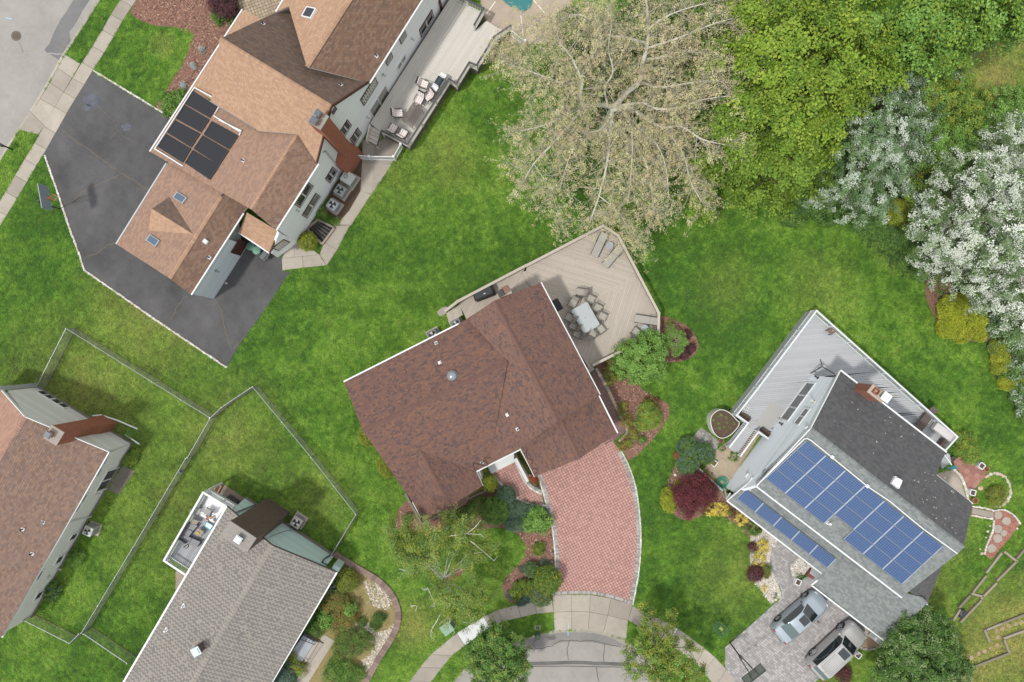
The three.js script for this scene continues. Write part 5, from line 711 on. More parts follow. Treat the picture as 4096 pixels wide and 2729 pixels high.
{ const t = thing('white_gate', 'white vinyl gate and fence below the pale deck by the chimney', 'gate'), ps = [Z4(1262, 1020), Z4(1425, 1035), Z4(1720, 1040), Z4(1805, 890)].map(a => PA(a, 1.15));
  for (const p of ps) { mesh('post', gb().box(p.x, 0, p.z, .12, 1.2, .12), M.whitePaint, t); mesh('post_cap', gb().box(p.x, 1.2, p.z, .18, .05, .18), M.whitePaint, t); }
  for (let i = 0; i < 3; i++) { const a = ps[i], b = ps[i + 1]; for (const y of [.18, 1.08]) mesh('rail', gb().bar(a.clone().setY(y), b.clone().setY(y), .06, .09), M.whitePaint, t); const n = Math.round(a.distanceTo(b) / .11); for (let k = 1; k < n; k++) { const p = a.clone().lerp(b, k / n); mesh('picket', gb().box(p.x, .18, p.z, .045, .88, .03, Math.atan2(-(b.z - a.z), b.x - a.x)), M.whiteVinyl, t); } } settle(t); }
{ const t = thing('white_fence', 'short white picket fence by the pool beneath the budding tree', 'fence'), ps = [Z5(1920, 350), Z5(2100, 490)].map(a => PA(a, 1.1)); for (const p of ps) { mesh('post', gb().box(p.x, 0, p.z, .12, 1.15, .12), M.whitePaint, t); mesh('post_cap', gb().box(p.x, 1.15, p.z, .18, .05, .18), M.whitePaint, t); } for (const y of [.18, 1.02]) mesh('rail', gb().bar(ps[0].clone().setY(y), ps[1].clone().setY(y), .06, .09), M.whitePaint, t); for (let k = 1; k < 14; k++) { const p = ps[0].clone().lerp(ps[1], k / 14); mesh('picket', gb().box(p.x, .18, p.z, .05, .84, .03, -.66), M.whiteVinyl, t); } settle(t); }
{
  const t = thing('grey_deck', 'grey composite deck with white railings behind the solar roof house', 'deck'), dk = 1.0, rh = 2.0, q = (z, x, y) => PA(z(x, y), rh), d = (z, x, y) => PA(z(x, y), dk);
  const a0 = q(X4, 1415, 960), a1 = q(X4, 1555, 805), a2 = PA([3266, 1243], rh), a3 = q(X3, 760, 215), a4 = q(X3, 500, 545), a5 = q(X3, 640, 640), b0 = q(X3, 765, 745), b1 = q(X3, 880, 825);
  const fl = [a1, a2, a3, a4, a5, b0, b1, d(X3, 1020, 600), d(X3, 1400, 90), PA([3420, 1560], dk), PA([3740, 1830], dk), a0].map(p => V(p.x, 0, p.z)); skirt(t, fl, dk, mat(.4, .41, .42, .8)); deckFill(t, fl, dk, 5, deckGrey, .145, 0);
  const o = { mat: M.whiteVinyl, capMat: mat(.6, .62, .65, .5), cap: .12 }; railing(t, [a0, a1, a2, a3, a4, a5], dk, rh, o); railing(t, [b0, b1], dk, rh, o);
  const r0 = [a5, b0].map(p => V(p.x, dk, p.z)), r1 = [PA(X3(370, 905), .05), PA(X3(500, 1010), .05)], f = frameOf(r1[0], r1[1].clone().sub(r1[0]), r0[0].clone().sub(r1[0])); if (f.n.y < 0) { f.n.negate(); f.u.negate(); }
  boards(t, 'ramp_board', f, [r1[0], r1[1], r0[1], r0[0]].map(p => to2(f, p)), .14, .01, 0, () => .03, deckGrey, 0); const rl = (a, b) => { mesh('ramp_rail', gb().bar(a.clone().add(V(0, .95, 0)), b.clone().add(V(0, .95, 0)), .1, .05), M.whiteVinyl, t); for (let k = 0; k <= 14; k++) { const p = a.clone().lerp(b, k / 14); mesh('ramp_baluster', gb().bar(p, p.clone().add(V(0, .95, 0)), .035, .035, V(1, 0, 0)), M.whiteVinyl, t); } for (const p of [a, b]) mesh('post', gb().box(p.x, 0, p.z, .1, p.y + 1.02, .1), M.whitePaint, t); }; rl(r0[0], r1[0]); rl(r0[1], r1[1]);
  const s0 = PA(X4(1400, 1020), 1.9), s1 = PA(X4(1485, 1140), 1.0); mesh('stair_rail', gb().bar(s0, s1, .08, .06), M.whiteVinyl, t); for (let k = 0; k < 8; k++) { const p = s0.clone().lerp(s1, k / 7); mesh('stair_baluster', gb().bar(p.clone().setY(.05), p, .035, .035, V(1, 0, 0)), M.whiteVinyl, t); } for (let k = 0; k < 4; k++) { const p = PA(X4(1375 + k * 22, 1050 + k * 28), .5); mesh('stair_tread', gb().box(p.x, .03, p.z, .32, .75 - k * .18, .9, -.9), deckGrey[k % 3], t); }
  settle(t);
}
{
  const t = thing('white_balcony', 'raised balcony with white railing beside the grey roof', 'balcony'), dk = 2.35, rh = 3.35, q = (x, y) => PA(X6(x, y), rh), a0 = q(250, 690), a1 = q(95, 588), a2 = q(365, 120), a3 = q(600, 262), inn = [PA(X6(500, 250), dk), PA(X6(300, 600), dk)];
  const fl = [a1, a2, a3, PA(X6(560, 300), dk), PA(X6(300, 680), dk), a0].map(p => V(p.x, 0, p.z)); mesh('deck_frame', gb().slab(fl, dk - .3, dk - .04), M.lightGrey, t); boards(t, 'board', flatFrame(dk - .03), flat2(fl), .15, .02, 60, () => .03, deckSlate, 0); noGrass(fl);
  railing(t, [a0, a1, a2, a3], dk, rh, { mat: M.whitePaint, capMat: M.whitePaint, cap: .13 }); for (const p of [a0, a1, a2]) mesh('support_post', gb().box(p.x, 0, p.z, .14, dk, .14), M.whitePaint, t); settle(t);
}
flatBed('patio_slab', each(W6, 900, 28, 1350, 330, 1300, 460, 820, 160), tm(grainTex([.24, .19, .155], .12, .2, 5, 2, 88), 1), .05, 0); flatBed('patio_slab', each(I, 1212, 790, 1290, 800, 1270, 850, 1210, 950), tm(grainTex([.32, .26, .21], .1, .12, 5, 2, 86), 1), .04, 0);
const sprouts = [];

const rbox = (w, h, d, r, x = 0, y = 0, z = 0) => { const g = new RoundedBoxGeometry(w, h, d, 3, r); g.translate(x, y + h / 2, z); return g; };
const sling = mat(.33, .31, .275, .85), slingFrame = mat(.11, .1, .09, .5), DK = .78;
function chairBase(name, label, group, seatM, frameM) {
  const t = thing(name, label, 'chair', group);
  mesh('seat', gb().prism([V(.26, .45, -.24), V(.26, .45, .24), V(-.22, .41, .24), V(-.22, .41, -.24)], [V(.26, .42, -.24), V(.26, .42, .24), V(-.22, .38, .24), V(-.22, .38, -.24)], UP), seatM, t);
  mesh('backrest', gb().prism([V(-.22, .42, -.24), V(-.22, .42, .24), V(-.42, .98, .23), V(-.42, .98, -.23)], [V(-.25, .41, -.24), V(-.25, .41, .24), V(-.45, .97, .23), V(-.45, .97, -.23)], V(1, .3, 0)), seatM, t);
  for (const s of [-1, 1]) { mesh('leg', gb().tube([V(.27, .0, s * .27), V(.27, .44, s * .27), V(.24, .63, s * .28)], .018, 6), frameM, t); mesh('leg', gb().tube([V(-.3, 0, s * .27), V(-.24, .42, s * .26)], .018, 6), frameM, t); mesh('armrest', gb().tube([V(.26, .63, s * .28), V(0, .66, s * .29), V(-.3, .62, s * .27)], .024, 6), frameM, t); mesh('side_frame', gb().tube([V(.27, .43, s * .255), V(-.22, .4, s * .255), V(-.44, .98, s * .245)], .018, 6), frameM, t); }
  mesh('back_rail', gb().tube([V(-.44, .98, -.245), V(-.44, .98, .245)], .02, 6), frameM, t); return t;
}
{
  const c = chairBase('patio_chair', 'tan sling chair pulled away above the glass dining table', 'tan sling chairs on the centre deck', sling, slingFrame); c.scale.setScalar(1.14); at(c, Y1(1412, 685), DK, 188);
  for (const [x, y, d, l] of [[1340, 787, 61, 'tan sling chair at the upper head of the glass table'], [1508, 748, 152, 'topmost tan sling chair on the lawn side of the glass table'], [1572, 832, 152, 'middle tan sling chair on the lawn side of the glass table'], [1616, 912, 152, 'lowest tan sling chair on the lawn side of the glass table'], [1312, 920, -28, 'topmost tan sling chair on the house side of the glass table'], [1348, 996, -28, 'middle tan sling chair on the house side of the glass table'], [1385, 1072, -28, 'lowest tan sling chair on the house side of the glass table'], [1528, 1068, 241, 'tan sling chair at the foot of the glass table'], [1598, 1032, 215, 'tan sling chair at the lower right corner of the glass table'], [1928, 1058, 232, 'tan sling armchair beside the small round table near the shrub']]) dup(c, Y1(x, y), DK, d, l);
  const t = thing('dining_table', 'long frosted glass dining table with rounded corners on the tan deck', 'table'), sh = new THREE.Shape(), w = 1.05, d = .72, r = .18; sh.moveTo(-w + r, -d); sh.lineTo(w - r, -d); sh.quadraticCurveTo(w, -d, w, -d + r); sh.lineTo(w, d - r); sh.quadraticCurveTo(w, d, w - r, d); sh.lineTo(-w + r, d); sh.quadraticCurveTo(-w, d, -w, d - r); sh.lineTo(-w, -d + r); sh.quadraticCurveTo(-w, -d, -w + r, -d);
  const tg = new THREE.ExtrudeGeometry(sh, { depth: .012, bevelEnabled: true, bevelSize: .01, bevelThickness: .006, bevelSegments: 2 }); tg.rotateX(-Math.PI / 2); tg.translate(0, .72, 0); mesh('tabletop', tg, phys(.36, .39, .395, .25, { clearcoat: .6, clearcoatRoughness: .15 }), t);
  for (const [x, z] of [[-.8, -.5], [.8, -.5], [-.8, .5], [.8, .5]]) mesh('leg', gb().tube([V(x, 0, z), V(x * .95, .71, z * .95)], .028, 8), M.lightGrey, t); for (const [a, b] of [[V(-.76, .7, -.48), V(.76, .7, -.48)], [V(-.76, .7, .48), V(.76, .7, .48)], [V(-.76, .7, -.48), V(-.76, .7, .48)], [V(.76, .7, -.48), V(.76, .7, .48)]]) mesh('apron', gb().bar(a, b, .04, .04), M.lightGrey, t); mesh('umbrella_hole', gb().lathe([[.001, .742], [.035, .742], [.035, .73]], 14), M.darkGrey, t); at(t, Y1(1455, 924), DK, 61);
  const l = thing('sun_lounger', 'tan sling lounger nearest the apex of the deck', 'lounger', 'tan loungers on the centre deck'); mesh('bed', gb().obox(V(-1.0, .34, -.29), V(1.22, 0, 0), V(0, 0, .58), V(0, .03, 0)), sling, l); mesh('backrest', gb().obox(V(.24, .35, -.29), V(.68, .26, 0), V(0, 0, .58), V(-.01, .03, 0)), sling, l);
  for (const s of [-1, 1]) { mesh('side_rail', gb().tube([V(-1.02, .35, s * .31), V(.95, .35, s * .31)], .022, 6), M.darkGrey, l); for (const x of [-.85, .75]) mesh('leg', gb().tube([V(x, 0, s * .33), V(x * .95, .35, s * .31)], .02, 6), M.darkGrey, l); mesh('armrest', gb().tube([V(.05, .36, s * .33), V(.12, .52, s * .36), V(.5, .54, s * .36), V(.58, .37, s * .33)], .02, 6), M.darkGrey, l); } mesh('head_rail', gb().tube([V(.93, .62, -.3), V(.93, .62, .3)], .02, 6), M.darkGrey, l); at(l, Y1(1592, 236), DK, -65);
  dup(l, Y1(1718, 345), DK, -50, 'tan sling lounger beside the long right railing'); dup(l, Y1(2038, 945), DK, 9, 'tan sling lounger at the lower right corner of the deck');
  const st = thing('side_table', 'small round glass table between the two upper loungers', 'side table', 'round glass side tables'); mesh('tabletop', gb().lathe([[.001, .475], [.26, .475], [.275, .465], [.27, .455], [.001, .455]], 24), phys(.3, .34, .35, .15, { clearcoat: 1 }), st); mesh('rim', new THREE.TorusGeometry(.272, .014, 8, 28).rotateX(Math.PI / 2).translate(0, .465, 0), M.lightGrey, st); for (let k = 0; k < 4; k++) { const a = k * 1.571 + .4; mesh('leg', gb().tube([V(Math.cos(a) * .24, 0, Math.sin(a) * .24), V(Math.cos(a) * .1, .24, Math.sin(a) * .1), V(Math.cos(a) * .24, .455, Math.sin(a) * .24)], .012, 5), M.lightGrey, st); } at(st, Y1(1685, 247), DK); dup(st, Y1(2012, 1022), DK, 0, 'small round glass table by the lower right lounger');
}
{ // covered grill
  const t = thing('covered_grill', 'barbecue under a black fitted cover on the narrow deck strip', 'grill'), g = new RoundedBoxGeometry(1.75, 1.1, .92, 6, .2), p = g.attributes.position; for (let i = 0; i < p.count; i++) { let x = p.getX(i), y = p.getY(i), z = p.getZ(i); const f = (y + .55) / 1.1; if (y > .25) { x *= .9; z *= .82 + .1 * Math.cos(x * 2); } else { const w = 1 + .035 * Math.sin(x * 14 + z * 9) * (1 - f); x *= w; z *= w * 1.04; } y += .03 * Math.sin(x * 6); p.setXYZ(i, x, y, z); } g.computeVertexNormals(); g.translate(0, .56, 0); mesh('cover', g, mat(.035, .038, .043, .75), t);
  mesh('logo_patch', gb().box(.05, 1.112, .12, .17, .012, .1), M.midGrey, t); const lg = gb(); for (let i = 0; i < 5; i++) lg.box(-.01 + i * .03, 1.124, .12, .016, .006, .06); mesh('logo', lg, M.whitePaint, t); at(t, Y1(508, 692), .5, -21);
}
tag(at(mesh('doormat', (() => { const g = gb().box(0, .005, 0, .95, .025, .55); for (let i = 0; i < 9; i++) g.box(-.36 + i * .09, .03, 0, .02, .012, .4); return g; })(), mat(.04, .043, .048, .9)), Y1(1200, 800), DK, 60), 'dark ribbed doormat against the centre house wall', 'doormat');
function acUnit(label, a, h, deg, o = {}) {
  const t = thing('air_conditioner', label, 'air conditioner', 'outdoor air conditioning units'), s = o.s ?? .8, hh = o.h ?? .8, cm = o.m || mat(.3, .32, .33, .5), g = gb();
  mesh('housing', rbox(s, hh, s, .06, 0, .08), cm, t); mesh('pad', gb().box(0, 0, 0, s + .28, .08, s + .28), concreteMats[1], t); for (let k = 0; k < 8; k++) for (const q of [-1, 1]) { g.box(q * (s / 2 + .004), .16 + k * hh * .1, 0, .018, .03, s * .84); g.box(0, .16 + k * hh * .1, q * (s / 2 + .004), s * .84, .03, .018); } mesh('louvres', g, mat(.2, .21, .22, .6), t);
  if (!o.box) { const r = s * .39, y = hh + .085; mesh('fan_well', gb().lathe([[.001, y + .004], [r, y + .004]], 28), M.rubber, t); mesh('fan_ring', new THREE.TorusGeometry(r, .025, 8, 30).rotateX(Math.PI / 2).translate(0, y + .01, 0), cm, t); for (let k = 0; k < 3; k++) { const b = k * 2.094 + .3, u = V(Math.cos(b), 0, Math.sin(b)), v = V(-Math.sin(b), 0, Math.cos(b)), q = (i, j, y2) => V(0, y + y2, 0).addScaledVector(u, i).addScaledVector(v, j); mesh('fan_blade', gb().prism([q(.05, -.03, .03), q(r * .9, -.13, .015), q(r * .92, .1, .05), q(.05, .04, .03)], [q(.05, -.03, .024), q(r * .9, -.13, .009), q(r * .92, .1, .044), q(.05, .04, .024)], UP), o.blade || M.lightGrey, t); } mesh('fan_hub', gb().lathe([[.001, y + .07], [.07, y + .065], [.08, y + .02]], 14), M.blackMetal, t); const gr = gb(); for (let k = 1; k < 5; k++) { const R0 = r * k / 5; const pts = []; for (let j = 0; j <= 24; j++) pts.push(V(Math.cos(j / 24 * 6.283) * R0, y + .09, Math.sin(j / 24 * 6.283) * R0)); gr.tube(pts, .005, 3); } mesh('guard', gr, M.midGrey, t); }
  else { mesh('lid', rbox(s * 1.02, .1, s * .9, .05, 0, hh + .04), mat(.5, .52, .5, .5), t); const pts = []; for (let j = 0; j <= 40; j++) pts.push(V(-.15 + Math.cos(j / 20 * 6.283) * .14, hh + .16, Math.sin(j / 20 * 6.283) * (.13 + .02 * Math.floor(j / 20)))); mesh('hose_coil', gb().tube(pts, .014, 5), M.darkGrey, t); }
  return at(t, a, h, deg);
}
acUnit('boxy cream generator with a hose coil on its lid by the rust chimney', Z4(1205, 1325), 0.01, 33, { box: 1, h: .85, s: .95, m: mat(.42, .44, .42, .5) }); acUnit('rounded grey air conditioner between generator and square unit', Z4(1110, 1470), 0.01, 33, {}); acUnit('square grey air conditioner with white fan blades near the cellar stair', B(545, 1425), 0.01, 35, { m: mat(.4, .42, .45, .5), blade: M.whitePaint });
acUnit('grey air conditioner tucked by the tan deck stairs of the centre house', Y1(258, 985), .01, -27, { m: mat(.16, .16, .155, .6) }); acUnit('dark air conditioner half hidden under the eave of the centre house', Y1(40, 1085), .01, -27, { m: mat(.13, .13, .13, .6) });
acUnit('beige air conditioner standing alone beside the left edge house', I(655, 505), .01, 22, { m: mat(.46, .45, .43, .5), h: .9, s: .72 }); acUnit('square air conditioner on a pad beside the mint green wall', X6(1025, 310), .01, 33, { m: mat(.42, .38, .34, .6), s: .82, h: .75, blade: M.whitePaint });
{ // deck furniture of the first house
  const iron = mat(.05, .035, .03, .6), cw = mat(.72, .7, .67, .9), cr = mat(.36, .03, .04, .9), c = chairBase('striped_chair', 'red and white striped chair nearest the grill', 'red and white striped deck chairs', iron, iron); c.scale.setScalar(1.15);
  for (let k = 0; k < 7; k++) { const z = -.24 + [0, .12, .145, .265, .29, .41, .435][k], w = k % 2 ? .025 : k === 6 ? .045 : .12; mesh('stripe', gb().obox(V(-.2, .445, z), V(.47, .03, 0), V(0, 0, w), V(0, .05, 0)).obox(V(-.2, .46, z), V(-.16, .46, 0), V(0, 0, w), V(.05, .015, 0)), k % 2 ? cr : cw, c); } at(c, Z4(2095, 205), .9, 20);
  for (const [x, y, d, l] of [[2045, 385, 118, 'striped chair at the upper head of the lattice table'], [2155, 348, 145, 'striped chair between lattice table and railing'], [1795, 552, -5, 'striped chair half pushed under the house side of the lattice table'], [1735, 732, 300, 'striped chair at the lower end of the deck on the house side'], [1850, 792, 300, 'striped chair in the lower corner of the deck by the railing']]) dup(c, Z4(x, y), .9, d, l);
  const t = thing('lattice_table', 'bronze lattice metal dining table on the pale deck', 'table'); const q = each(Z4, 1960, 388, 2082, 482, 1942, 692, 1822, 600).map(a => PA(a, 1.63)), ctr = q.reduce((s, p) => s.add(p), V(0, 0, 0)).divideScalar(4), u = q[3].clone().sub(q[0]), v = q[1].clone().sub(q[0]); const lt = gb(); for (let i = 0; i <= 26; i++) { lt.bar(q[0].clone().addScaledVector(u, i / 26), q[1].clone().addScaledVector(u, i / 26), .022, .018); if (i < 17) lt.bar(q[0].clone().addScaledVector(v, i / 16), q[3].clone().addScaledVector(v, i / 16), .022, .02); for (const s of [-1, 1]) { const a0 = i / 26, a1 = a0 + s * .3; if (a1 >= 0 && a1 <= 1) lt.bar(q[0].clone().addScaledVector(u, a0), q[1].clone().addScaledVector(u, a1), .014, .015); } } mesh('lattice_top', lt, mat(.1, .08, .07, .55), t); for (const p of q) { const r = p.clone().lerp(ctr, .1); mesh('leg', gb().tube([r.clone().setY(.91), r], .025, 7), iron, t); } settle(t);
  const g = thing('gas_grill', 'white and black gas grill against the dark rail of the pale deck', 'grill'); mesh('cabinet', rbox(1.25, .82, .5, .05, 0, .05), M.lightGrey, g); for (const s of [-1, 1]) mesh('side_shelf', rbox(.42, .06, .5, .03, s * .55, .87), M.whitePaint, g); const hd = new THREE.CylinderGeometry(.3, .3, .72, 20, 1, false, 0, Math.PI); hd.rotateZ(Math.PI / 2); hd.scale(1, .75, .95); hd.rotateX(-Math.PI / 2 * 0); hd.translate(0, .9, 0); const hm = mesh('hood', hd, mat(.035, .045, .06, .3), g); for (const s of [-1, 1]) mesh('hood_end', rbox(.05, .34, .5, .02, s * .37, .86), M.alu, g); mesh('handle', gb().tube([V(-.28, 1.02, .33), V(.28, 1.02, .33)], .018, 6), M.alu, g); at(g, Z5(1080, 1035), .9, -57);
}
{ // bins by the garage door of the first house
  const bin = (label, a, m) => { const t = thing('trash_can', label, 'trash can'); mesh('can', gb().lathe([[.001, .02], [.24, .02], [.3, .78]], 20).geo(1), m, t); mesh('lid', gb().lathe([[.33, .76], [.33, .82], [.28, .87], [.001, .9]], 20).geo(.7), m, t); mesh('lid_handle', gb().tube([V(-.1, .88, 0), V(-.06, .95, 0), V(.06, .95, 0), V(.1, .88, 0)], .018, 5), m, t); return at(t, a, .03); };
  bin('round green trash can nearest the red door', Z3(1728, 575), mat(.12, .25, .2, .6)); bin('round green trash can beside the covered grey grill', Z3(1802, 622), mat(.13, .27, .215, .6));
  const t = thing('kettle_grill', 'small black and grey barbecue under the porch eave', 'grill'); mesh('bowl', rbox(.75, .3, .5, .12, 0, .55), mat(.3, .31, .32, .35), t); mesh('lid', rbox(.72, .22, .46, .1, 0, .8), mat(.1, .105, .11, .3), t); for (const [x, z] of [[-.28, -.18], [.28, -.18], [-.28, .18], [.28, .18]]) mesh('leg', gb().tube([V(x, 0, z), V(x, .6, z)], .02, 6), M.blackMetal, t); at(t, Z3(1895, 680), .03, -50);
  const b = thing('garden_stone', 'small tan stone on the asphalt beside the garage wall', 'stone'); const g = new THREE.IcosahedronGeometry(.13, 2); g.scale(1, .6, .7); g.translate(0, .06, 0); mesh('stone', g, stoneMix[0], b); at(b, Z3(1395, 1000), .03, 10);
}
{ // cellar stairwell by the soil bed
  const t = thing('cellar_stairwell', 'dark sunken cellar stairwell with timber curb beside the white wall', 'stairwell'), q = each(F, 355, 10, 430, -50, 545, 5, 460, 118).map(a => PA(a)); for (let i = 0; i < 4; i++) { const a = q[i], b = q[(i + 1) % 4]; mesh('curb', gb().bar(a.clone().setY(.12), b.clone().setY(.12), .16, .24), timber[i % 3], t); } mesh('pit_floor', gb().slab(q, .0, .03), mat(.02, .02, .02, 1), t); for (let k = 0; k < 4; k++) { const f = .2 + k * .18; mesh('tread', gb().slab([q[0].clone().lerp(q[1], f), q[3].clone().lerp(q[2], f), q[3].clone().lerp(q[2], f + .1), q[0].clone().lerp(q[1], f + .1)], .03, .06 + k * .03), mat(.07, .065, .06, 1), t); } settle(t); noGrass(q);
}
{ const t = thing('mailbox', 'black curbside mailbox on a post at the left street edge', 'mailbox'), p = PA(A(90, 1030)); mesh('post', gb().box(0, 0, 0, .11, 1.15, .11), mat(.035, .04, .05, .6), t); const b = new THREE.CylinderGeometry(.11, .11, .52, 14, 1, false, 0, Math.PI * 2); b.rotateZ(Math.PI / 2); b.scale(1, 1.25, 1); b.translate(-.1, 1.26, 0); mesh('box', b, mat(.03, .035, .045, .4), t); mesh('flag', gb().box(.08, 1.28, .12, .12, .16, .012), M.red, t); at(t, A(88, 1030), 0, 30); }
function hoop(label, base, faceDeg, o) {
  const t = thing('basketball_hoop', label, 'basketball hoop'), fx = 1.15; mesh('pole', gb().tube([V(0, 0, 0), V(0, 2.3, 0), V(.15, 2.7, 0)], .055, 10), M.blackMetal, t); for (const y of [2.55, 3.2]) for (const s of [-1, 1]) mesh('arm', gb().tube([V(.05, y - .3, s * .08), V(fx - .05, y + .3, s * .2)], .03, 6), M.blackMetal, t);
  mesh('backboard', gb().box(fx, 2.9, 0, .04, 1.07, 1.8), o.board, t); const fr = gb(); for (const z of [-.9, .9, -.3, .3]) fr.box(fx + .005, 2.9, z, .06, 1.07, .05); for (const y of [2.88, 3.95]) fr.box(fx + .005, y, 0, .06, .05, 1.85); mesh('board_frame', fr, o.frame, t); mesh('rim', new THREE.TorusGeometry(.23, .012, 8, 28).rotateX(Math.PI / 2).translate(fx + .4, 3.05, 0), M.orange, t); mesh('rim_bracket', gb().box(fx + .1, 3.0, 0, .18, .1, .14), M.orange, t);
  const net = gb(); for (let k = 0; k < 12; k++) { const a = k / 12 * 6.283, b = a + .52; for (const e of [b, a - .52]) net.tube([V(fx + .4 + Math.cos(a) * .225, 3.04, Math.sin(a) * .225), V(fx + .4 + Math.cos(e) * .13, 2.68, Math.sin(e) * .13)], .005, 3); } mesh('net', net, M.offWhite, t); if (o.base) mesh('base', rbox(1.0, .16, .7, .06, -.2, 0), M.blackMetal, t); return at(t, base, .0, faceDeg);
}
hoop('basketball hoop with glass board beside the asphalt driveway', A(415, 1440), -10, { board: phys(.2, .26, .28, .1, { clearcoat: 1 }), frame: mat(.25, .29, .3, .4) });
hoop('black portable basketball hoop with cornered board on the grey pavers', K(1500, 1290), 52, { board: phys(.3, .31, .31, .2, { clearcoat: .7 }), frame: mat(.03, .045, .06, .4), base: 0 });
{ const t = thing('return_net', 'green ball return net frame standing on the lawn behind the black hoop', 'net frame'); const q = each(K, 1425, 1150, 1500, 1205, 1455, 1260, 1385, 1195).map((a, i) => PA(a, [1.2, 1.2, .8, .8][i])); for (let i = 0; i < 4; i++) mesh('frame_bar', gb().tube([q[i], q[(i + 1) % 4]], .025, 6), M.green, t); const n = gb(); for (let k = 1; k < 14; k++) { n.tube([q[0].clone().lerp(q[1], k / 14), q[3].clone().lerp(q[2], k / 14)], .007, 3); n.tube([q[0].clone().lerp(q[3], k / 14), q[1].clone().lerp(q[2], k / 14)], .007, 3); } mesh('netting', n, M.green, t); for (const i of [0, 1, 2, 3]) mesh('leg', gb().tube([q[i], q[i].clone().setY(0)], .025, 6), M.green, t); mesh('target_pad', gb().prism([.35, .65].flatMap(a => [.3, .6].map(b => [a, b])).map(([a, b], i, all) => [all[0], all[1], all[3], all[2]][i]).map(([a, b]) => q[0].clone().lerp(q[1], a).lerp(q[3].clone().lerp(q[2], a), b).add(V(0, .02, 0))), [.35, .65].flatMap(a => [.3, .6].map(b => [a, b])).map((_, i, all) => [all[0], all[1], all[3], all[2]][i]).map(([a, b]) => q[0].clone().lerp(q[1], a).lerp(q[3].clone().lerp(q[2], a), b)), UP), mat(.2, .24, .06, .8), t); settle(t); }
function chainFence(label, pts, hgt = 1.2) {
  const t = thing('chain_link_fence', label, 'fence', 'chain link fences between the left gardens'), q = ground(pts), g = gb();
  for (let i = 0; i + 1 < q.length; i++) { const a = q[i], b = q[i + 1], L = a.distanceTo(b), n = Math.max(1, Math.round(L / 2.9)), d = b.clone().sub(a).divideScalar(L); for (let k = 0; k <= n; k++) { if (k === n && i + 2 < q.length) continue; const p = a.clone().lerp(b, k / n); mesh('post', gb().tube([p, p.clone().setY(hgt + .06)], .032, 8), M.galv, t); } mesh('top_rail', gb().tube([a.clone().setY(hgt), b.clone().setY(hgt)], .024, 7), M.galv, t); mesh('bottom_board', gb().bar(a.clone().setY(.05), b.clone().setY(.05), .03, .08), timber[1], t);
    for (let s = -hgt; s < L; s += .075) for (const e of [1, -1]) { let s0 = s, s1 = s + hgt; const y = v => e > 0 ? v - s : hgt - (v - s); s0 = Math.max(0, s0); s1 = Math.min(L, s1); if (s1 - s0 < .05) continue; g.tube([a.clone().addScaledVector(d, s0).setY(Math.max(.04, y(s0))), a.clone().addScaledVector(d, s1).setY(Math.max(.04, y(s1)))], .003, 3); } }
  mesh('wire_mesh', g, mat(.16, .165, .15, .6), t).userData.kind = 'stuff'; return settle(t);
}
chainFence('chain link fence from the left edge house past the asphalt driveway', [E(318, 1100), E(522, 698), E(1490, 1300)]); chainFence('chain link fence dividing the two left back gardens', [E(1492, 1306), E(1340, 1568), [771, 1824], [560, 2180], I(625, 1185)]); chainFence('chain link fence bending round the garden behind the mint green house', [E(1495, 1300), E(1570, 1230), E(1764, 1100), F(15, 1092), F(410, 1568), J(712, 385), J(545, 660)]); chainFence('chain link fence stub from the left edge house to the garden corner', [I(235, 1098), I(545, 1255), I(610, 1190)]); chainFence('chain link fence running under the grey roof eave', [I(640, 1190), I(935, 1390)]);
tag(at(mesh('sensor_box', gb().box(0, .9, 0, .16, .25, .1).box(0, .0, 0, .04, .9, .04), mat(.04, .08, .25, .5)), I(1284, 100), 0, 30), 'small blue box fixed on the fence between the gardens', 'box');
{ const p = settle(tag(mesh('fence_panel', gb().obox(PA(X7(228, 92)), V(.3, 0, -.02), V(0, 0, .34), V(0, 4.4, 0)), M.lightGrey), 'tall pale post beside the left edge house gable', 'post')); }
{ const t = thing('utility_box', 'square green utility box leaning view by the fresh concrete', 'utility box'); mesh('cabinet', rbox(.85, .8, .8, .03, 0, .05), mat(.16, .27, .2, .6), t); mesh('lid', rbox(.9, .06, .85, .02, 0, .84), mat(.2, .32, .245, .6), t); mesh('pad', gb().box(0, 0, 0, 1.05, .06, 1.0), concreteMats[3], t); at(t, W1(535, 785), 0, -38); t.userData.label = 'square green utility cabinet beside the fresh white concrete panel'; }
{ const t = thing('utility_pedestal', 'green cylindrical pedestal in the grass strip by the curb', 'pedestal'); mesh('drum', gb().lathe([[.001, .75], [.2, .74], [.23, .68], [.23, 0]], 18).geo(.8), mat(.07, .12, .085, .5), t); mesh('valve_box', gb().box(0, 0, -.5, .5, .06, .35), concreteMats[1], t); mesh('valve_lid', gb().box(0, .06, -.5, .3, .03, .2), M.green, t); at(t, W1(1150, 850), 0, 0); }
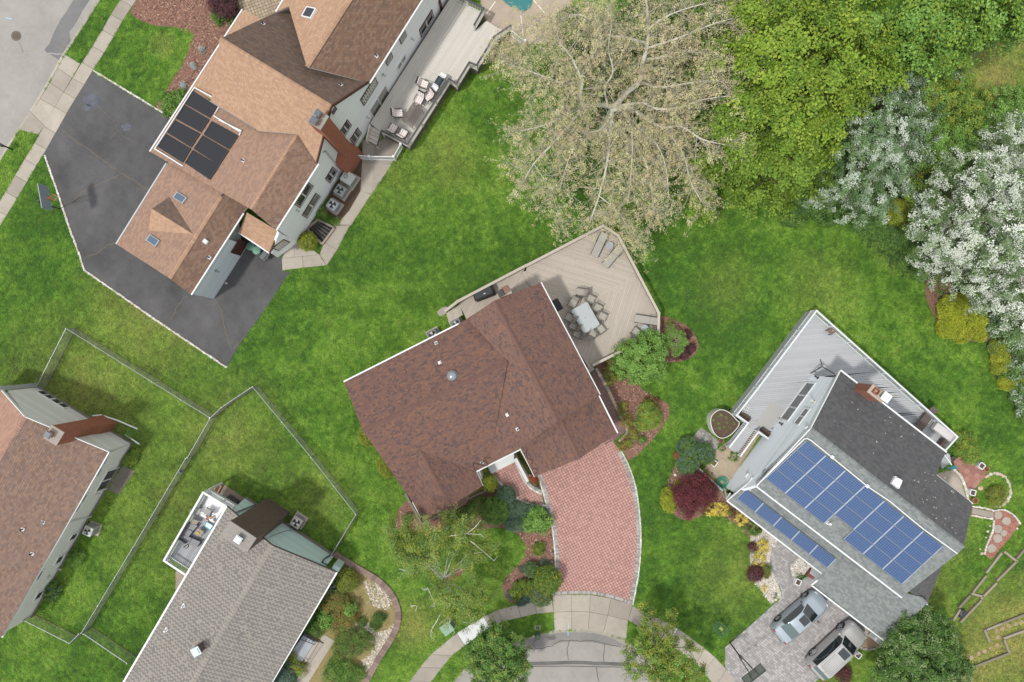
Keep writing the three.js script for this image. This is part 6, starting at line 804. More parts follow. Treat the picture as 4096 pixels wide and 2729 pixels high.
for (const [a, m, l] of [[W1(665, 680), M.orange, 'small orange marker flag in the grass below the birch'], [W1(962, 668), M.red, 'tiny red marker flag at the sidewalk edge'], [W1(762, 700), mat(.7, .45, .05, .6), 'tiny yellow marker flag below the birch']]) { const t = thing('marker_flag', l, 'flag'); mesh('stake', gb().tube([V(0, 0, 0), V(0, .4, 0)], .006, 4), M.lightGrey, t); mesh('pennant', gb().obox(V(0, .3, -.006), V(.14, 0, 0), V(0, 0, .012), V(0, .1, 0)), m, t); at(t, a, 0, 20); }
[[Y2(1488, 1155), 'small path light by the round shrubs of the front walk'], [Y2(1787, 1032), 'small path light among the red flowers'], [Y2(1848, 1152), 'small path light at the tip of the flower bed'], [K(272, 672), 'small path light beside the rose driveway']].forEach(([a, l]) => { const t = thing('path_light', l, 'path light'); mesh('stake', gb().tube([V(0, 0, 0), V(0, .38, 0)], .018, 6), M.blackMetal, t); mesh('hood', gb().lathe([[.001, .46], [.09, .4], [.1, .36], [.001, .37]], 14), M.midGrey, t); at(t, a, .02); });
{ const t = thing('planter_ring', 'large round raised planter of pale metal filled with dark soil', 'planter'), l = smoothLine(each(X3, 195, 570, 270, 490, 340, 480, 420, 520, 500, 600, 535, 640, 440, 770, 330, 820, 260, 790, 205, 700).map(a => PA(a, 1.15)), 5, true); l.pop(); const lo = l.map((p, i) => p.clone().setY(0)), c = l.reduce((s, p) => s.add(p), V(0, 0, 0)).divideScalar(l.length).setY(0), g = gb(); for (let i = 0; i < l.length; i++) { const j = (i + 1) % l.length; g.quad(lo[i], lo[j], l[j].clone().setY(1.15), l[i].clone().setY(1.15)); } mesh('metal_wall', g, mat(.62, .6, .57, .45), t); mesh('rim', gb().tube([...l, l[0]].map(p => p.clone().setY(1.15)), .035, 6), M.offWhite, t); mesh('soil', gb().slab(l.map(p => p.clone().lerp(c.clone().setY(p.y), .03)), .0, 1.0), soilMat, t); for (const [a, b] of [[X3(330, 800), X3(390, 715)], [X3(210, 695), X3(310, 718)]]) mesh('stick', gb().tube([PA(a, 1.1), PA(b, 1.1)], .014, 5), timber[0], t); settle(t); noGrass(lo);
  for (let k = 0; k < 10; k++) { const [x, y] = [[218, 600], [275, 550], [305, 540], [370, 570], [270, 640], [380, 630], [460, 640], [335, 682], [410, 692], [285, 690]][k]; sprouts.push([X3(x, y), 1.02]); } }

{ // garden hose heap and a long loop
  const pts = []; for (let i = 0; i < 150; i++) { const a = i * .42, r = .32 + .14 * Math.sin(i * .37); pts.push(PA(W5(560, 395), .06).add(V(Math.cos(a) * r + .06 * Math.sin(i), .04 + .1 * Math.abs(Math.sin(i * .13)), Math.sin(a) * r * 1.1))); } const loop = smoothLine([...each(W5, 565, 380, 530, 320, 528, 270, 545, 238, 580, 235, 603, 265, 605, 300, 585, 350, 560, 370), ...each(W5, 600, 360, 620, 350, 615, 400, 570, 440, 562, 470, 600, 520, 640, 570, 670, 605, 715, 615)].map(a => PA(a, .06)), 6);
  const t = thing('garden_hose', 'tangled green garden hose on the concrete by the white wall', 'hose'); mesh('coil', gb().tube(smoothLine(pts, 2), .016, 5), mat(.03, .3, .2, .5), t); mesh('loop', gb().tube(loop, .016, 5), mat(.2, .4, .24, .5), t); settle(t);
  const pl = (label, a, h, d, w = .95) => { const o = thing('planter_box', label, 'planter', 'dark planter boxes'); mesh('box', rbox(w, .3, .36, .03, 0, 0), mat(.045, .035, .03, .7), o); mesh('soil', gb().box(0, .3, 0, w - .1, .02, .26), soilMat, o); return at(o, a, h, d); }; pl('dark planter box by the gate post above the raised planter', X3(590, 555), 1, 38); pl('dark planter box at the head of the ramp by the white wall', X3(842, 748), 1, 38);
  const r = tag(settle(mesh('outdoor_mat', gb().slab(each(X3, 925, 380, 1065, 480, 900, 720, 712, 655).map(a => PA(a, 1)), 1.002, 1.012), mat(.36, .35, .34, .95))), 'large thin grey mat on the deck before the sliding doors', 'mat');
  const tr = thing('trellis', 'small white wire trellis leaning at the deck rail', 'trellis'); const q = each(X3, 632, 400, 640, 420, 610, 515, 568, 500).map(a => PA(a, 1.3)); for (let k = 0; k <= 3; k++) { mesh('bar', gb().tube([q[0].clone().lerp(q[3], k / 3), q[1].clone().lerp(q[2], k / 3).add(V(.1, .0, .05))], .014, 5), M.whitePaint, tr); } for (let k = 0; k <= 2; k++) mesh('bar', gb().tube([q[0].clone().lerp(q[1].clone().add(V(.1, 0, .05)), k / 2), q[3].clone().lerp(q[2].clone().add(V(.1, 0, .05)), k / 2)], .014, 5), M.whitePaint, tr); for (const p of [q[2], q[3]]) mesh('foot', gb().tube([p, p.clone().setY(1.0)], .014, 5), M.whitePaint, tr); settle(tr);
  const st = thing('folded_umbrella', 'black folded umbrella arm frame on the grey deck', 'frame'); const jj = PA(H(375, 960), 2.2); for (const [x, y, h] of [[295, 1005, 1.03], [362, 910, 1.03], [460, 1010, 2.0]]) mesh('strut', gb().tube([jj, PA(H(x, y), h)], .035, 6), M.blackMetal, st); mesh('strut', gb().tube([PA(H(330, 985), 1.5), PA(H(385, 940), 1.5)], .025, 6), M.blackMetal, st); settle(st);
  const sd = thing('wicker_stool', 'brown wicker side table at the deck apex with a white cup', 'side table'); mesh('top', rbox(.62, .08, .5, .03, 0, .4), mat(.16, .11, .09, .8), sd); for (const [x, z] of [[-.26, -.2], [.26, -.2], [-.26, .2], [.26, .2]]) mesh('leg', gb().box(x, 0, z, .05, .42, .05), mat(.1, .07, .06, .8), sd); mesh('cup', gb().lathe([[.001, .49], [.035, .49], [.045, .58]], 10), M.whitePaint, sd); at(sd, H(425, 712), 1, -35);
  const lb = thing('wicker_lounger', 'brown wicker chaise beside the dark roof gutter', 'lounger'); const wk = mat(.11, .085, .075, .85); for (let k = 0; k < 15; k++) mesh('slat', gb().box(-.8 + k * .115, .38, 0, .1, .03, .6), wk, lb); mesh('headrest', gb().obox(V(.9, .4, -.3), V(.4, .25, 0), V(0, 0, .6), V(0, .04, 0)), wk, lb); for (const s of [-1, 1]) { mesh('side_frame', gb().tube([V(-.9, .4, s * .33), V(.95, .4, s * .33)], .03, 6), M.bronze, lb); mesh('arm', gb().tube([V(-.1, .4, s * .36), V(0, .6, s * .38), V(.5, .6, s * .38), V(.65, .42, s * .36)], .025, 6), M.bronze, lb); for (const x of [-.7, .7]) mesh('leg', gb().tube([V(x, 0, s * .33), V(x, .4, s * .33)], .025, 6), M.bronze, lb); } at(lb, X4(1115, 610), 1, -52);
  const so = thing('covered_sofa', 'long deck sofa under a creased white plastic cover', 'sofa'); { const g = new RoundedBoxGeometry(1.9, .5, .62, 8, .06), p = g.attributes.position; for (let i = 0; i < p.count; i++) p.setY(i, p.getY(i) + (p.getY(i) > 0 ? .025 * Math.sin(p.getX(i) * 11 + 5 * Math.sin(p.getZ(i) * 9)) : 0)); g.computeVertexNormals(); g.translate(0, .42, 0); mesh('cover', g, phys(.55, .52, .52, .35, { clearcoat: .4 }), so); } for (const [x, z] of [[-.8, -.25], [.8, -.25], [-.8, .25], [.8, .25]]) mesh('leg', gb().box(x, 0, z, .07, .2, .07), timber[0], so); mesh('back_board', gb().box(.3, .1, -.4, 1.1, .5, .08), timber[2], so); at(so, X4(1345, 745), 1, 38);
  const wc = thing('wicker_chair', 'small dark wicker chair at the far end of the grey deck', 'chair'); mesh('seat', rbox(.55, .14, .55, .05, 0, .28), mat(.09, .06, .055, .85), wc); mesh('backrest', rbox(.1, .55, .55, .04, -.27, .28), mat(.09, .06, .055, .85), wc); for (const s of [-1, 1]) { mesh('arm', rbox(.5, .12, .1, .03, 0, .5, s * .27), mat(.1, .07, .06, .85), wc); for (const x of [-.22, .22]) mesh('leg', gb().box(x, 0, s * .22, .06, .3, .06), mat(.08, .06, .05, .8), wc); } at(wc, X4(1340, 880), 1, 40);
  const wp = (label, a, d) => { const o = thing('white_planter', label, 'planter', 'square white planters'); const g = gb(), w = .42; for (const [x, z, sx, sz] of [[0, -w / 2, w, .06], [0, w / 2, w, .06], [-w / 2, 0, .06, w - .06], [w / 2, 0, .06, w - .06]]) g.box(x, 0, z, sx, .4, sz); mesh('box', g, M.whitePaint, o); mesh('soil', gb().box(0, .02, 0, w - .06, .3, w - .06), soilMat, o); return at(o, a, .02, d); };
  wp('square white planter at the top corner of the brick patio', X4(1810, 1142), 40); wp('square white planter at the lower corner of the brick patio', X4(1703, 1462), 15); wp('square white planter with brown twigs by the small gravel bed', X5(490, 200), 25); wp('square white planter at the corner of the grass by the silver car', X5(900, 698), 40); wp('square white planter beside the clipped blue spruce', W5(498, 258), -52);
  const pot = (label, a, r, m) => { const o = thing('flower_pot', label, 'pot'); mesh('pot', gb().lathe([[.001, .02], [r * .7, .02], [r, .36], [r * 1.08, .36], [r * 1.08, .42], [r * .92, .42], [r * .9, .34], [.001, .33]], 20).geo(.6), m, o); mesh('soil', gb().lathe([[.001, .355], [r * .88, .35]], 16), soilMat, o); return at(o, a, .02); };
  pot('terracotta pot beside the upper white planter', X4(1865, 1180), .2, M.terracotta); pot('terracotta pot on the lawn below the lower white planter', X4(1732, 1555), .22, M.terracotta); pot('shallow tan clay pot at the foot of the pale raised planter', X3(298, 842), .19, mat(.3, .19, .1, .8)); pot('dark pot with an orange flower at the deck stair', X4(1465, 1055), .16, M.darkGrey);
  const tw = thing('towel', 'teal towel hanging over the stair rail by the brick patio', 'towel'); { const a = PA(X4(1420, 1175), 1.1), b = PA(X4(1540, 1150), 1.0), c = PA(X4(1550, 1195), .7), d = PA(X4(1430, 1190), .75), g = gb(), N = 10, q = (i, j) => a.clone().lerp(b, i / N).lerp(d.clone().lerp(c, i / N), j / 4).add(V(0, .05 * Math.sin(i * 1.9 + j), 0)); for (let i = 0; i < N; i++) for (let j = 0; j < 4; j++) g.quad(q(i, j), q(i + 1, j), q(i + 1, j + 1), q(i, j + 1)); mesh('cloth', g, M.teal, tw); } settle(tw);
  const hp = thing('wall_heat_pump', 'white meter box under the lower grey eave by the silver car', 'meter box'); mesh('box', rbox(.7, 1.0, .35, .05, 0, .1), M.whiteVinyl, hp); mesh('grille', gb().box(0, 1.1, 0, .5, .02, .25), M.lightGrey, hp); at(hp, W4(300, 575), 0, 38);
  const bag = thing('black_bag', 'crumpled black plastic bag inside the timber garden bed', 'bag'); { const g = new THREE.IcosahedronGeometry(.32, 4), p = g.attributes.position; for (let i = 0; i < p.count; i++) { const x = p.getX(i), y = p.getY(i), z = p.getZ(i), k = .8 + .5 * fbm(x * 6 + 3, z * 6 + y * 5, 211, 3); p.setXYZ(i, x * k, Math.max(-.05, y * k * .7), z * k * 1.1); } g.computeVertexNormals(); g.translate(0, .08, 0); mesh('plastic', g, mat(.03, .032, .037, .25), bag); } at(bag, W4(915, 420), .0, 20);
  const fr = (label, segs) => { const o = thing('timber_bed_frame', label, 'garden frame'); for (const s of segs) { const [a, b] = each(W4, ...s).map(p => PA(p)); mesh('timber', gb().bar(a.clone().setY(.11), b.clone().setY(.11), .17, .2), pick(timber), o); } return settle(o); };
  fr('ladder shaped frame of weathered timbers beside the brick path', [[1182, 5, 1078, 140], [1200, -5, 1290, 65], [1285, 62, 1150, 195], [1340, -20, 1285, 45], [1078, 160, 985, 275], [1148, 210, 1040, 320], [975, 282, 1058, 305], [965, 298, 890, 380], [1045, 328, 900, 480], [900, 392, 850, 468]]);
  fr('long weathered timbers edging the stepping stone garden', [[1080, 530, 1180, 490], [1180, 490, 1345, 425], [1065, 530, 1100, 615], [1195, 590, 1345, 535], [1200, 600, 1235, 690], [1232, 692, 990, 785], [950, 815, 975, 896]]);
  const ss = [[1328, 485], [1288, 495], [1240, 510], [1196, 527], [1160, 545], [1167, 587], [1160, 643], [1117, 662], [1075, 684], [1032, 700], [985, 727]], on = ['first', 'second', 'third', 'fourth', 'fifth', 'sixth', 'seventh', 'eighth', 'ninth', 'tenth', 'eleventh']; ss.forEach(([x, y], i) => { const o = tag(mesh('stepping_stone', gb().lathe([[.001, .05], [.17, .05], [.19, .03], [.19, 0]], 9), mat(.36, .24, .19, .95)), `${on[i]} round pink stepping stone counted from the right picture edge`, 'stepping stone', 'pink stepping stones'); at(o, W4(x, y), .0, i * 40); });
  const wf = thing('corrugated_edging', 'white corrugated fence panel behind the dark red maple', 'fence'), a = PA(W5(408, 302), .9), b = PA(W5(570, 455), .9), g = gb(), N = 26; for (let i = 0; i < N; i++) { const p = a.clone().lerp(b, i / N), q = a.clone().lerp(b, (i + 1) / N), d = V(b.z - a.z, 0, a.x - b.x).normalize().multiplyScalar(i % 2 ? .05 : -.05), e = d.clone().negate(); g.prism([p.clone().add(d), q.clone().add(e), q.clone().add(e).add(V(.02, 0, -.02)), p.clone().add(d).add(V(.02, 0, -.02))], [p.clone().add(d).setY(0), q.clone().add(e).setY(0), q.clone().add(e).add(V(.02, 0, -.02)).setY(0), p.clone().add(d).add(V(.02, 0, -.02)).setY(0)], UP); } mesh('sheet', g, M.whitePaint, wf); settle(wf);
  for (const [x, y] of [[240, 342], [260, 318]]) { const o = tag(mesh('ground_light', gb().lathe([[.001, .14], [.09, .13], [.1, .02], [.12, .0]], 14), M.offWhite), y > 330 ? 'round pale ground light in the mulch left of the red maple' : 'small white stone light just above the round ground light', 'ground light'); at(o, W5(x, y), .02); if (y < 330) o.scale.setScalar(.6); }
}
{ // balcony furniture
  const B_ = 2.36, wk = mat(.12, .12, .135, .7), rug = tag(settle(mesh('white_rug', gb().slab(each(W6, 720, 235, 985, 385, 900, 505, 800, 640, 560, 505, 660, 360).map(a => PA(a, B_)), B_, B_ + .012), mat(.82, .82, .82, .7))), 'bright white sheet spread over half the balcony floor', 'sheet');
  const s = thing('wicker_sectional', 'grey wicker corner sofa on the balcony', 'sofa'), q = (x, y, h) => PA(X6(x, y), B_ + h), wovenSeat = (cs) => { const p = cs.map(([x, y]) => q(x, y, .4)), f = mesh('seat', gb().ex(p.map(v => v.clone().setY(B_ + .1)), V(0, .28, 0)), wk, s), u = p[1].clone().sub(p[0]), v = p[3].clone().sub(p[0]); for (let i = 0; i < 7; i++) { const g = gb(); g.bar(p[0].clone().addScaledVector(u, (i + .5) / 7).setY(B_ + .385), p[3].clone().addScaledVector(u, (i + .5) / 7).setY(B_ + .385), .045, .014); mesh('weave', g, M.lightGrey, f); } for (let i = 0; i < 7; i++) mesh('weave', gb().bar(p[0].clone().addScaledVector(v, (i + .5) / 7).setY(B_ + .392), p[1].clone().addScaledVector(v, (i + .5) / 7).setY(B_ + .392), .03, .014), wk, f); };
  wovenSeat([[275, 328], [325, 350], [295, 385], [245, 362]]); wovenSeat([[242, 366], [292, 388], [262, 425], [215, 402]]); wovenSeat([[230, 412], [285, 435], [258, 475], [208, 450]]); wovenSeat([[288, 437], [345, 460], [318, 500], [262, 477]]);
  mesh('armrest_board', gb().ex([q(290, 300, .42), q(335, 318, .42), q(318, 342, .42), q(276, 325, .42)], V(0, .04, 0)), timber[2], s); for (const [a, b] of [[[265, 325], [200, 435]], [[200, 440], [245, 470]]]) mesh('backrest', gb().bar(q(...a, .55), q(...b, .55), .08, .4), wk, s); settle(s);
  const ct = thing('wood_side_table', 'small wooden table with a yellow toy on the balcony', 'side table'); mesh('top', gb().ex([q(330, 365, .4), q(370, 388, .4), q(345, 425, .4), q(305, 402, .4)], V(0, .04, 0)), timber[2], ct); for (const [x, y] of [[332, 368], [366, 389], [344, 421], [309, 401]]) mesh('leg', gb().tube([q(x, y, 0), q(x, y, .4)], .02, 5), M.blackMetal, ct); mesh('toy', gb().tube([q(318, 400, .47), q(328, 396, .5), q(336, 404, .47)], .05, 7), mat(.7, .45, .03, .5), ct); settle(ct);
  const tr = thing('turquoise_tray', 'white box with a turquoise rim on the balcony floor', 'tray'); const tq = each(W6, 695, 630, 790, 685, 745, 745, 665, 690).map(a => PA(a, B_ + .15)); mesh('tray', gb().slab(tq, B_ + .01, B_ + .14), mat(.8, .82, .82, .5), tr); for (let i = 0; i < 4; i++) mesh('rim', gb().bar(tq[i].clone().setY(B_ + .15), tq[(i + 1) % 4].clone().setY(B_ + .15), .05, .05), mat(.04, .4, .5, .5), tr); settle(tr);
  const mg = thing('toy_pile', 'pile of brightly coloured toys on the white balcony sheet', 'toys'); const cols = [M.red, M.orange, mat(.05, .2, .5, .5), mat(.7, .5, .4, .6), M.teal, mat(.6, .5, .05, .5), mat(.3, .12, .06, .6)]; for (let k = 0; k < 26; k++) { const p = PA(W6(rr(690, 815), rr(535, 605)), B_ + .02); mesh('toy', rbox(rr(.08, .2), rr(.05, .12), rr(.06, .14), .02, 0, 0, 0).rotateY(R() * 3).translate(p.x, p.y, p.z), cols[k % 7], mg); } settle(mg);
  const gc = (label, a, d) => { const c = thing('grey_chair', label, 'chair'), m = mat(.3, .29, .28, .8); mesh('seat', rbox(.55, .08, .55, .04, 0, .4), m, c); mesh('backrest', rbox(.06, .5, .5, .03, -.28, .42), m, c); for (const [x, z] of [[-.24, -.24], [.24, -.24], [-.24, .24], [.24, .24]]) mesh('leg', gb().tube([V(x, 0, z), V(x, .42, z)], .018, 6), M.darkGrey, c); for (const z of [-.28, .28]) mesh('arm', gb().tube([V(.25, .42, z), V(.22, .62, z), V(-.26, .62, z)], .018, 6), M.darkGrey, c); return at(c, a, B_, d); }; gc('grey padded chair against the white balcony rail', W6(590, 445), 10); gc('grey folding chair on the white sheet in mid balcony', W6(762, 455), 205);
  const ub = thing('umbrella_stand', 'round black umbrella base beside the balcony sofa', 'umbrella base'); mesh('disc', gb().lathe([[.001, .06], [.2, .055], [.24, .0]], 20), M.blackMetal, ub); mesh('tube', gb().tube([V(0, .05, 0), V(0, .4, 0)], .03, 8), M.blackMetal, ub); at(ub, X6(245, 485), B_); const pw = thing('pinwheel', 'blue and white pinwheel in the lower balcony corner', 'pinwheel'); for (let k = 0; k < 8; k++) { const a = k * .785; mesh('vane', gb().tri(V(0, .5, 0), V(Math.cos(a) * .2, .5, Math.sin(a) * .2), V(Math.cos(a + .6) * .15, .55, Math.sin(a + .6) * .15)), k % 2 ? mat(.04, .12, .4, .5) : M.whitePaint, pw); } mesh('stick', gb().tube([V(0, 0, 0), V(0, .5, 0)], .012, 5), M.lightGrey, pw); at(pw, X6(143, 565), B_);
  const g = thing('black_grill', 'open black gas grill on the patio below the balcony', 'grill'); mesh('body', rbox(.9, .75, .55, .05, 0, .1), M.darkGrey, g); mesh('hood', rbox(.86, .28, .5, .12, 0, .85), phys(.012, .012, .013, .15, { clearcoat: 1 }), g); for (const s of [-1, 1]) mesh('side_shelf', rbox(.38, .05, .5, .02, s * .63, .82), M.midGrey, g); mesh('handle', gb().tube([V(-.35, .98, .3), V(.35, .98, .3)], .02, 6), M.alu, g); at(g, W6(1105, 300), .05, 33);
  const pb = thing('wooden_planter', 'small wooden planter box on the patio below the balcony', 'planter'); { const gq = gb(); for (const [x, z, sx, sz] of [[0, -.17, .8, .05], [0, .17, .8, .05], [-.38, 0, .05, .3], [.38, 0, .05, .3]]) gq.box(x, 0, z, sx, .3, sz); mesh('box', gq, mat(.5, .3, .17, .8), pb); mesh('soil', gb().box(0, .01, 0, .72, .24, .3), soilMat, pb); } at(pb, W6(870, 135), .05, -60);
}

function car(name, label, o) {
  const t = thing(name, label, 'car', undefined), st = o.st, N = st.length; // station: [x, halfWidth, sill, belt, roofHalf, roofEdge, roofMid, zone]
  const ring = s => [[s[1] * .96, s[2]], [s[1], s[2] + .18], [s[1] * 1.0, (s[2] + s[3]) / 2 + .1], [s[1] * .965, s[3]], [s[4] + (s[1] * .965 - s[4]) * .06, lerp(s[3], s[5], .94)], [s[4] * .93, s[5]], [s[4] * .55, lerp(s[5], s[6], .75)], [0, s[6]]];
  const fine = []; for (let i = 0; i + 1 < N; i++) for (let k = 0; k < 4; k++) { const u = k / 4, a = st[Math.max(0, i - 1)], b = st[i], c = st[i + 1], d = st[Math.min(N - 1, i + 2)], cr = j => { const lin = lerp(b[j], c[j], u), h = .5 * (2 * b[j] + (c[j] - a[j]) * u + (2 * a[j] - 5 * b[j] + 4 * c[j] - d[j]) * u * u + (3 * b[j] - a[j] - 3 * c[j] + d[j]) * u ** 3); return lerp(lin, h, .7); }; fine.push([b[0] + (c[0] - b[0]) * u, cr(1), cr(2), cr(3), cr(4), cr(5), cr(6), b[7]]); } fine.push(st[N - 1]);
  const parts = { body: gb(), windshield: gb(), roof: gb(), rear_window: gb(), side_window: gb(), bonnet: gb(), tailgate: gb() };
  const zoneTop = { h: 'bonnet', w: 'windshield', r: 'roof', b: 'rear_window', t: 'tailgate' };
  for (let i = 0; i + 1 < fine.length; i++) {
    const A_ = ring(fine[i]), B_ = ring(fine[i + 1]), z = fine[i][7], xa = fine[i][0], xb = fine[i + 1][0];
    for (let k = 0; k < 7; k++) for (const s of [1, -1]) {
      const q = [V(xa, A_[k][1], s * A_[k][0]), V(xb, B_[k][1], s * B_[k][0]), V(xb, B_[k + 1][1], s * B_[k + 1][0]), V(xa, A_[k + 1][1], s * A_[k + 1][0])]; if (s < 0) q.reverse();
      let p = 'body'; if (k >= 4) p = k === 4 && z !== 'h' && z !== 't' && z !== 'b' ? 'body' : zoneTop[z]; if (k === 3 && xa > o.win[0] - .01 && xb < o.win[1] + .01) p = 'side_window'; if (k === 4 && (z === 'h' || z === 't')) p = zoneTop[z];
      parts[p].quad(...q);
    }
  }
  const f0 = ring(fine[0]), f1 = ring(fine.at(-1)); for (const [r, x, m] of [[f0, fine[0][0], 1], [f1, fine.at(-1)[0], -1]]) parts.body.flat([...r.map(p => V(x, p[1], p[0])), ...[...r].reverse().slice(1).map(p => V(x, p[1], -p[0]))], V(-m, 0, 0));
  const paint = o.paint, gl = phys(.015, .02, .022, .05, { clearcoat: 1, clearcoatRoughness: .02 }), gl2 = phys(.08, .12, .12, .06, { clearcoat: 1 });
  for (const [k, g] of Object.entries(parts)) if (g.p.length) { let ge = g.geo(); ge.deleteAttribute('normal'); ge.deleteAttribute('uv'); ge = mergeVertices(ge, 1e-4); ge.computeVertexNormals(); mesh(k, ge, k.includes('window') || k === 'windshield' ? (k === 'rear_window' ? gl2 : gl) : paint, t); }
  mesh('sunroof', rbox(o.sun[2], .02, o.sun[3], .01).translate(o.sun[0], o.sun[1], 0), gl, t); if (o.sun[4]) mesh('sunroof_rear', rbox(o.sun[4], .02, o.sun[3], .01).translate(o.sun[5], o.sun[1], 0), gl, t);
  for (const x of o.axles) for (const s of [-1, 1]) { const w = mesh('wheel', new THREE.CylinderGeometry(o.r, o.r, .23, 28).rotateX(Math.PI / 2), M.rubber, t); w.position.set(x, o.r, s * (o.tr)); mesh('rim', new THREE.CylinderGeometry(o.r * .7, o.r * .7, .24, 24).rotateX(Math.PI / 2), M.darkGrey, w); for (let k = 0; k < 5; k++) { const a = k * 1.2566; mesh('spoke', gb().bar(V(0, 0, s * .122), V(Math.cos(a) * o.r * .66, Math.sin(a) * o.r * .66, s * .122), .05, .02, V(0, 0, 1)), M.alu, w); } mesh('wheel_arch', new THREE.TorusGeometry(o.r * 1.08, .035, 6, 20, Math.PI).translate(0, 0, s * .1), M.rubber, w); }
  for (const s of [-1, 1]) { mesh('mirror', rbox(.14, .13, .2, .04).translate(o.mir[0], o.mir[1], s * (o.mir[2] + .08)), o.mirMat || paint, t); mesh('headlight', rbox(.34, .1, .3, .04).translate(o.hl[0], o.hl[1], s * o.hl[2]), phys(.5, .52, .55, .1, { clearcoat: 1 }), t); mesh('taillight', rbox(.18, .16, .26, .04).translate(o.tl[0], o.tl[1], s * o.tl[2]), phys(.25, .01, .012, .2, { clearcoat: 1 }), t); for (const x of o.doors) mesh('door_handle', gb().box(x, o.mir[1] - .12, s * o.dh, .16, .025, .04), paint, t); }
  mesh('bumper_trim', gb().box(o.st[0][0] - .01, .3, 0, .06, .16, 1.2), M.darkGrey, t); mesh('underbody', gb().box(0, .18, 0, o.len * .86, .12, 1.5), M.rubber, t);
  if (o.rails) for (const s of [-1, 1]) { mesh('roof_rail', gb().tube([V(o.rails[0], o.rails[2], s * o.rails[3]), V(o.rails[0] + .15, o.rails[2] + .06, s * o.rails[3]), V(o.rails[1] - .15, o.rails[2] + .06, s * o.rails[3]), V(o.rails[1], o.rails[2], s * o.rails[3])], .022, 6), M.alu, t); }
  if (o.ribs) for (let k = -3; k <= 3; k++) mesh('roof_rib', gb().bar(V(o.ribs[0], o.ribs[2], k * .15), V(o.ribs[1], o.ribs[2] - .01, k * .15), .05, .02), paint, t);
  mesh('antenna_fin', gb().prism([V(o.fin - .09, 0, 0), V(o.fin + .1, 0, -.02), V(o.fin + .1, 0, .02)].map(p => p.setY(o.finY)), [V(o.fin - .1, 0, 0), V(o.fin + .12, 0, -.03), V(o.fin + .12, 0, .03)].map(p => p.setY(o.finY - .05)), UP), paint, t);
  return t;
}
const silverBlue = phys(.33, .385, .43, .4, { metalness: .25, clearcoat: .35, clearcoatRoughness: .25 }), silver = phys(.43, .425, .42, .4, { metalness: .25, clearcoat: .6, clearcoatRoughness: .15 });
at(car('silver_sedan', 'pale blue silver sedan with a sunroof parked nearer the lawn', { paint: silverBlue, len: 4.75,
  st: [[-2.37, .62, .42, .78, .5, .84, .86, 't'], [-2.2, .8, .32, .9, .66, 1.0, 1.03, 't'], [-1.85, .89, .24, .95, .7, 1.06, 1.1, 't'], [-1.7, .9, .23, .96, .68, 1.09, 1.13, 'b'], [-.95, .92, .2, .97, .58, 1.34, 1.4, 'r'], [-.3, .925, .2, .96, .57, 1.4, 1.46, 'r'], [.35, .925, .2, .95, .58, 1.35, 1.41, 'w'], [1.1, .92, .2, .94, .68, 1.02, 1.06, 'h'], [1.75, .9, .23, .86, .66, .92, .96, 'h'], [2.15, .82, .3, .74, .58, .8, .83, 'h'], [2.37, .6, .4, .6, .42, .66, .68, 'h']],
  win: [-1.5, .85], sun: [.0, 1.462, .62, .7], axles: [-1.4, 1.42], r: .34, tr: .8, mir: [.8, .98, .93], mirMat: M.darkGrey, hl: [2.08, .68, .62], tl: [-2.24, .82, .62], doors: [-.75, .25], dh: .925, fin: -.85, finY: 1.43 }), X5(492, 424), .04, -41);
at(car('silver_suv', 'silver sport utility car with ribbed roof parked nearer the garage corner', { paint: silver, len: 5.05,
  st: [[-2.5, .7, .45, 1.0, .56, 1.12, 1.14, 't'], [-2.42, .86, .36, 1.1, .66, 1.3, 1.33, 't'], [-2.3, .92, .3, 1.14, .68, 1.4, 1.45, 'b'], [-2.0, .96, .28, 1.16, .68, 1.64, 1.7, 'r'], [-1.0, .98, .26, 1.16, .67, 1.7, 1.77, 'r'], [.3, .98, .26, 1.13, .66, 1.68, 1.74, 'r'], [.6, .98, .26, 1.12, .66, 1.62, 1.67, 'w'], [1.25, .97, .26, 1.1, .74, 1.2, 1.25, 'h'], [1.95, .95, .3, 1.02, .72, 1.1, 1.16, 'h'], [2.35, .87, .36, .9, .64, .98, 1.03, 'h'], [2.52, .68, .45, .74, .5, .82, .85, 'h']],
  win: [-2.0, 1.0], sun: [.15, 1.755, .62, .8], axles: [-1.45, 1.5], r: .4, tr: .85, mir: [1.0, 1.15, .98], hl: [2.2, .88, .66], tl: [-2.4, 1.08, .72], doors: [-.85, .3], dh: .985, rails: [-1.9, .4, 1.68, .62], ribs: [-1.85, -.3, 1.775], fin: -1.95, finY: 1.76 }), X5(735, 645), .04, -43);

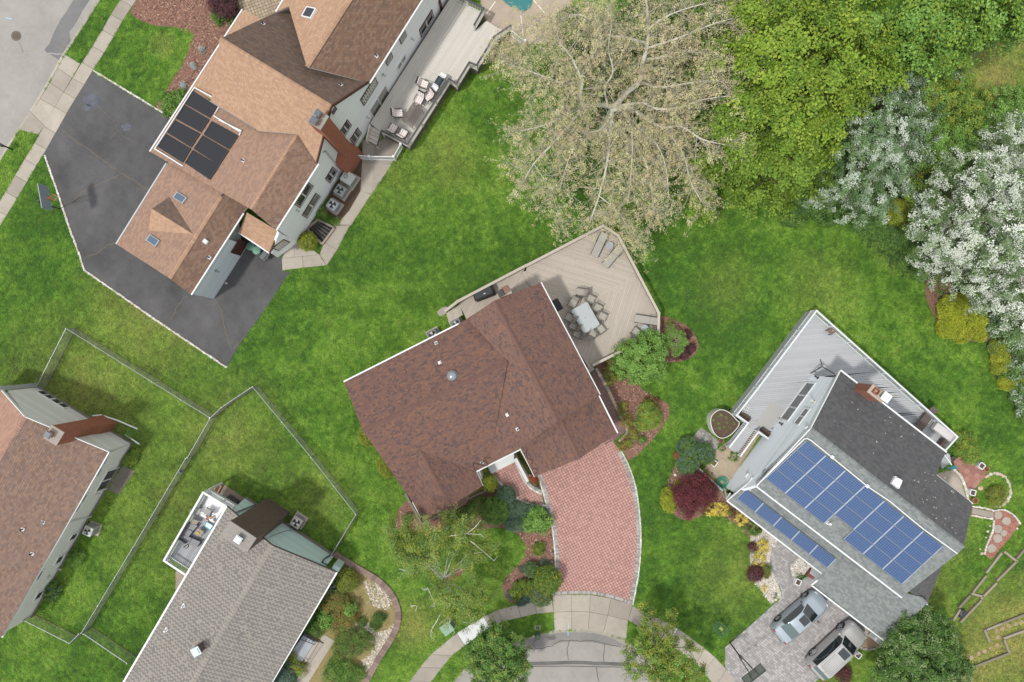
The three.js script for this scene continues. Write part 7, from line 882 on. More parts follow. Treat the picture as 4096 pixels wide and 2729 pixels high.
const leafMat = new THREE.MeshStandardMaterial({ color: 0xffffff, roughness: .75, side: THREE.DoubleSide });
function leafClump(n, rad, len, wid, o = {}) { // n bent leaves spread through a small ball
  const g = gb();
  for (let i = 0; i < n; i++) {
    const th = R() * 6.283, ph = Math.acos(rr(o.low ?? -.5, 1)), d = V(Math.sin(ph) * Math.cos(th), Math.cos(ph), Math.sin(ph) * Math.sin(th)), c = d.clone().multiplyScalar(rad * Math.cbrt(R()) * (o.ball ?? 1)); if (o.flat) c.y *= o.flat;
    const ax = V(rr(-1, 1), rr(-.5, .4), rr(-1, 1)).normalize().lerp(d, o.out ?? .3).normalize(), s = ax.clone().cross(V(rr(-.4, .4), 1, rr(-.4, .4))).normalize(), l = len * rr(.7, 1.25), w = wid * rr(.8, 1.2), up = s.clone().cross(ax);
    const a = c.clone(), b = c.clone().addScaledVector(ax, l * .5).addScaledVector(up, l * .08), e = c.clone().addScaledVector(ax, l), p = b.clone().addScaledVector(s, w / 2).addScaledVector(up, -.03 * l), q = b.clone().addScaledVector(s, -w / 2).addScaledVector(up, -.03 * l);
    g.tri(a, p, b).tri(p, e, b).tri(a, b, q).tri(b, e, q);
  } return g.geo();
}
function spikeClump(n, len, w, spread) { const g = gb(); for (let i = 0; i < n; i++) { const th = R() * 6.283, l = len * rr(.6, 1.1), d = V(Math.cos(th), 0, Math.sin(th)), s = V(-d.z, 0, d.x).multiplyScalar(w / 2), k = spread * rr(.4, 1), m = d.clone().multiplyScalar(l * .5 * k).setY(l * .55), e = d.clone().multiplyScalar(l * k * 1.1).setY(l * rr(.45, .8)), b = d.clone().multiplyScalar(.02); g.quad(b.clone().add(s), m.clone().add(s), m.clone().sub(s), b.clone().sub(s)).tri(m.clone().add(s), e, m.clone().sub(s)); } return g.geo(); }
const LEAF = { maple: [0, 1].map(() => leafClump(13, .34, .2, .15)), broad: [0, 1].map(() => leafClump(14, .2, .13, .075)), small: [0, 1].map(() => leafClump(18, .17, .075, .045)), tiny: [0, 1].map(() => leafClump(26, .1, .06, .034, { out: .6 })), blossom: [0, 1].map(() => leafClump(20, .2, .1, .075, { out: .5 })), willow: [0, 1].map(() => leafClump(18, .26, .12, .04, { out: .1 })), bud: [0, 1].map(() => leafClump(14, .17, .07, .05)), spike: [0].map(() => spikeClump(16, .42, .02, .8)), scale: [0, 1].map(() => leafClump(24, .13, .08, .03, { out: .75 })) };
const dummy = new THREE.Object3D(), yv = V(0, 1, 0);
function foliage(parent, name, spots, kind, pal) { // spots: [pos, outward, scale]
  const ks = LEAF[kind]; ks.forEach((g, v) => {
    const mine = spots.filter((_, i) => i % ks.length === v); if (!mine.length) return; const m = new THREE.InstancedMesh(g, leafMat, mine.length); m.name = name; m.castShadow = m.receiveShadow = true; m.userData.kind = 'stuff';
    mine.forEach(([p, n, s, c], i) => { dummy.position.copy(p); dummy.quaternion.setFromUnitVectors(yv, n).multiply(new THREE.Quaternion().setFromAxisAngle(yv, R() * 6.283)); dummy.scale.setScalar(s); dummy.updateMatrix(); m.setMatrixAt(i, dummy.matrix); const q = c || pick(pal), k = rr(.82, 1.18); m.setColorAt(i, C3(q[0] * k, q[1] * k, q[2] * k)); }); parent.add(m);
  });
}
function lobeSpots(lobes, dens, o = {}) { // lobes: [centre, radius, flatten]
  const out = [];
  lobes.forEach(([c, r, fl = .8], li) => {
    const n = Math.round(4 * Math.PI * r * r * .7 * dens), per = o.per ?? 1, cl = o.cl ?? 0;
    for (let i = 0; i < n; i += per) {
      const th = R() * 6.283, u = rr(o.under ?? -.45, 1), q = Math.sqrt(1 - u * u), d = V(q * Math.cos(th), u, q * Math.sin(th));
      const bump = o.smooth ? 1 + .06 * (R() - .5) : .74 + .52 * fbm(d.x * 2.2 + li * 7 + 50, d.z * 2.2 + d.y * 1.7 + 50, 301 + li, 3), k = (R() < (o.skin ?? .7) ? rr(.82, 1.04) : rr(.3, .85)) * bump;
      const p0 = c.clone().add(V(d.x * r * k, d.y * r * k * fl, d.z * r * k)), ax = d.clone().setY(-.1).add(V(rr(-.5, .5), 0, rr(-.5, .5))).normalize(), cc = o.cpal ? pick(o.cpal) : null;
      for (let j = 0; j < per; j++) { const p = p0.clone(); if (cl) { const s = rr(-1, 1); p.addScaledVector(ax, s * cl * (o.spray ?? 1)).add(V(rr(-.5, .5) * cl, rr(-.3, .3) * cl - .15 * s * s * cl, rr(-.5, .5) * cl)); } if (p.y < .04) p.y = .04 + R() * .05; out.push([p, d.clone().lerp(yv, .35).normalize(), rr(.7, 1.25) * (o.scale ?? 1), cc && R() < .65 ? cc : undefined]); }
    }
  }); return out;
}
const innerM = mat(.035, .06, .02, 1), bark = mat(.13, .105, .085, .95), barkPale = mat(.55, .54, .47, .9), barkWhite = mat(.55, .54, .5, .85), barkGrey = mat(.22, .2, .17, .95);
function limbTo(g, a, b, r0, r1, bend = .15) { const L = a.distanceTo(b), pts = []; for (let i = 0; i <= 5; i++) { const t = i / 5; pts.push(a.clone().lerp(b, t).add(V(rr(-1, 1) * bend * L * .12 * Math.sin(t * 3.14), bend * L * Math.sin(t * 3.14) * .5, rr(-1, 1) * bend * L * .12 * Math.sin(t * 3.14)))); } g.tube(pts, i => lerp(r0, r1, i / 5), 6); return pts; }
/* crown lobes are read from above: [x, y, height, radius, flatten] */
function tree(name, label, o) {
  const t = thing(name, label, o.cat || 'tree', o.group), s = o.s || ((x, y) => [x, y]), lobes = o.lobes.map(([x, y, h, r, f]) => [PA(s(x, y), h), r, f ?? .8]), c = lobes.reduce((v, l) => v.add(l[0]), V(0, 0, 0)).divideScalar(lobes.length);
  const base = o.base ? PA(s(...o.base)) : V(c.x, 0, c.z), fork = V(lerp(base.x, c.x, .3), c.y * .4, lerp(base.z, c.z, .3)), g = gb(), tr = o.tr ?? .2;
  g.tube([base.clone().setY(-.1), base.clone().lerp(fork, .5).add(V(.05, 0, .05)), fork], i => tr * (1.25 - i * .2), 9); mesh('trunk', g, o.bark || bark, t);
  const lg = gb(); for (const [p, r] of lobes) { const e = limbTo(lg, fork, p, tr * .5, tr * .12, .12); for (let k = 0; k < (o.twigs ?? 3); k++) { const d = V(rr(-1, 1), rr(-.1, .8), rr(-1, 1)).normalize(); limbTo(lg, e[4], p.clone().addScaledVector(d, r * rr(.7, 1)), tr * .12, .008, .1); } } mesh('limbs', lg, o.bark || bark, t);
  foliage(t, 'crown', lobeSpots(lobes, o.dens ?? 8, o), o.leaf || 'maple', o.pal); return settle(t);
}
function shrub(name, label, s, lobes, leaf, pal, o = {}) { // [x, y, radius m, height m, base]
  const t = thing(name, label, o.cat || 'shrub', o.group), L = lobes.map(([x, y, r, h = r * 1.5, b = .02]) => [PA(s(x, y), b + h * .5), r, h * .5 / r]), g = gb();
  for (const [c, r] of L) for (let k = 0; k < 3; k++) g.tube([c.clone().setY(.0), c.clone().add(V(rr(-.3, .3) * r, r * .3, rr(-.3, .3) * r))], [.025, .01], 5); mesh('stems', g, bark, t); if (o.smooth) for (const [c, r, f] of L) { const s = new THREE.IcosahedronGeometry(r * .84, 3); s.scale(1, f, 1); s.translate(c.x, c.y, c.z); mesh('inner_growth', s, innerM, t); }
  foliage(t, 'foliage', lobeSpots(L, o.dens ?? 55, { under: -.75, skin: .85, ...o }), leaf, pal); return settle(t);
}
const GR = { maple: [[0.14, 0.235, 0.02], [0.11, 0.2, 0.015], [0.17, 0.26, 0.024], [0.085, 0.16, 0.012]], mapleY: [[.16, .26, .016], [.12, .215, .014], [.2, .3, .024], [.085, .165, .011], [.23, .31, .03]], bright: [[0.12, 0.252, 0.036], [0.168, 0.312, 0.054], [0.09, 0.198, 0.024], [0.204, 0.348, 0.072]], mid: [[0.087, 0.181, 0.026], [0.116, 0.225, 0.035], [0.065, 0.145, 0.022], [0.145, 0.246, 0.043]], dark: [[0.045, 0.105, 0.02], [0.063, 0.133, 0.025], [0.034, 0.084, 0.017]], blue: [[0.106, 0.175, 0.106], [0.131, 0.206, 0.125], [0.081, 0.138, 0.085]], yellowG: [[0.228, 0.264, 0.024], [0.288, 0.312, 0.03], [0.156, 0.204, 0.019], [0.192, 0.228, 0.022]], gold: [[.33, .38, .02], [.42, .45, .03], [.24, .3, .02], [.3, .35, .022]], goldGrass: [[.68, .56, .09], [.78, .65, .15], [.56, .46, .07]], maroon: [[0.098, 0.016, 0.023], [0.138, 0.023, 0.03], [0.063, 0.014, 0.018], [0.172, 0.034, 0.04]], plum: [[0.057, 0.018, 0.025], [0.092, 0.028, 0.037], [0.04, 0.016, 0.021], [0.138, 0.052, 0.057]], silver: [[.2, .28, .17], [.34, .41, .31], [.09, .16, .05], [.12, .2, .07], [.07, .135, .04], [.46, .52, .43], [.1, .18, .06]], white: [[.56, .6, .52], [.66, .69, .62], [.46, .52, .42], [.1, .17, .05], [.13, .21, .07], [.075, .13, .035], [.28, .35, .22], [.5, .55, .45]], bud: [[.52, .5, .26], [0.44, 0.4, 0.21], [0.56, 0.5, 0.29], [0.4, 0.41, 0.18], [0.5, 0.38, 0.23]], olive: [[.16, .2, .045], [.2, .23, .052], [.12, .155, .036], [.14, .19, .035]], brown: [[0.264, 0.165, 0.039], [0.33, 0.209, 0.05], [0.198, 0.132, 0.033], [0.22, 0.187, 0.039]], dusty: [[0.42, 0.47, 0.45], [0.5, 0.54, 0.53], [0.33, 0.39, 0.37]], spruce: [[0.096, 0.168, 0.12], [0.132, 0.216, 0.156], [0.072, 0.12, 0.09]] };
{
  const t = thing('budding_tree', 'huge pale barked tree with sparse tan spring buds', 'tree'), g = gb(), tw = gb(), spots = [], tips = [];
  const limb = (xy, h0, h1, r0, r1) => { r0 *= .8; const n = xy.length / 2, p = []; for (let i = 0; i < n; i++) { const f = i / (n - 1); p.push(PA(C(xy[2 * i], xy[2 * i + 1]), lerp(h0, h1, Math.pow(f, .8)))); } const l = smoothLine(p, 4); g.tube(l, i => lerp(r0, r1, i / (l.length - 1)), 8); l.forEach((q, i) => { if (i > l.length * .14) tips.push([q, l[Math.min(i + 1, l.length - 1)].clone().sub(l[Math.max(0, i - 1)]).normalize(), lerp(r0, r1, i / l.length)]); }); };
  const base = PA(C(705, 740), 5).setY(0); g.tube([base.clone().setY(-.2), base.clone().setY(.4), base.clone().setY(2.5), PA(C(705, 740), 5.2)], [.55, .4, .34, .3], 12);
  limb([705, 740, 790, 640, 880, 560, 900, 440, 930, 330, 940, 200, 930, 60, 925, -60], 5, 11, .27, .05); limb([700, 740, 600, 722, 500, 738, 470, 660, 482, 570, 450, 480, 400, 380, 330, 300], 5, 9.5, .24, .04); limb([500, 738, 420, 830, 350, 910, 270, 1000, 150, 1130, 90, 1230], 6.2, 8.5, .16, .03); limb([500, 738, 400, 770, 330, 815, 200, 870, 60, 900], 6.2, 9, .1, .02); limb([480, 660, 350, 580, 200, 520, 60, 470, -30, 440], 6.6, 9, .12, .025); limb([692, 760, 680, 880, 670, 1000, 650, 1150, 600, 1350, 540, 1520], 5, 8, .19, .03); limb([690, 840, 780, 930, 870, 1030, 930, 1150, 960, 1300, 980, 1470], 5.6, 8, .14, .025); limb([740, 745, 830, 750, 930, 820, 1040, 880, 1160, 870, 1310, 960, 1480, 1000], 5.2, 9, .22, .03); limb([1040, 880, 1130, 980, 1190, 1090, 1230, 1250, 1300, 1380], 7, 8, .11, .02); limb([740, 730, 900, 710, 1000, 750, 1150, 740, 1300, 690, 1500, 660], 5.3, 10, .15, .03); limb([915, 410, 1030, 395, 1130, 365, 1270, 360, 1400, 385, 1560, 450], 8, 9.5, .12, .03); limb([935, 300, 800, 262, 640, 232, 530, 130, 450, 100, 300, 140, 130, 190], 9, 8, .11, .03); limb([660, 722, 640, 600, 695, 500, 665, 330, 690, 160], 6, 10, .1, .02); limb([790, 780, 822, 880, 830, 1000, 820, 1200, 800, 1400], 5.6, 8.5, .08, .02); limb([685, 800, 600, 900, 480, 920, 430, 1000, 380, 1130, 330, 1300], 5.6, 8, .1, .02); limb([940, 200, 1050, 120, 1200, 60, 1350, 20], 10, 10, .08, .02); limb([935, 330, 1150, 260, 1400, 160, 1550, 120], 9, 10.5, .09, .02); limb([880, 560, 1000, 600, 1120, 590, 1300, 560, 1450, 560], 7, 10.5, .09, .02); limb([760, 770, 900, 900, 1000, 1000, 1060, 1150, 1080, 1350], 5.5, 9, .08, .02); limb([300, 140, 200, 250, 60, 300, -10, 330], 8, 8.5, .05, .015); limb([450, 480, 560, 380, 600, 240, 560, 60], 8, 10, .07, .02); limb([150, 1130, 260, 1300, 320, 1480], 8, 7, .04, .012); limb([600, 1350, 720, 1450, 800, 1560, 850, 1620], 8, 7, .04, .012);
  for (const [q, d, r] of tips) for (let k = 0; k < 3; k++) { if (R() < .18) continue;
    const dir = d.clone().multiplyScalar(rr(.2, .9)).add(V(rr(-1, 1), rr(-.45, .32), rr(-1, 1))).normalize(), L = rr(.9, 2.3), e = limbTo(tw, q, q.clone().addScaledVector(dir, L), Math.min(.035, r * .5), .009, .1);
    for (let j = 1; j < 6; j++) for (let m = 0; m < 2; m++) { const d2 = dir.clone().multiplyScalar(.5).add(V(rr(-1, 1), rr(-.5, .6), rr(-1, 1))).normalize(), l2 = rr(.35, .95), e2 = e[j].clone().addScaledVector(d2, l2); tw.tube([e[j], e[j].clone().lerp(e2, .5).add(V(rr(-.05, .05), rr(-.03, .05), rr(-.05, .05))), e2], [.009, .007, .004], 3); spots.push([e2, d2.clone().lerp(yv, .5).normalize(), rr(.6, 1.25)]); if (R() < .5) spots.push([e[j].clone().lerp(e2, .5), yv, rr(.4, .8)]); }
  }
  mesh('trunk_and_limbs', g, barkPale, t); mesh('twigs', tw, mat(.36, .33, .27, .95), t).userData.kind = 'stuff'; foliage(t, 'buds', spots, 'bud', GR.bud); settle(t); console.log('buds', spots.length, tw.p.length / 9);
}
tree('yellow_green_maple', 'broad yellow green maple right of the budding tree', { base: [3080, 330], tr: .35, pal: GR.mapleY, dens: 6.5, per: 11, cl: .45, spray: 1.5, skin: .8, lobes: [[3060, 40, 9, 2.6], [3230, 30, 9, 2.5], [3380, 60, 8.5, 2.2], [2990, 180, 9.5, 2.6], [3150, 190, 10.5, 2.7], [3320, 190, 9.5, 2.6], [3480, 190, 8, 1.9], [3090, 330, 10, 2.7], [3260, 330, 9.5, 2.5], [3420, 300, 8.5, 2.1], [3540, 310, 7.5, 1.5], [3150, 460, 8.5, 2.4], [3300, 450, 8, 2.1], [3220, 570, 7, 1.9]] });
tree('green_maple', 'fresh green maple along the lawn edge below the yellow green maple', { base: [2900, 560], tr: .3, pal: GR.maple, dens: 6.5, per: 11, cl: .45, spray: 1.5, skin: .8, lobes: [[2950, 420, 8.5, 2.3], [3020, 540, 8.5, 2.3], [3150, 620, 7.5, 2], [2900, 570, 7.5, 2.1], [2960, 680, 7, 2], [3090, 720, 6.5, 1.9], [3220, 700, 5.8, 1.6], [3140, 780, 5, 1.4], [2860, 720, 5.5, 1.7], [2800, 800, 4.5, 1.4], [3040, 790, 5, 1.4]] });
tree('shaded_maple', 'deep green maple growing behind the budding tree', { base: [2780, 260], tr: .25, pal: GR.maple.concat(GR.mid), dens: 5, per: 8, cl: .5, lobes: [[2860, 60, 8, 2.2], [2930, 200, 7.5, 2], [2780, 120, 6.5, 2], [2840, 300, 6.5, 2.1], [2760, 380, 5, 1.9], [2680, 60, 6, 1.9], [2640, 180, 4.5, 1.7], [2850, 440, 6, 1.7], [2700, 500, 4, 1.6], [2760, 620, 4, 1.6], [2560, 230, 3, 1.4]] });
tree('bright_maple', 'bright green maple in the top right corner', { base: [3750, 100], tr: .3, pal: GR.bright.concat(GR.maple), dens: 6, per: 10, cl: .45, spray: 1.5, skin: .8, lobes: [[3580, 50, 9, 2.4], [3720, 30, 9.5, 2.6], [3870, 40, 9, 2.5], [4000, 50, 8.5, 2.1], [3620, 150, 8, 2], [3760, 150, 8.5, 2.1], [3890, 140, 7.5, 1.7], [4070, 20, 8, 1.8], [3560, 170, 7.5, 1.5], [3680, 210, 7, 1.5], [4040, 110, 7, 1.1]] });
tree('silver_leaf_tree', 'silvery leaved tree below the yellow green maple', { base: [3480, 600], tr: .2, pal: GR.silver, cpal: GR.silver, dens: 12, per: 12, cl: .28, spray: 2.5, leaf: 'broad', bark: barkGrey, lobes: [[3600, 330, 6.5, 1.3], [3560, 410, 6.5, 1.6], [3480, 480, 6.5, 1.8], [3610, 490, 6.5, 1.7], [3700, 460, 6, 1.1], [3420, 590, 6, 1.8], [3540, 600, 6.5, 2], [3650, 580, 5.5, 1.3], [3400, 710, 5.5, 1.7], [3510, 720, 5.5, 1.8], [3330, 790, 4.5, 1.3], [3430, 820, 4.5, 1.4], [3530, 810, 4.5, 1.3], [3620, 680, 4.5, 1.1]] });
tree('silver_sapling', 'thin silvery sapling under the bright maple', { base: [3900, 190], tr: .1, pal: GR.silver, dens: 5, leaf: 'willow', bark: barkGrey, skin: .5, lobes: [[3900, 170, 5.5, 1], [3820, 250, 5, .8], [3850, 300, 4.5, .6], [4010, 170, 5, 1], [3940, 120, 5, .9], [4050, 120, 5, .8], [3790, 200, 5, .7]] });
tree('white_blossom_tree', 'wide tree covered in white blossom at the right edge', { base: [3950, 900], tr: .3, pal: GR.white, cpal: GR.white, dens: 9.5, per: 12, cl: .26, spray: 2.4, leaf: 'blossom', bark: barkGrey, lobes: [[4020, 560, 6, 1.7], [4090, 620, 6.5, 1.9], [3950, 640, 6, 1.8], [3860, 720, 6, 1.8], [3990, 730, 7, 2.1], [4090, 760, 7, 2.1], [3780, 790, 5.5, 1.6], [3890, 840, 6.5, 2.1], [4010, 870, 7, 2.2], [3770, 900, 5.5, 1.8], [4110, 900, 7, 2], [3700, 860, 4.5, 1.3], [3690, 960, 4.5, 1.5], [3800, 1000, 5.5, 1.9], [3920, 980, 6.5, 2.1], [4040, 1020, 6.5, 2.1], [3740, 1060, 4.5, 1.4], [3850, 1100, 5, 1.7], [3970, 1120, 5.5, 1.9], [4090, 1150, 5.5, 1.9], [4010, 1220, 4.8, 1.6], [4090, 1290, 4.5, 1.5], [3950, 1200, 4.2, 1.2]] });
tree('olive_understory_tree', 'small olive green tree between silver and blossom trees', { base: [3760, 470], tr: .12, pal: GR.yellowG.concat(GR.bright), dens: 13, per: 6, cl: .3, leaf: 'broad', lobes: [[3720, 350, 4.5, 1.4], [3800, 410, 4.5, 1.5], [3730, 440, 4.5, 1.4], [3860, 480, 4, 1.3], [3830, 340, 4, 1.2], [3900, 380, 3.5, 1.2], [3640, 760, 3.5, 1], [3690, 640, 3.5, 1.1]] });
tree('dark_understory_tree', 'dark leafy tree below the olive tree, left of the blossom', { base: [3800, 600], tr: .12, pal: GR.mid.concat(GR.bright), dens: 14, per: 6, cl: .3, leaf: 'broad', lobes: [[3790, 540, 4, 1.3], [3750, 620, 4, 1.2], [3850, 600, 4, 1.3], [3800, 690, 3.5, 1.1], [3730, 540, 3.5, 1], [3990, 420, 3, 1.5], [4060, 400, 3, 1.3], [3950, 490, 3, 1.1]] });
shrub('yellow_shrub', 'small bright yellow green shrub at the lawn edge under the silver tree', (x, y) => [x, y], [[3590, 850, .9, 1.5], [3620, 880, .7, 1.2]], 'small', GR.gold.concat(GR.yellowG));
shrub('woodland_shrub', 'dark shrub hiding the ground beneath the budding tree top', (x, y) => [x, y], [[2480, 150, 1.6, 1.8], [2280, 90, 1.2, 1.5], [2330, 180, 1, 1.3], [2560, 320, 1.5, 1.6], [2640, 420, 1.4, 1.5], [2440, 310, 1.2, 1.4]], 'broad', GR.mid.concat(GR.dark), { dens: 22 });
shrub('shade_shrub', 'dark green undergrowth between maples and silver tree', (x, y) => [x, y], [[3320, 640, 1.3, 2], [3240, 800, 1.2, 1.6], [3180, 860, 1, 1.3], [3310, 850, 1.1, 1.5], [3560, 520, 1.5, 2]], 'broad', GR.dark.concat(GR.mid), { dens: 22 });
shrub('edge_shrub', 'leafy green shrub row below the white blossom at the picture edge', (x, y) => [x, y], [[4000, 1300, .9, 1.3], [4060, 1370, 1, 1.4], [3990, 1390, .6, .9], [4060, 1480, .9, 1.3], [4090, 1570, .9, 1.2], [4120, 1640, .9, 1.1]], 'broad', GR.mid.concat(GR.silver), { dens: 30 });
{ // ivy and undergrowth
  const sp = []; for (let i = 0; i < 9000; i++) { const x = rr(2300, 4180), y = rr(-80, 1680); if (!inPoly(x, y, [[3280, 720], [3560, 860], [3590, 960], [3630, 1010], [3680, 1080], [3710, 1150], [3770, 1240], [3960, 1350], [3975, 1500], [4060, 1590], [4200, 1700], [4200, 300], [3900, 560], [3600, 300], [2760, -100], [2300, 60], [2440, 560], [2800, 700], [3100, 770]])) continue; sp.push([P(x, y, .15).setY(rr(.05, .35)), V(rr(-.3, .3), 1, rr(-.3, .3)).normalize(), rr(.7, 1.3)]); }
  for (let i = 0; i < 2600; i++) { const a = R(), x = lerp(3440, 3700, a) + rr(-70, 70), y = lerp(830, 1060, a) + rr(-90, 70); sp.push([P(x, y, .3).setY(rr(.1, .5)), yv, rr(.5, 1)]); }
  const h = new THREE.Group(); h.name = numbered('ground_ivy'); tag(h, 'dark ivy and undergrowth carpeting the wood edge', 'ground cover'); h.userData.kind = 'stuff'; scene.add(h); foliage(h, 'ivy_leaves', sp, 'broad', GR.mid.concat(GR.dark));
}
shrub('golden_cypress', 'largest golden cypress at the lawn edge below the blossom', H, [[1270, 560, 1.05, 1.7], [1260, 680, .95, 1.5], [1330, 640, 1, 1.7], [1340, 730, .7, 1.2], [1310, 520, .7, 1.4]], 'scale', GR.gold, { cat: 'shrub', group: 'golden cypress shrubs' }); shrub('golden_cypress', 'golden cypress touching the upper right of the largest one', H, [[1400, 500, .6, 1.2], [1430, 530, .5, 1.1]], 'scale', GR.gold, { group: 'golden cypress shrubs' }); shrub('golden_cypress', 'golden cypress touching the lower right of the largest one', H, [[1450, 640, .6, 1.2], [1440, 720, .6, 1.1], [1460, 750, .4, .8]], 'scale', GR.gold, { group: 'golden cypress shrubs' }); shrub('golden_cypress', 'narrow golden cypress lower down the right lawn edge', H, [[1590, 830, .6, 1.1], [1600, 900, .65, 1.2], [1590, 970, .5, 1]], 'scale', GR.gold.concat(GR.yellowG), { group: 'golden cypress shrubs' }); shrub('golden_cypress', 'low golden cypress at the lowest end of the hedge', H, [[1660, 1070, .6, .9], [1720, 1050, .6, .9], [1620, 1075, .4, .7]], 'scale', GR.gold.concat(GR.yellowG), { group: 'golden cypress shrubs' });
tree('round_garden_tree', 'dense round green tree at the lower corner of the tan deck', { s: G, base: [905, 880], tr: .12, pal: GR.bright, leaf: 'broad', dens: 24, per: 5, cl: .2, cat: 'tree', lobes: [[880, 850, 2.3, 1.1], [960, 820, 2.2, 1], [800, 900, 2, .95], [830, 980, 2, .95], [930, 960, 2.3, 1.1], [1000, 900, 2, .9], [890, 1030, 1.7, .7], [980, 1000, 1.8, .7], [760, 850, 1.6, .6], [940, 765, 1.7, .55], [760, 960, 1.6, .6]] });
shrub('twiggy_shrub', 'yellow green twiggy shrub left of the dense round tree', G, [[690, 930, .55, 1], [680, 1000, .6, 1], [740, 1020, .45, .8], [670, 1060, .35, .6]], 'small', GR.yellowG.concat(GR.olive), { dens: 26, skin: .6 }); tree('cloud_tree', 'small spreading tree with pale branches in the oval mulch bed', { s: G, base: [1130, 780], tr: .07, pal: GR.bright, leaf: 'small', dens: 34, bark: barkPale, lobes: [[1100, 725, 1.4, .5], [1160, 745, 1.3, .35], [1080, 800, 1.2, .4], [1140, 830, 1.3, .45], [1185, 790, 1.2, .3], [1130, 865, 1, .25]] }); shrub('boxwood', 'small boxwood between the dense tree and the spreading tree', G, [[1040, 770, .36, .6]], 'tiny', GR.mid.concat(GR.bright), { dens: 110, smooth: 1 }); shrub('dark_barberry', 'dark purple crescent of barberry in the oval mulch bed', G, [[1205, 735, .35, .4], [1235, 830, .35, .4], [1190, 870, .4, .45], [1140, 885, .35, .4]], 'small', GR.plum, { dens: 60 }); shrub('small_olive_shrub', 'small olive shrub near the deck corner in the oval bed', G, [[1088, 658, .24, .4]], 'tiny', GR.olive, { dens: 90 });
shrub('golden_shrub', 'bright golden green shrub in the east mulch bed', G, [[930, 1280, .75, 1.2], [970, 1330, .65, 1], [900, 1350, .6, 1], [940, 1230, .4, .9], [990, 1290, .45, .8]], 'small', GR.yellowG.concat(GR.bright)); shrub('brownish_shrub', 'long brownish olive shrub along the side walk', G, [[765, 1240, .4, .7], [770, 1300, .5, .8], [800, 1350, .45, .7], [840, 1420, .5, .7], [790, 1480, .5, .7], [760, 1510, .35, .6]], 'small', GR.olive.concat(GR.yellowG, GR.brown), { dens: 32, skin: .6 }); shrub('tiny_green_shrub', 'tiny round green shrub at the foot of the east bed', G, [[898, 1465, .25, .4]], 'tiny', GR.bright, { dens: 100, smooth: 1 }); shrub('bronze_perennial', 'low bronze plant above the golden green shrub', G, [[985, 1215, .45, .3], [940, 1190, .3, .25]], 'small', GR.plum.concat(GR.brown), { dens: 30 });
const mugo = (l, x, y, r) => shrub('blue_green_mound', l, Y2, [[x, y, r, r * 1.5]], 'tiny', GR.blue, { dens: 125, smooth: 1, group: 'blue green mounds of the front bed' });
mugo('blue green mound touching the curved front walk', 1560, 1225, .72); mugo('blue green mound below the one touching the walk', 1605, 1370, .66); mugo('blue green mound left of the loose bright shrub', 1705, 1365, .6); mugo('blue green mound nearest the small round lawn', 1620, 1490, .62); mugo('blue green mound half under the loose bright shrub', 1710, 1510, .5); mugo('blue green mound above the loose bright shrub', 1815, 1365, .48); mugo('small blue green mound beside the driveway border', 1925, 1392, .28);
shrub('clipped_globe', 'big clipped green globe among the blue green mounds', Y2, [[1455, 1375, 1.05, 1.7]], 'tiny', GR.mid, { dens: 120, smooth: 1 }); shrub('loose_bright_shrub', 'loose bright green shrub beside the driveway border', Y2, [[1855, 1450, .75, 1.4], [1800, 1500, .6, 1.1], [1900, 1510, .6, 1.1], [1850, 1390, .5, 1], [1940, 1460, .5, 1], [1780, 1440, .45, .9]], 'broad', GR.bright, { dens: 26 }); shrub('dark_hedge', 'row of dark leafy shrubs under the front gable', Y2, [[1120, 1425, .5, .9], [1190, 1395, .55, 1], [1260, 1355, .55, 1], [1325, 1315, .5, .9], [1060, 1460, .4, .8]], 'broad', GR.mid.concat(GR.olive), { dens: 34 }); shrub('entry_boxwood', 'yellow green boxwood at the corner of the front walk', Y2, [[1415, 1125, .55, .9], [1410, 1090, .5, .9]], 'tiny', GR.yellowG, { dens: 110, smooth: 1 }); shrub('stoop_boxwood', 'shaded boxwood beside the white front stoop', Y2, [[1365, 1035, .42, .8], [1345, 990, .4, .8]], 'tiny', GR.mid.concat(GR.yellowG), { dens: 90 });
shrub('entry_hedge', 'narrow yellow green hedge by the garage wall of the walk', Y2, [[1690, 850, .32, .6], [1715, 910, .34, .6], [1740, 970, .32, .55], [1760, 1010, .25, .45]], 'small', GR.olive.concat(GR.yellowG), { dens: 60 }); shrub('red_azalea', 'small shrub with bright red flowers at the front walk', Y2, [[1810, 1055, .26, .4], [1840, 1090, .24, .35]], 'small', [[.5, .03, .02], [.42, .04, .03], [.08, .14, .03], [.1, .16, .03]], { dens: 70 }); shrub('small_bed_shrub', 'small green shrub alone in the left front mulch bed', Y2, [[645, 1440, .34, .4], [620, 1450, .2, .3]], 'small', GR.olive.concat(GR.bright), { dens: 45 });
shrub('rake_boxwood', 'upper clipped yellow shrub peeping from under the left roof edge', Y2, [[245, 640, .6, 1], [265, 710, .5, .9]], 'tiny', GR.yellowG, { dens: 80 }); shrub('rake_boxwood', 'lower clipped yellow shrub peeping from under the left roof edge', Y2, [[425, 930, .6, 1], [445, 995, .55, .9]], 'tiny', GR.yellowG, { dens: 80 });
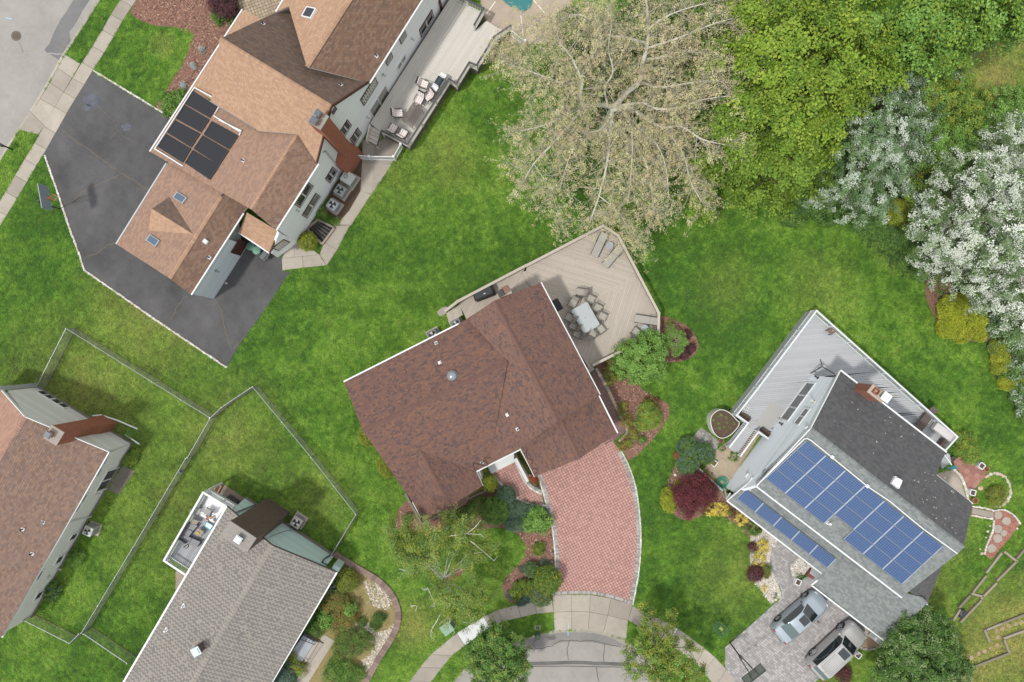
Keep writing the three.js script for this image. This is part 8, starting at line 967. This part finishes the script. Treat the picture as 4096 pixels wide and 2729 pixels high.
shrub('bed_boxwood', 'round boxwood on the mulch beside the small round lawn', W1, [[1160, 268, .46, .6]], 'tiny', GR.mid.concat(GR.yellowG), { dens: 110 }); shrub('blue_globe', 'blue green globe above the largest driveway globe', W1, [[1108, 410, .56, .9]], 'tiny', GR.blue.concat(GR.mid), { dens: 120, smooth: 1 }); shrub('driveway_globe', 'largest clipped globe leaning over the driveway edge', W1, [[1220, 482, 1.05, 1.9]], 'tiny', GR.yellowG.concat(GR.mid, GR.mid), { dens: 120, smooth: 1 }); shrub('olive_globe', 'olive globe at the sidewalk below the largest driveway globe', W1, [[1175, 590, .82, 1.2]], 'tiny', GR.olive.concat(GR.blue), { dens: 115, smooth: 1 }); shrub('feathery_juniper', 'feathery grey green juniper beside the blue globe', W1, [[1205, 385, .4, .3], [1190, 365, .3, .25], [1050, 405, .3, .2]], 'scale', GR.blue, { dens: 50 }); shrub('creeping_juniper', 'creeping blue juniper at the low corner of the bed', W1, [[1040, 615, .5, .25], [1075, 605, .4, .25], [960, 580, .3, .2]], 'scale', GR.blue.concat(GR.spruce), { dens: 45 });
shrub('topiary_cluster', 'cloud pruned evergreen with many small pompons', W1, [[1002, 520, .22, .5, .3], [1015, 548, .25, .5, .35], [985, 565, .25, .5, .25], [1030, 575, .22, .45, .2], [1002, 598, .26, .4, .05], [1050, 505, .3, .5, .2]], 'tiny', GR.yellowG.concat(GR.mid), { dens: 120, smooth: 1 }); shrub('topiary_pair', 'two stacked evergreen pompons beside the cloud pruned one', W1, [[1082, 555, .32, .55, .1], [1105, 512, .3, .5, .35]], 'tiny', GR.mid.concat(GR.yellowG), { dens: 120, smooth: 1 });
tree('weeping_birch', 'wispy weeping birch clump with white stems on the front lawn', { s: W1, base: [505, 480], tr: .09, pal: GR.yellowG.concat(GR.mid, [[.2, .29, .07], [.25, .33, .1], [.14, .22, .04], [.11, .19, .03]]), leaf: 'willow', dens: 15, per: 12, cl: .24, spray: 2.6, bark: barkWhite, twigs: 2, skin: .6, lobes: [[330, 250, 6, 1.5], [240, 200, 5.2, 1.2], [160, 150, 4.8, .9], [420, 190, 6.4, 1.4], [440, 290, 6, 1.3], [300, 340, 5.2, 1.2], [380, 380, 5, 1], [270, 140, 5, .8], [640, 150, 6, 1.3], [720, 250, 5.8, 1.2], [800, 310, 5, .8], [570, 90, 5, .9], [680, 340, 5, .9], [560, 230, 5.6, 1], [560, 590, 5, 1.1], [650, 570, 5, 1.2], [730, 600, 4.5, .9], [540, 680, 4.5, .9], [640, 690, 4.5, .9], [450, 540, 4.5, .7], [700, 760, 3.8, .6], [780, 620, 4, .6]] });
{ // bare white boughs hanging from the birch
  const t = thing('birch_bough', 'bare white hanging boughs on the left of the birch clump', 'branches'), g = gb(); for (const [l, h0, h1] of [[[495, 490, 485, 530, 487, 570], 1.5, 4], [[395, 535, 415, 580, 440, 640, 435, 665], 4, 3.5], [[395, 535, 370, 550, 395, 545], 4, 4.2], [[490, 700, 460, 760, 420, 830, 418, 875], 4, 3], [[280, 660, 320, 660, 310, 695], 3, 2.8], [[550, 740, 545, 800, 580, 840], 3.6, 3], [[640, 770, 700, 780, 745, 790], 3.4, 3], [[200, 405, 240, 415, 270, 410], 3.6, 3.4], [[365, 370, 400, 410, 440, 440, 500, 480], 5, 1.5], [[545, 180, 650, 165, 760, 170], 6.6, 6.8], [[660, 165, 720, 120, 760, 70], 6.6, 6.8], [[690, 215, 760, 270, 850, 350], 6.6, 5.6]]) { const n = l.length / 2, p = []; for (let i = 0; i < n; i++) p.push(PA(W1(l[2 * i], l[2 * i + 1]), lerp(h0, h1, i / (n - 1)))); const q = smoothLine(p, 4); g.tube(q, i => lerp(.032, .01, i / q.length), 6); for (let k = 2; k < q.length; k += 2) g.tube([q[k], q[k].clone().add(V(rr(-.4, .4), rr(-.2, .2), rr(-.4, .4)))], [.014, .004], 4); } mesh('boughs', g, barkWhite, t); mesh('stem', gb().tube([PA(W1(505, 480)), PA(W1(497, 490), 1.5)], [.1, .07], 8), barkWhite, t); settle(t); }
tree('round_street_tree', 'dense round street tree with yellowish tips by the cul-de-sac', { base: [1985, 2590], tr: .13, pal: [[.09, .2, .03], [.065, .155, .022], [.13, .25, .04], [.2, .26, .05], [.05, .12, .018]], leaf: 'broad', dens: 26, per: 6, cl: .25, lobes: [[1985, 2560, 3.8, 1.1], [1930, 2600, 3.6, 1], [2040, 2590, 3.8, 1.1], [1950, 2660, 4, 1.1], [2020, 2660, 4.2, 1.1], [1900, 2640, 3.2, .7], [2075, 2640, 3.5, .8], [1990, 2710, 3.8, 1], [1930, 2710, 3.5, .8], [2060, 2700, 3.5, .8], [1960, 2530, 3, .6], [2080, 2680, 3.2, .6]] });
tree('sparse_pear_tree', 'thin sparse young tree leaning over the right sidewalk', { base: [2610, 2560], tr: .11, pal: GR.yellowG.concat(GR.bright, GR.olive), leaf: 'broad', dens: 15, per: 6, cl: .3, skin: .5, twigs: 5, bark: barkGrey, lobes: [[2600, 2440, 3.2, .6], [2590, 2510, 3.8, .8], [2560, 2580, 4, .9], [2660, 2550, 4.2, .9], [2620, 2630, 4.6, 1.1], [2700, 2620, 4.5, 1], [2550, 2680, 4, .9], [2640, 2710, 4.8, 1.1], [2740, 2690, 4.4, .9], [2800, 2700, 3.8, .6], [2520, 2630, 3.5, .6], [2680, 2480, 3.6, .6], [2760, 2590, 4, .5]] });
tree('corner_tree', 'large leafy tree behind the parked cars at the lower right', { s: W4, base: [640, 650], tr: .2, pal: [[.075, .165, .025], [.055, .13, .02], [.11, .21, .035], [.2, .26, .11], [.04, .1, .015]], leaf: 'broad', dens: 22, per: 7, cl: .3, lobes: [[560, 520, 3.4, 1.1], [660, 460, 3.2, 1], [740, 520, 3.4, 1.1], [620, 600, 4, 1.3], [760, 620, 3.8, 1.2], [500, 640, 3.4, 1.1], [520, 740, 3.6, 1.2], [640, 720, 4.2, 1.3], [770, 720, 3.8, 1.2], [420, 780, 3.2, 1], [560, 830, 4, 1.2], [690, 830, 4, 1.2], [820, 780, 3.4, 1.1], [890, 740, 3, .8], [900, 830, 3, 1], [380, 860, 3, .9], [480, 890, 3.6, 1.1], [800, 880, 3.4, 1.1], [650, 910, 3.6, 1.2], [340, 800, 2.6, .6]] });
shrub('plum_barberry', 'dark plum shrub at the top by the tan paving', A, [[1500, 30, .7, 1.2], [1570, 20, .75, 1.2], [1540, 80, .6, 1.1], [1590, 70, .5, 1], [1510, -30, .7, 1.2]], 'small', GR.plum, { dens: 50 }); shrub('green_fern', 'upright green clump left below the plum shrub', A, [[1490, 110, .35, .6], [1505, 150, .25, .4]], 'scale', GR.bright.concat(GR.mid), { dens: 60 }); shrub('green_grass_clump', 'spiky green clump right below the plum shrub', A, [[1572, 132, .34, .4]], 'spike', GR.bright, { dens: 26 });
shrub('daylily', 'upper left daylily clump by the driveway corner', A, [[1165, 690, .48, .55]], 'spike', GR.bright, { dens: 60, group: 'daylilies by the driveway corner' }); shrub('daylily', 'upper right daylily clump by the white gutter', A, [[1235, 668, .44, .5]], 'spike', GR.bright, { dens: 60, group: 'daylilies by the driveway corner' }); shrub('daylily', 'lowest daylily clump at the driveway corner', A, [[1180, 755, .5, .55], [1165, 730, .4, .5]], 'spike', GR.bright, { dens: 60, group: 'daylilies by the driveway corner' });
[['uppermost', 1395, 345], ['middle', 1330, 452], ['lowest', 1262, 588]].forEach(([w, x, y]) => shrub('dusty_plant', `${w} small silver grey plant in the red mulch`, A, [[x, y, .2, .25]], 'small', GR.dusty, { dens: 70, group: 'silver grey plants in the mulch' }));
shrub('walk_boxwood', 'yellow green ball shrub at the concrete walk', F, [[355, 95, .72, 1.1]], 'tiny', GR.yellowG, { dens: 110, smooth: 1 }); shrub('vine_shrub', 'straggly green shrub on the cellar stair curb', B, [[450, 1450, .35, .6], [470, 1480, .3, .5], [550, 1520, .3, .3]], 'small', GR.bright.concat(GR.olive), { dens: 30 });
shrub('clipped_spruce', 'big dark clipped evergreen by the cobble path', W5, [[320, 150, .72, 1.2], [390, 190, .8, 1.3], [455, 215, .6, 1], [330, 260, .8, 1.2], [300, 290, .5, .8], [450, 170, .5, .9]], 'tiny', GR.spruce.concat(GR.mid), { dens: 90 }); shrub('orange_shrub', 'small rust coloured shrub left of the clipped evergreen', W5, [[265, 205, .3, .4]], 'small', [[.36, .1, .05], [.3, .09, .045], [.22, .09, .04]], { dens: 60 }); shrub('golden_thuja', 'golden evergreen left of the red maple', W5, [[195, 480, .55, .9], [215, 530, .55, .9], [180, 525, .4, .7], [200, 560, .45, .7], [225, 490, .35, .7]], 'scale', GR.gold.concat(GR.yellowG), { dens: 60 });
tree('red_japanese_maple', 'low dark red weeping maple before the white fence panel', { s: W5, base: [370, 490], tr: .1, pal: GR.maroon, leaf: 'willow', dens: 22, lobes: [[330, 420, 1.1, .8, .75], [410, 400, 1.2, .8, .75], [460, 450, 1.1, .8, .75], [370, 490, 1.4, .9, .8], [290, 490, 1, .7, .75], [320, 560, .9, .7, .75], [420, 540, 1, .7, .75], [260, 450, .8, .45], [480, 500, .8, .45], [340, 610, .6, .4], [440, 370, .9, .45]] });
const gg = (l, s, x, y, r, n = 1) => shrub('golden_grass', l, s, n > 1 ? [[x - 25, y, r, r], [x + 30, y + 4, r, r]] : [[x, y, r, r]], 'spike', GR.goldGrass, { dens: 34, scale: r / .45, group: 'golden grass clumps' });
gg('large double clump of golden grass beside the red maple', W5, 528, 578, .42, 2); gg('golden grass clump under the lower solar row', W5, 690, 645, .4); gg('golden grass clump in the upper gravel bed', W5, 842, 838, .4); gg('golden grass clump above the dark maroon ball', X5, 238, 57, .38); gg('small golden clump low in the gravel bed', X5, 270, 256, .24);
shrub('maroon_ball', 'small dark maroon ball at the top of the gravel bed', W5, [[775, 838, .3, .5]], 'small', GR.plum.concat(GR.maroon), { dens: 80 }); shrub('maroon_ball', 'larger dark maroon ball at the gravel bed edge', X5, [[210, 152, .58, .8]], 'small', GR.plum.concat(GR.maroon), { dens: 75 }); shrub('maroon_ball', 'dark maroon ball on the grass at the bottom edge', X5, [[818, 842, .62, .9]], 'small', GR.maroon.concat(GR.plum), { dens: 55 }); shrub('olive_ball', 'olive green ball beside the larger maroon ball', X5, [[283, 130, .42, .5], [280, 155, .32, .4]], 'tiny', GR.olive, { dens: 90 });
[['grass_tuft', 'dark green grass tuft at the corner of the gravel bed', W5, 790, 712, .42], ['grass_tuft', 'small green tuft in the mulch left of the gravel', W5, 710, 690, .28], ['grass_tuft', 'green tuft at the top of the lower gravel bed', X5, 205, 22, .25], ['grass_tuft', 'green tuft by the ramp rail on the concrete', W5, 643, 220, .3], ['grass_tuft', 'green tuft beside the left ramp post', W5, 565, 155, .24], ['grass_tuft', 'lime tuft low in the gravel bed', X5, 340, 300, .2], ['grass_tuft', 'lime tuft behind the white planter with twigs', X5, 507, 163, .22], ['grass_tuft', 'dark green tuft between golden grass and red maple', W5, 450, 602, .22]].forEach(([n, l, s, x, y, r]) => shrub(n, l, s, [[x, y, r, r * 1.1]], 'spike', GR.mid.concat(GR.bright), { dens: 40, scale: r / .45, cat: 'grass' }));
shrub('red_tipped_shrub', 'small red tipped shrub between the golden grasses', W5, [[632, 602, .3, .4]], 'small', GR.maroon.concat(GR.olive), { dens: 50 }); shrub('small_golden_ball', 'tiny golden ball above the golden evergreen', W5, [[260, 408, .24, .35]], 'tiny', GR.gold, { dens: 90 }); shrub('yellow_edge_shrub', 'yellow green fringe behind the red maple at the fence panel', W5, [[470, 370, .3, .6], [500, 400, .28, .5], [430, 335, .3, .5], [490, 250, .25, .5]], 'small', GR.yellowG, { dens: 50 });
shrub('feathery_bush', 'feathery yellow green bush at the far end of the grey deck', X4, [[1640, 850, .8, 1.2], [1700, 950, .85, 1.3], [1620, 960, .6, 1], [1770, 1010, .55, 1], [1700, 1060, .45, .8]], 'small', GR.yellowG.concat(GR.bright), { dens: 28, skin: .6 }); shrub('ring_shrub', 'round low shrub inside the ring of stones', W3, [[1160, 150, .8, .9], [1180, 120, .5, .7]], 'small', GR.yellowG.concat(GR.olive), { dens: 40, skin: .6 });
if (sprouts.length) { const words = ['upper left', 'second', 'third', 'upper right', 'middle left', 'central', 'far right', 'lower central', 'lower right', 'lower left']; sprouts.forEach(([a, h], i) => { const t = thing('seedling', `${words[i]} green seedling in the pale raised planter`, 'seedling', 'seedlings in the raised planter'); foliage(t, 'leaves', [[PA(a, h), yv, .7], [PA(a, h).add(V(.06, .02, .03)), yv, .6]], 'small', GR.bright); mesh('stem', gb().tube([PA(a, h - .03), PA(a, h + .1)], .008, 4), mat(.06, .1, .03), t); settle(t); }); }
shrub('corner_shrub', 'bright shrub at the corner of the left edge house', I, [[905, 25, .45, .6], [880, 50, .35, .5], [930, -10, .3, .4]], 'small', GR.bright.concat(GR.yellowG), { dens: 45 }); shrub('chimney_plants', 'green weeds beside the brick chimney base', X7, [[890, 440, .4, .3], [910, 600, .4, .5], [870, 620, .35, .5]], 'small', GR.bright, { dens: 35 }); shrub('wall_shrub', 'upper dark green shrub along the beige wall', I, [[520, 715, .6, .8], [545, 690, .4, .6]], 'small', GR.mid.concat(GR.bright), { dens: 45 }); shrub('wall_shrub', 'lower blue green shrub along the beige wall', I, [[365, 925, .55, .8], [350, 965, .4, .6]], 'broad', GR.mid.concat(GR.blue), { dens: 30 });
shrub('garden_boxwood', 'large yellow green boxwood by the grey roof corner', W2, [[660, 185, .75, 1.2], [690, 215, .65, 1.1], [640, 220, .6, 1]], 'tiny', GR.yellowG.concat(GR.olive), { dens: 85 }); shrub('rhododendron', 'broad leaved blue green shrub under the grey eave', W2, [[575, 240, .45, .8], [555, 275, .35, .6]], 'maple', GR.spruce.concat(GR.blue), { dens: 14, scale: .8 }); shrub('rust_azalea', 'large rusty orange azalea with green patches', W2, [[585, 340, .85, 1.2], [530, 370, .6, 1], [640, 350, .6, 1], [660, 470, .7, 1], [600, 510, .7, 1], [700, 430, .6, .9], [560, 300, .5, .9], [620, 430, .6, 1.1]], 'small', GR.brown.concat(GR.olive), { dens: 42 }); shrub('green_rhododendron', 'bright green broad leaved shrub inside the rusty azalea', W2, [[525, 470, .6, 1.3], [690, 385, .5, 1.3], [510, 430, .4, 1.1]], 'broad', GR.bright, { dens: 26 }); shrub('dark_yew', 'dark clipped yew against the grey roof eave', W2, [[430, 500, .6, 1], [470, 540, .5, .9]], 'tiny', GR.mid.concat(GR.dark), { dens: 70 });
shrub('spreading_juniper', 'dark spreading juniper on the pebbles', W2, [[880, 465, .45, .5], [860, 510, .4, .4], [905, 450, .3, .4], [770, 480, .35, .3]], 'scale', GR.mid.concat(GR.dark), { dens: 50 }); shrub('olive_yew', 'wide olive yew in the middle of the dry garden', W2, [[650, 600, .8, .9], [750, 590, .75, .9], [700, 660, .8, .9], [800, 620, .6, .8], [620, 670, .6, .7]], 'scale', GR.olive.concat(GR.mid), { dens: 40 }); shrub('green_yew', 'spreading green yew at the bottom edge of the dry garden', W2, [[590, 770, .6, .7], [660, 830, .9, 1], [570, 850, .8, .9], [740, 840, .6, .8], [650, 890, .8, .9]], 'scale', GR.mid.concat(GR.bright), { dens: 38 }); shrub('step_shrub', 'yellow green shrub beside the entry steps', W2, [[310, 770, .65, .9], [350, 810, .5, .8], [290, 720, .5, .8]], 'small', GR.yellowG.concat(GR.bright, GR.brown), { dens: 40 }); shrub('blue_spruce', 'blue grey spruce at the lower roof corner', W2, [[225, 840, .9, 1.4], [180, 890, .7, 1.1], [260, 890, .6, 1]], 'scale', GR.spruce, { dens: 45 });
for (let k = 0; k < 1; k++) { const sp = []; for (let i = 0; i < 1500; i++) { const p = W2(rr(560, 1000), rr(60, 880)); if (inPoly(...p, each(W2, 640, 70, 860, 190, 950, 270, 1000, 360, 1000, 450, 960, 560, 800, 840, 560, 880, 520, 600, 620, 300)) && fbm(p[0] * .03, p[1] * .03, 401, 3) > .42) sp.push([PA(p, .03), yv, rr(.12, .3)]); } const h = new THREE.Group(); h.name = numbered('dry_tufts'); tag(h, 'sparse weeds over the dry garden soil', 'weeds'); h.userData.kind = 'stuff'; scene.add(h); foliage(h, 'weeds', sp, 'spike', GR.olive.concat(GR.yellowG, GR.brown)); }
{ // loose chips on mulch and stones on gravel
  const scat = (name, label, polys, n, geo, cols, y, s0, s1) => { const sp = []; for (const q of polys) { const xs = q.map(p => p[0]), ys = q.map(p => p[1]), A2 = Math.abs(area2(q)) / 2500, m = Math.round(A2 * n); for (let i = 0, k = 0; i < m && k < m * 8; k++) { const x = rr(Math.min(...xs), Math.max(...xs)), z = rr(Math.min(...ys), Math.max(...ys)); if (inPoly(x, z, q)) { sp.push(P(x, z, 0)); i++; } } } const im = new THREE.InstancedMesh(geo, new THREE.MeshStandardMaterial({ roughness: .95 }), sp.length); im.name = numbered(name); tag(im, label, 'ground cover'); im.userData.kind = 'stuff'; im.castShadow = im.receiveShadow = true; sp.forEach((p, i) => { dummy.position.set(p.x, y + rr(0, .015), p.z); dummy.rotation.set(rr(-.3, .3), R() * 6.3, rr(-.3, .3)); dummy.scale.setScalar(rr(s0, s1)); dummy.updateMatrix(); im.setMatrixAt(i, dummy.matrix); const c = pick(cols), k = rr(.8, 1.2); im.setColorAt(i, C3(c[0] * k, c[1] * k, c[2] * k)); }); scene.add(im); };
  const chip = gb().box(0, 0, 0, .12, .012, .045).geo(), stone = new THREE.IcosahedronGeometry(.05, 0); stone.scale(1, .6, .8);
  scat('mulch_chips', 'loose reddish bark chips over the mulch beds', [each(A, 950, -10, 895, 95, 960, 140, 1200, 188, 1335, 240, 1250, 460, 1110, 680, 1075, 738, 1182, 818, 1340, 600, 1520, 300, 1640, 70, 1640, -10), each(G, 985, 640, 1120, 635, 1268, 755, 1286, 820, 1210, 910, 1055, 932), each(G, 640, 960, 850, 1075, 1035, 1190, 1085, 1290, 960, 1470, 870, 1570, 740, 1480, 790, 1410, 640, 1095), each(Y2, 640, 1265, 525, 1430, 518, 1520, 1000, 1590, 1480, 1520, 1950, 1340, 1500, 1120, 1000, 1350), each(K, 0, 495, 235, 350, 292, 640, 284, 968, 40, 1030, -30, 960, -60, 880, 60, 735, 92, 620), each(W5, 270, 160, 160, 470, 215, 600, 330, 655, 520, 605, 750, 770, 830, 720, 560, 440, 390, 130)], 55, chip, [[.27, .14, .1], [.16, .085, .065], [.34, .2, .15], [.1, .06, .05], [.4, .27, .2]], .028, .6, 1.4);
  scat('gravel_stones', 'loose pale stones over the gravel and pebble beds', [[...each(W5, 755, 770, 830, 700, 945, 790, 900, 900), ...each(X5, 320, 0, 308, 80, 345, 180, 380, 315, 315, 362, 170, 180, 172, 0)], each(X5, 440, 95, 500, 38, 585, 100, 475, 212), each(W2, 700, 520, 790, 490, 900, 560, 985, 510, 960, 580, 800, 840, 770, 770, 860, 640), each(W2, 780, 200, 880, 210, 990, 350, 940, 400, 840, 370)], 130, stone, [[.62, .58, .52], [.45, .42, .39], [.72, .68, .62], [.5, .38, .3], [.3, .29, .28]], .03, .6, 1.5);
}
{
  const mk = () => { const g = gb(); for (let i = 0; i < 8; i++) { const a = R() * 6.283, l = rr(.08, .18), d = V(Math.cos(a), 0, Math.sin(a)), o = V(rr(-.06, .06), 0, rr(-.06, .06)), s = V(-d.z, 0, d.x).multiplyScalar(rr(.006, .011)), m = o.clone().addScaledVector(d, l * .4).setY(l * .5), e = o.clone().addScaledVector(d, l).setY(l * rr(.35, .7)); g.quad(o.clone().add(s), m.clone().add(s), m.clone().sub(s), o.clone().sub(s)).tri(m.clone().add(s), e, m.clone().sub(s)); } return g.geo(); };
  const pts = []; const N = 360000; for (let i = 0; i < N; i++) { const x = rr(-45, 45), z = rr(-31, 31); if (free(x, z)) pts.push(x, z); }
  const n = pts.length / 2, grp = struct('lawn_grass', null); grp.userData.kind = 'stuff'; console.log('grass', n); const G3 = [mk(), mk(), mk()];
  G3.forEach((geo, v) => { const cnt = Math.floor((n - v + 2) / 3), im = new THREE.InstancedMesh(geo, new THREE.MeshStandardMaterial({ roughness: .8, side: THREE.DoubleSide }), cnt); im.name = 'grass_tufts'; im.userData.kind = 'stuff'; im.receiveShadow = true; for (let i = 0; i < cnt; i++) { const k = (i * 3 + v) * 2, x = pts[k], z = pts[k + 1], c = lawnColour(x, z), q = rr(.65, 1.9); dummy.position.set(x, -.01, z); dummy.rotation.set(0, R() * 6.283, 0); dummy.scale.setScalar(rr(.7, 1.3)); dummy.updateMatrix(); im.setMatrixAt(i, dummy.matrix); im.setColorAt(i, C3(c[0] * q * 1.15, c[1] * q, c[2] * q)); } grp.add(im); });
}
renderer.render(scene, camera);
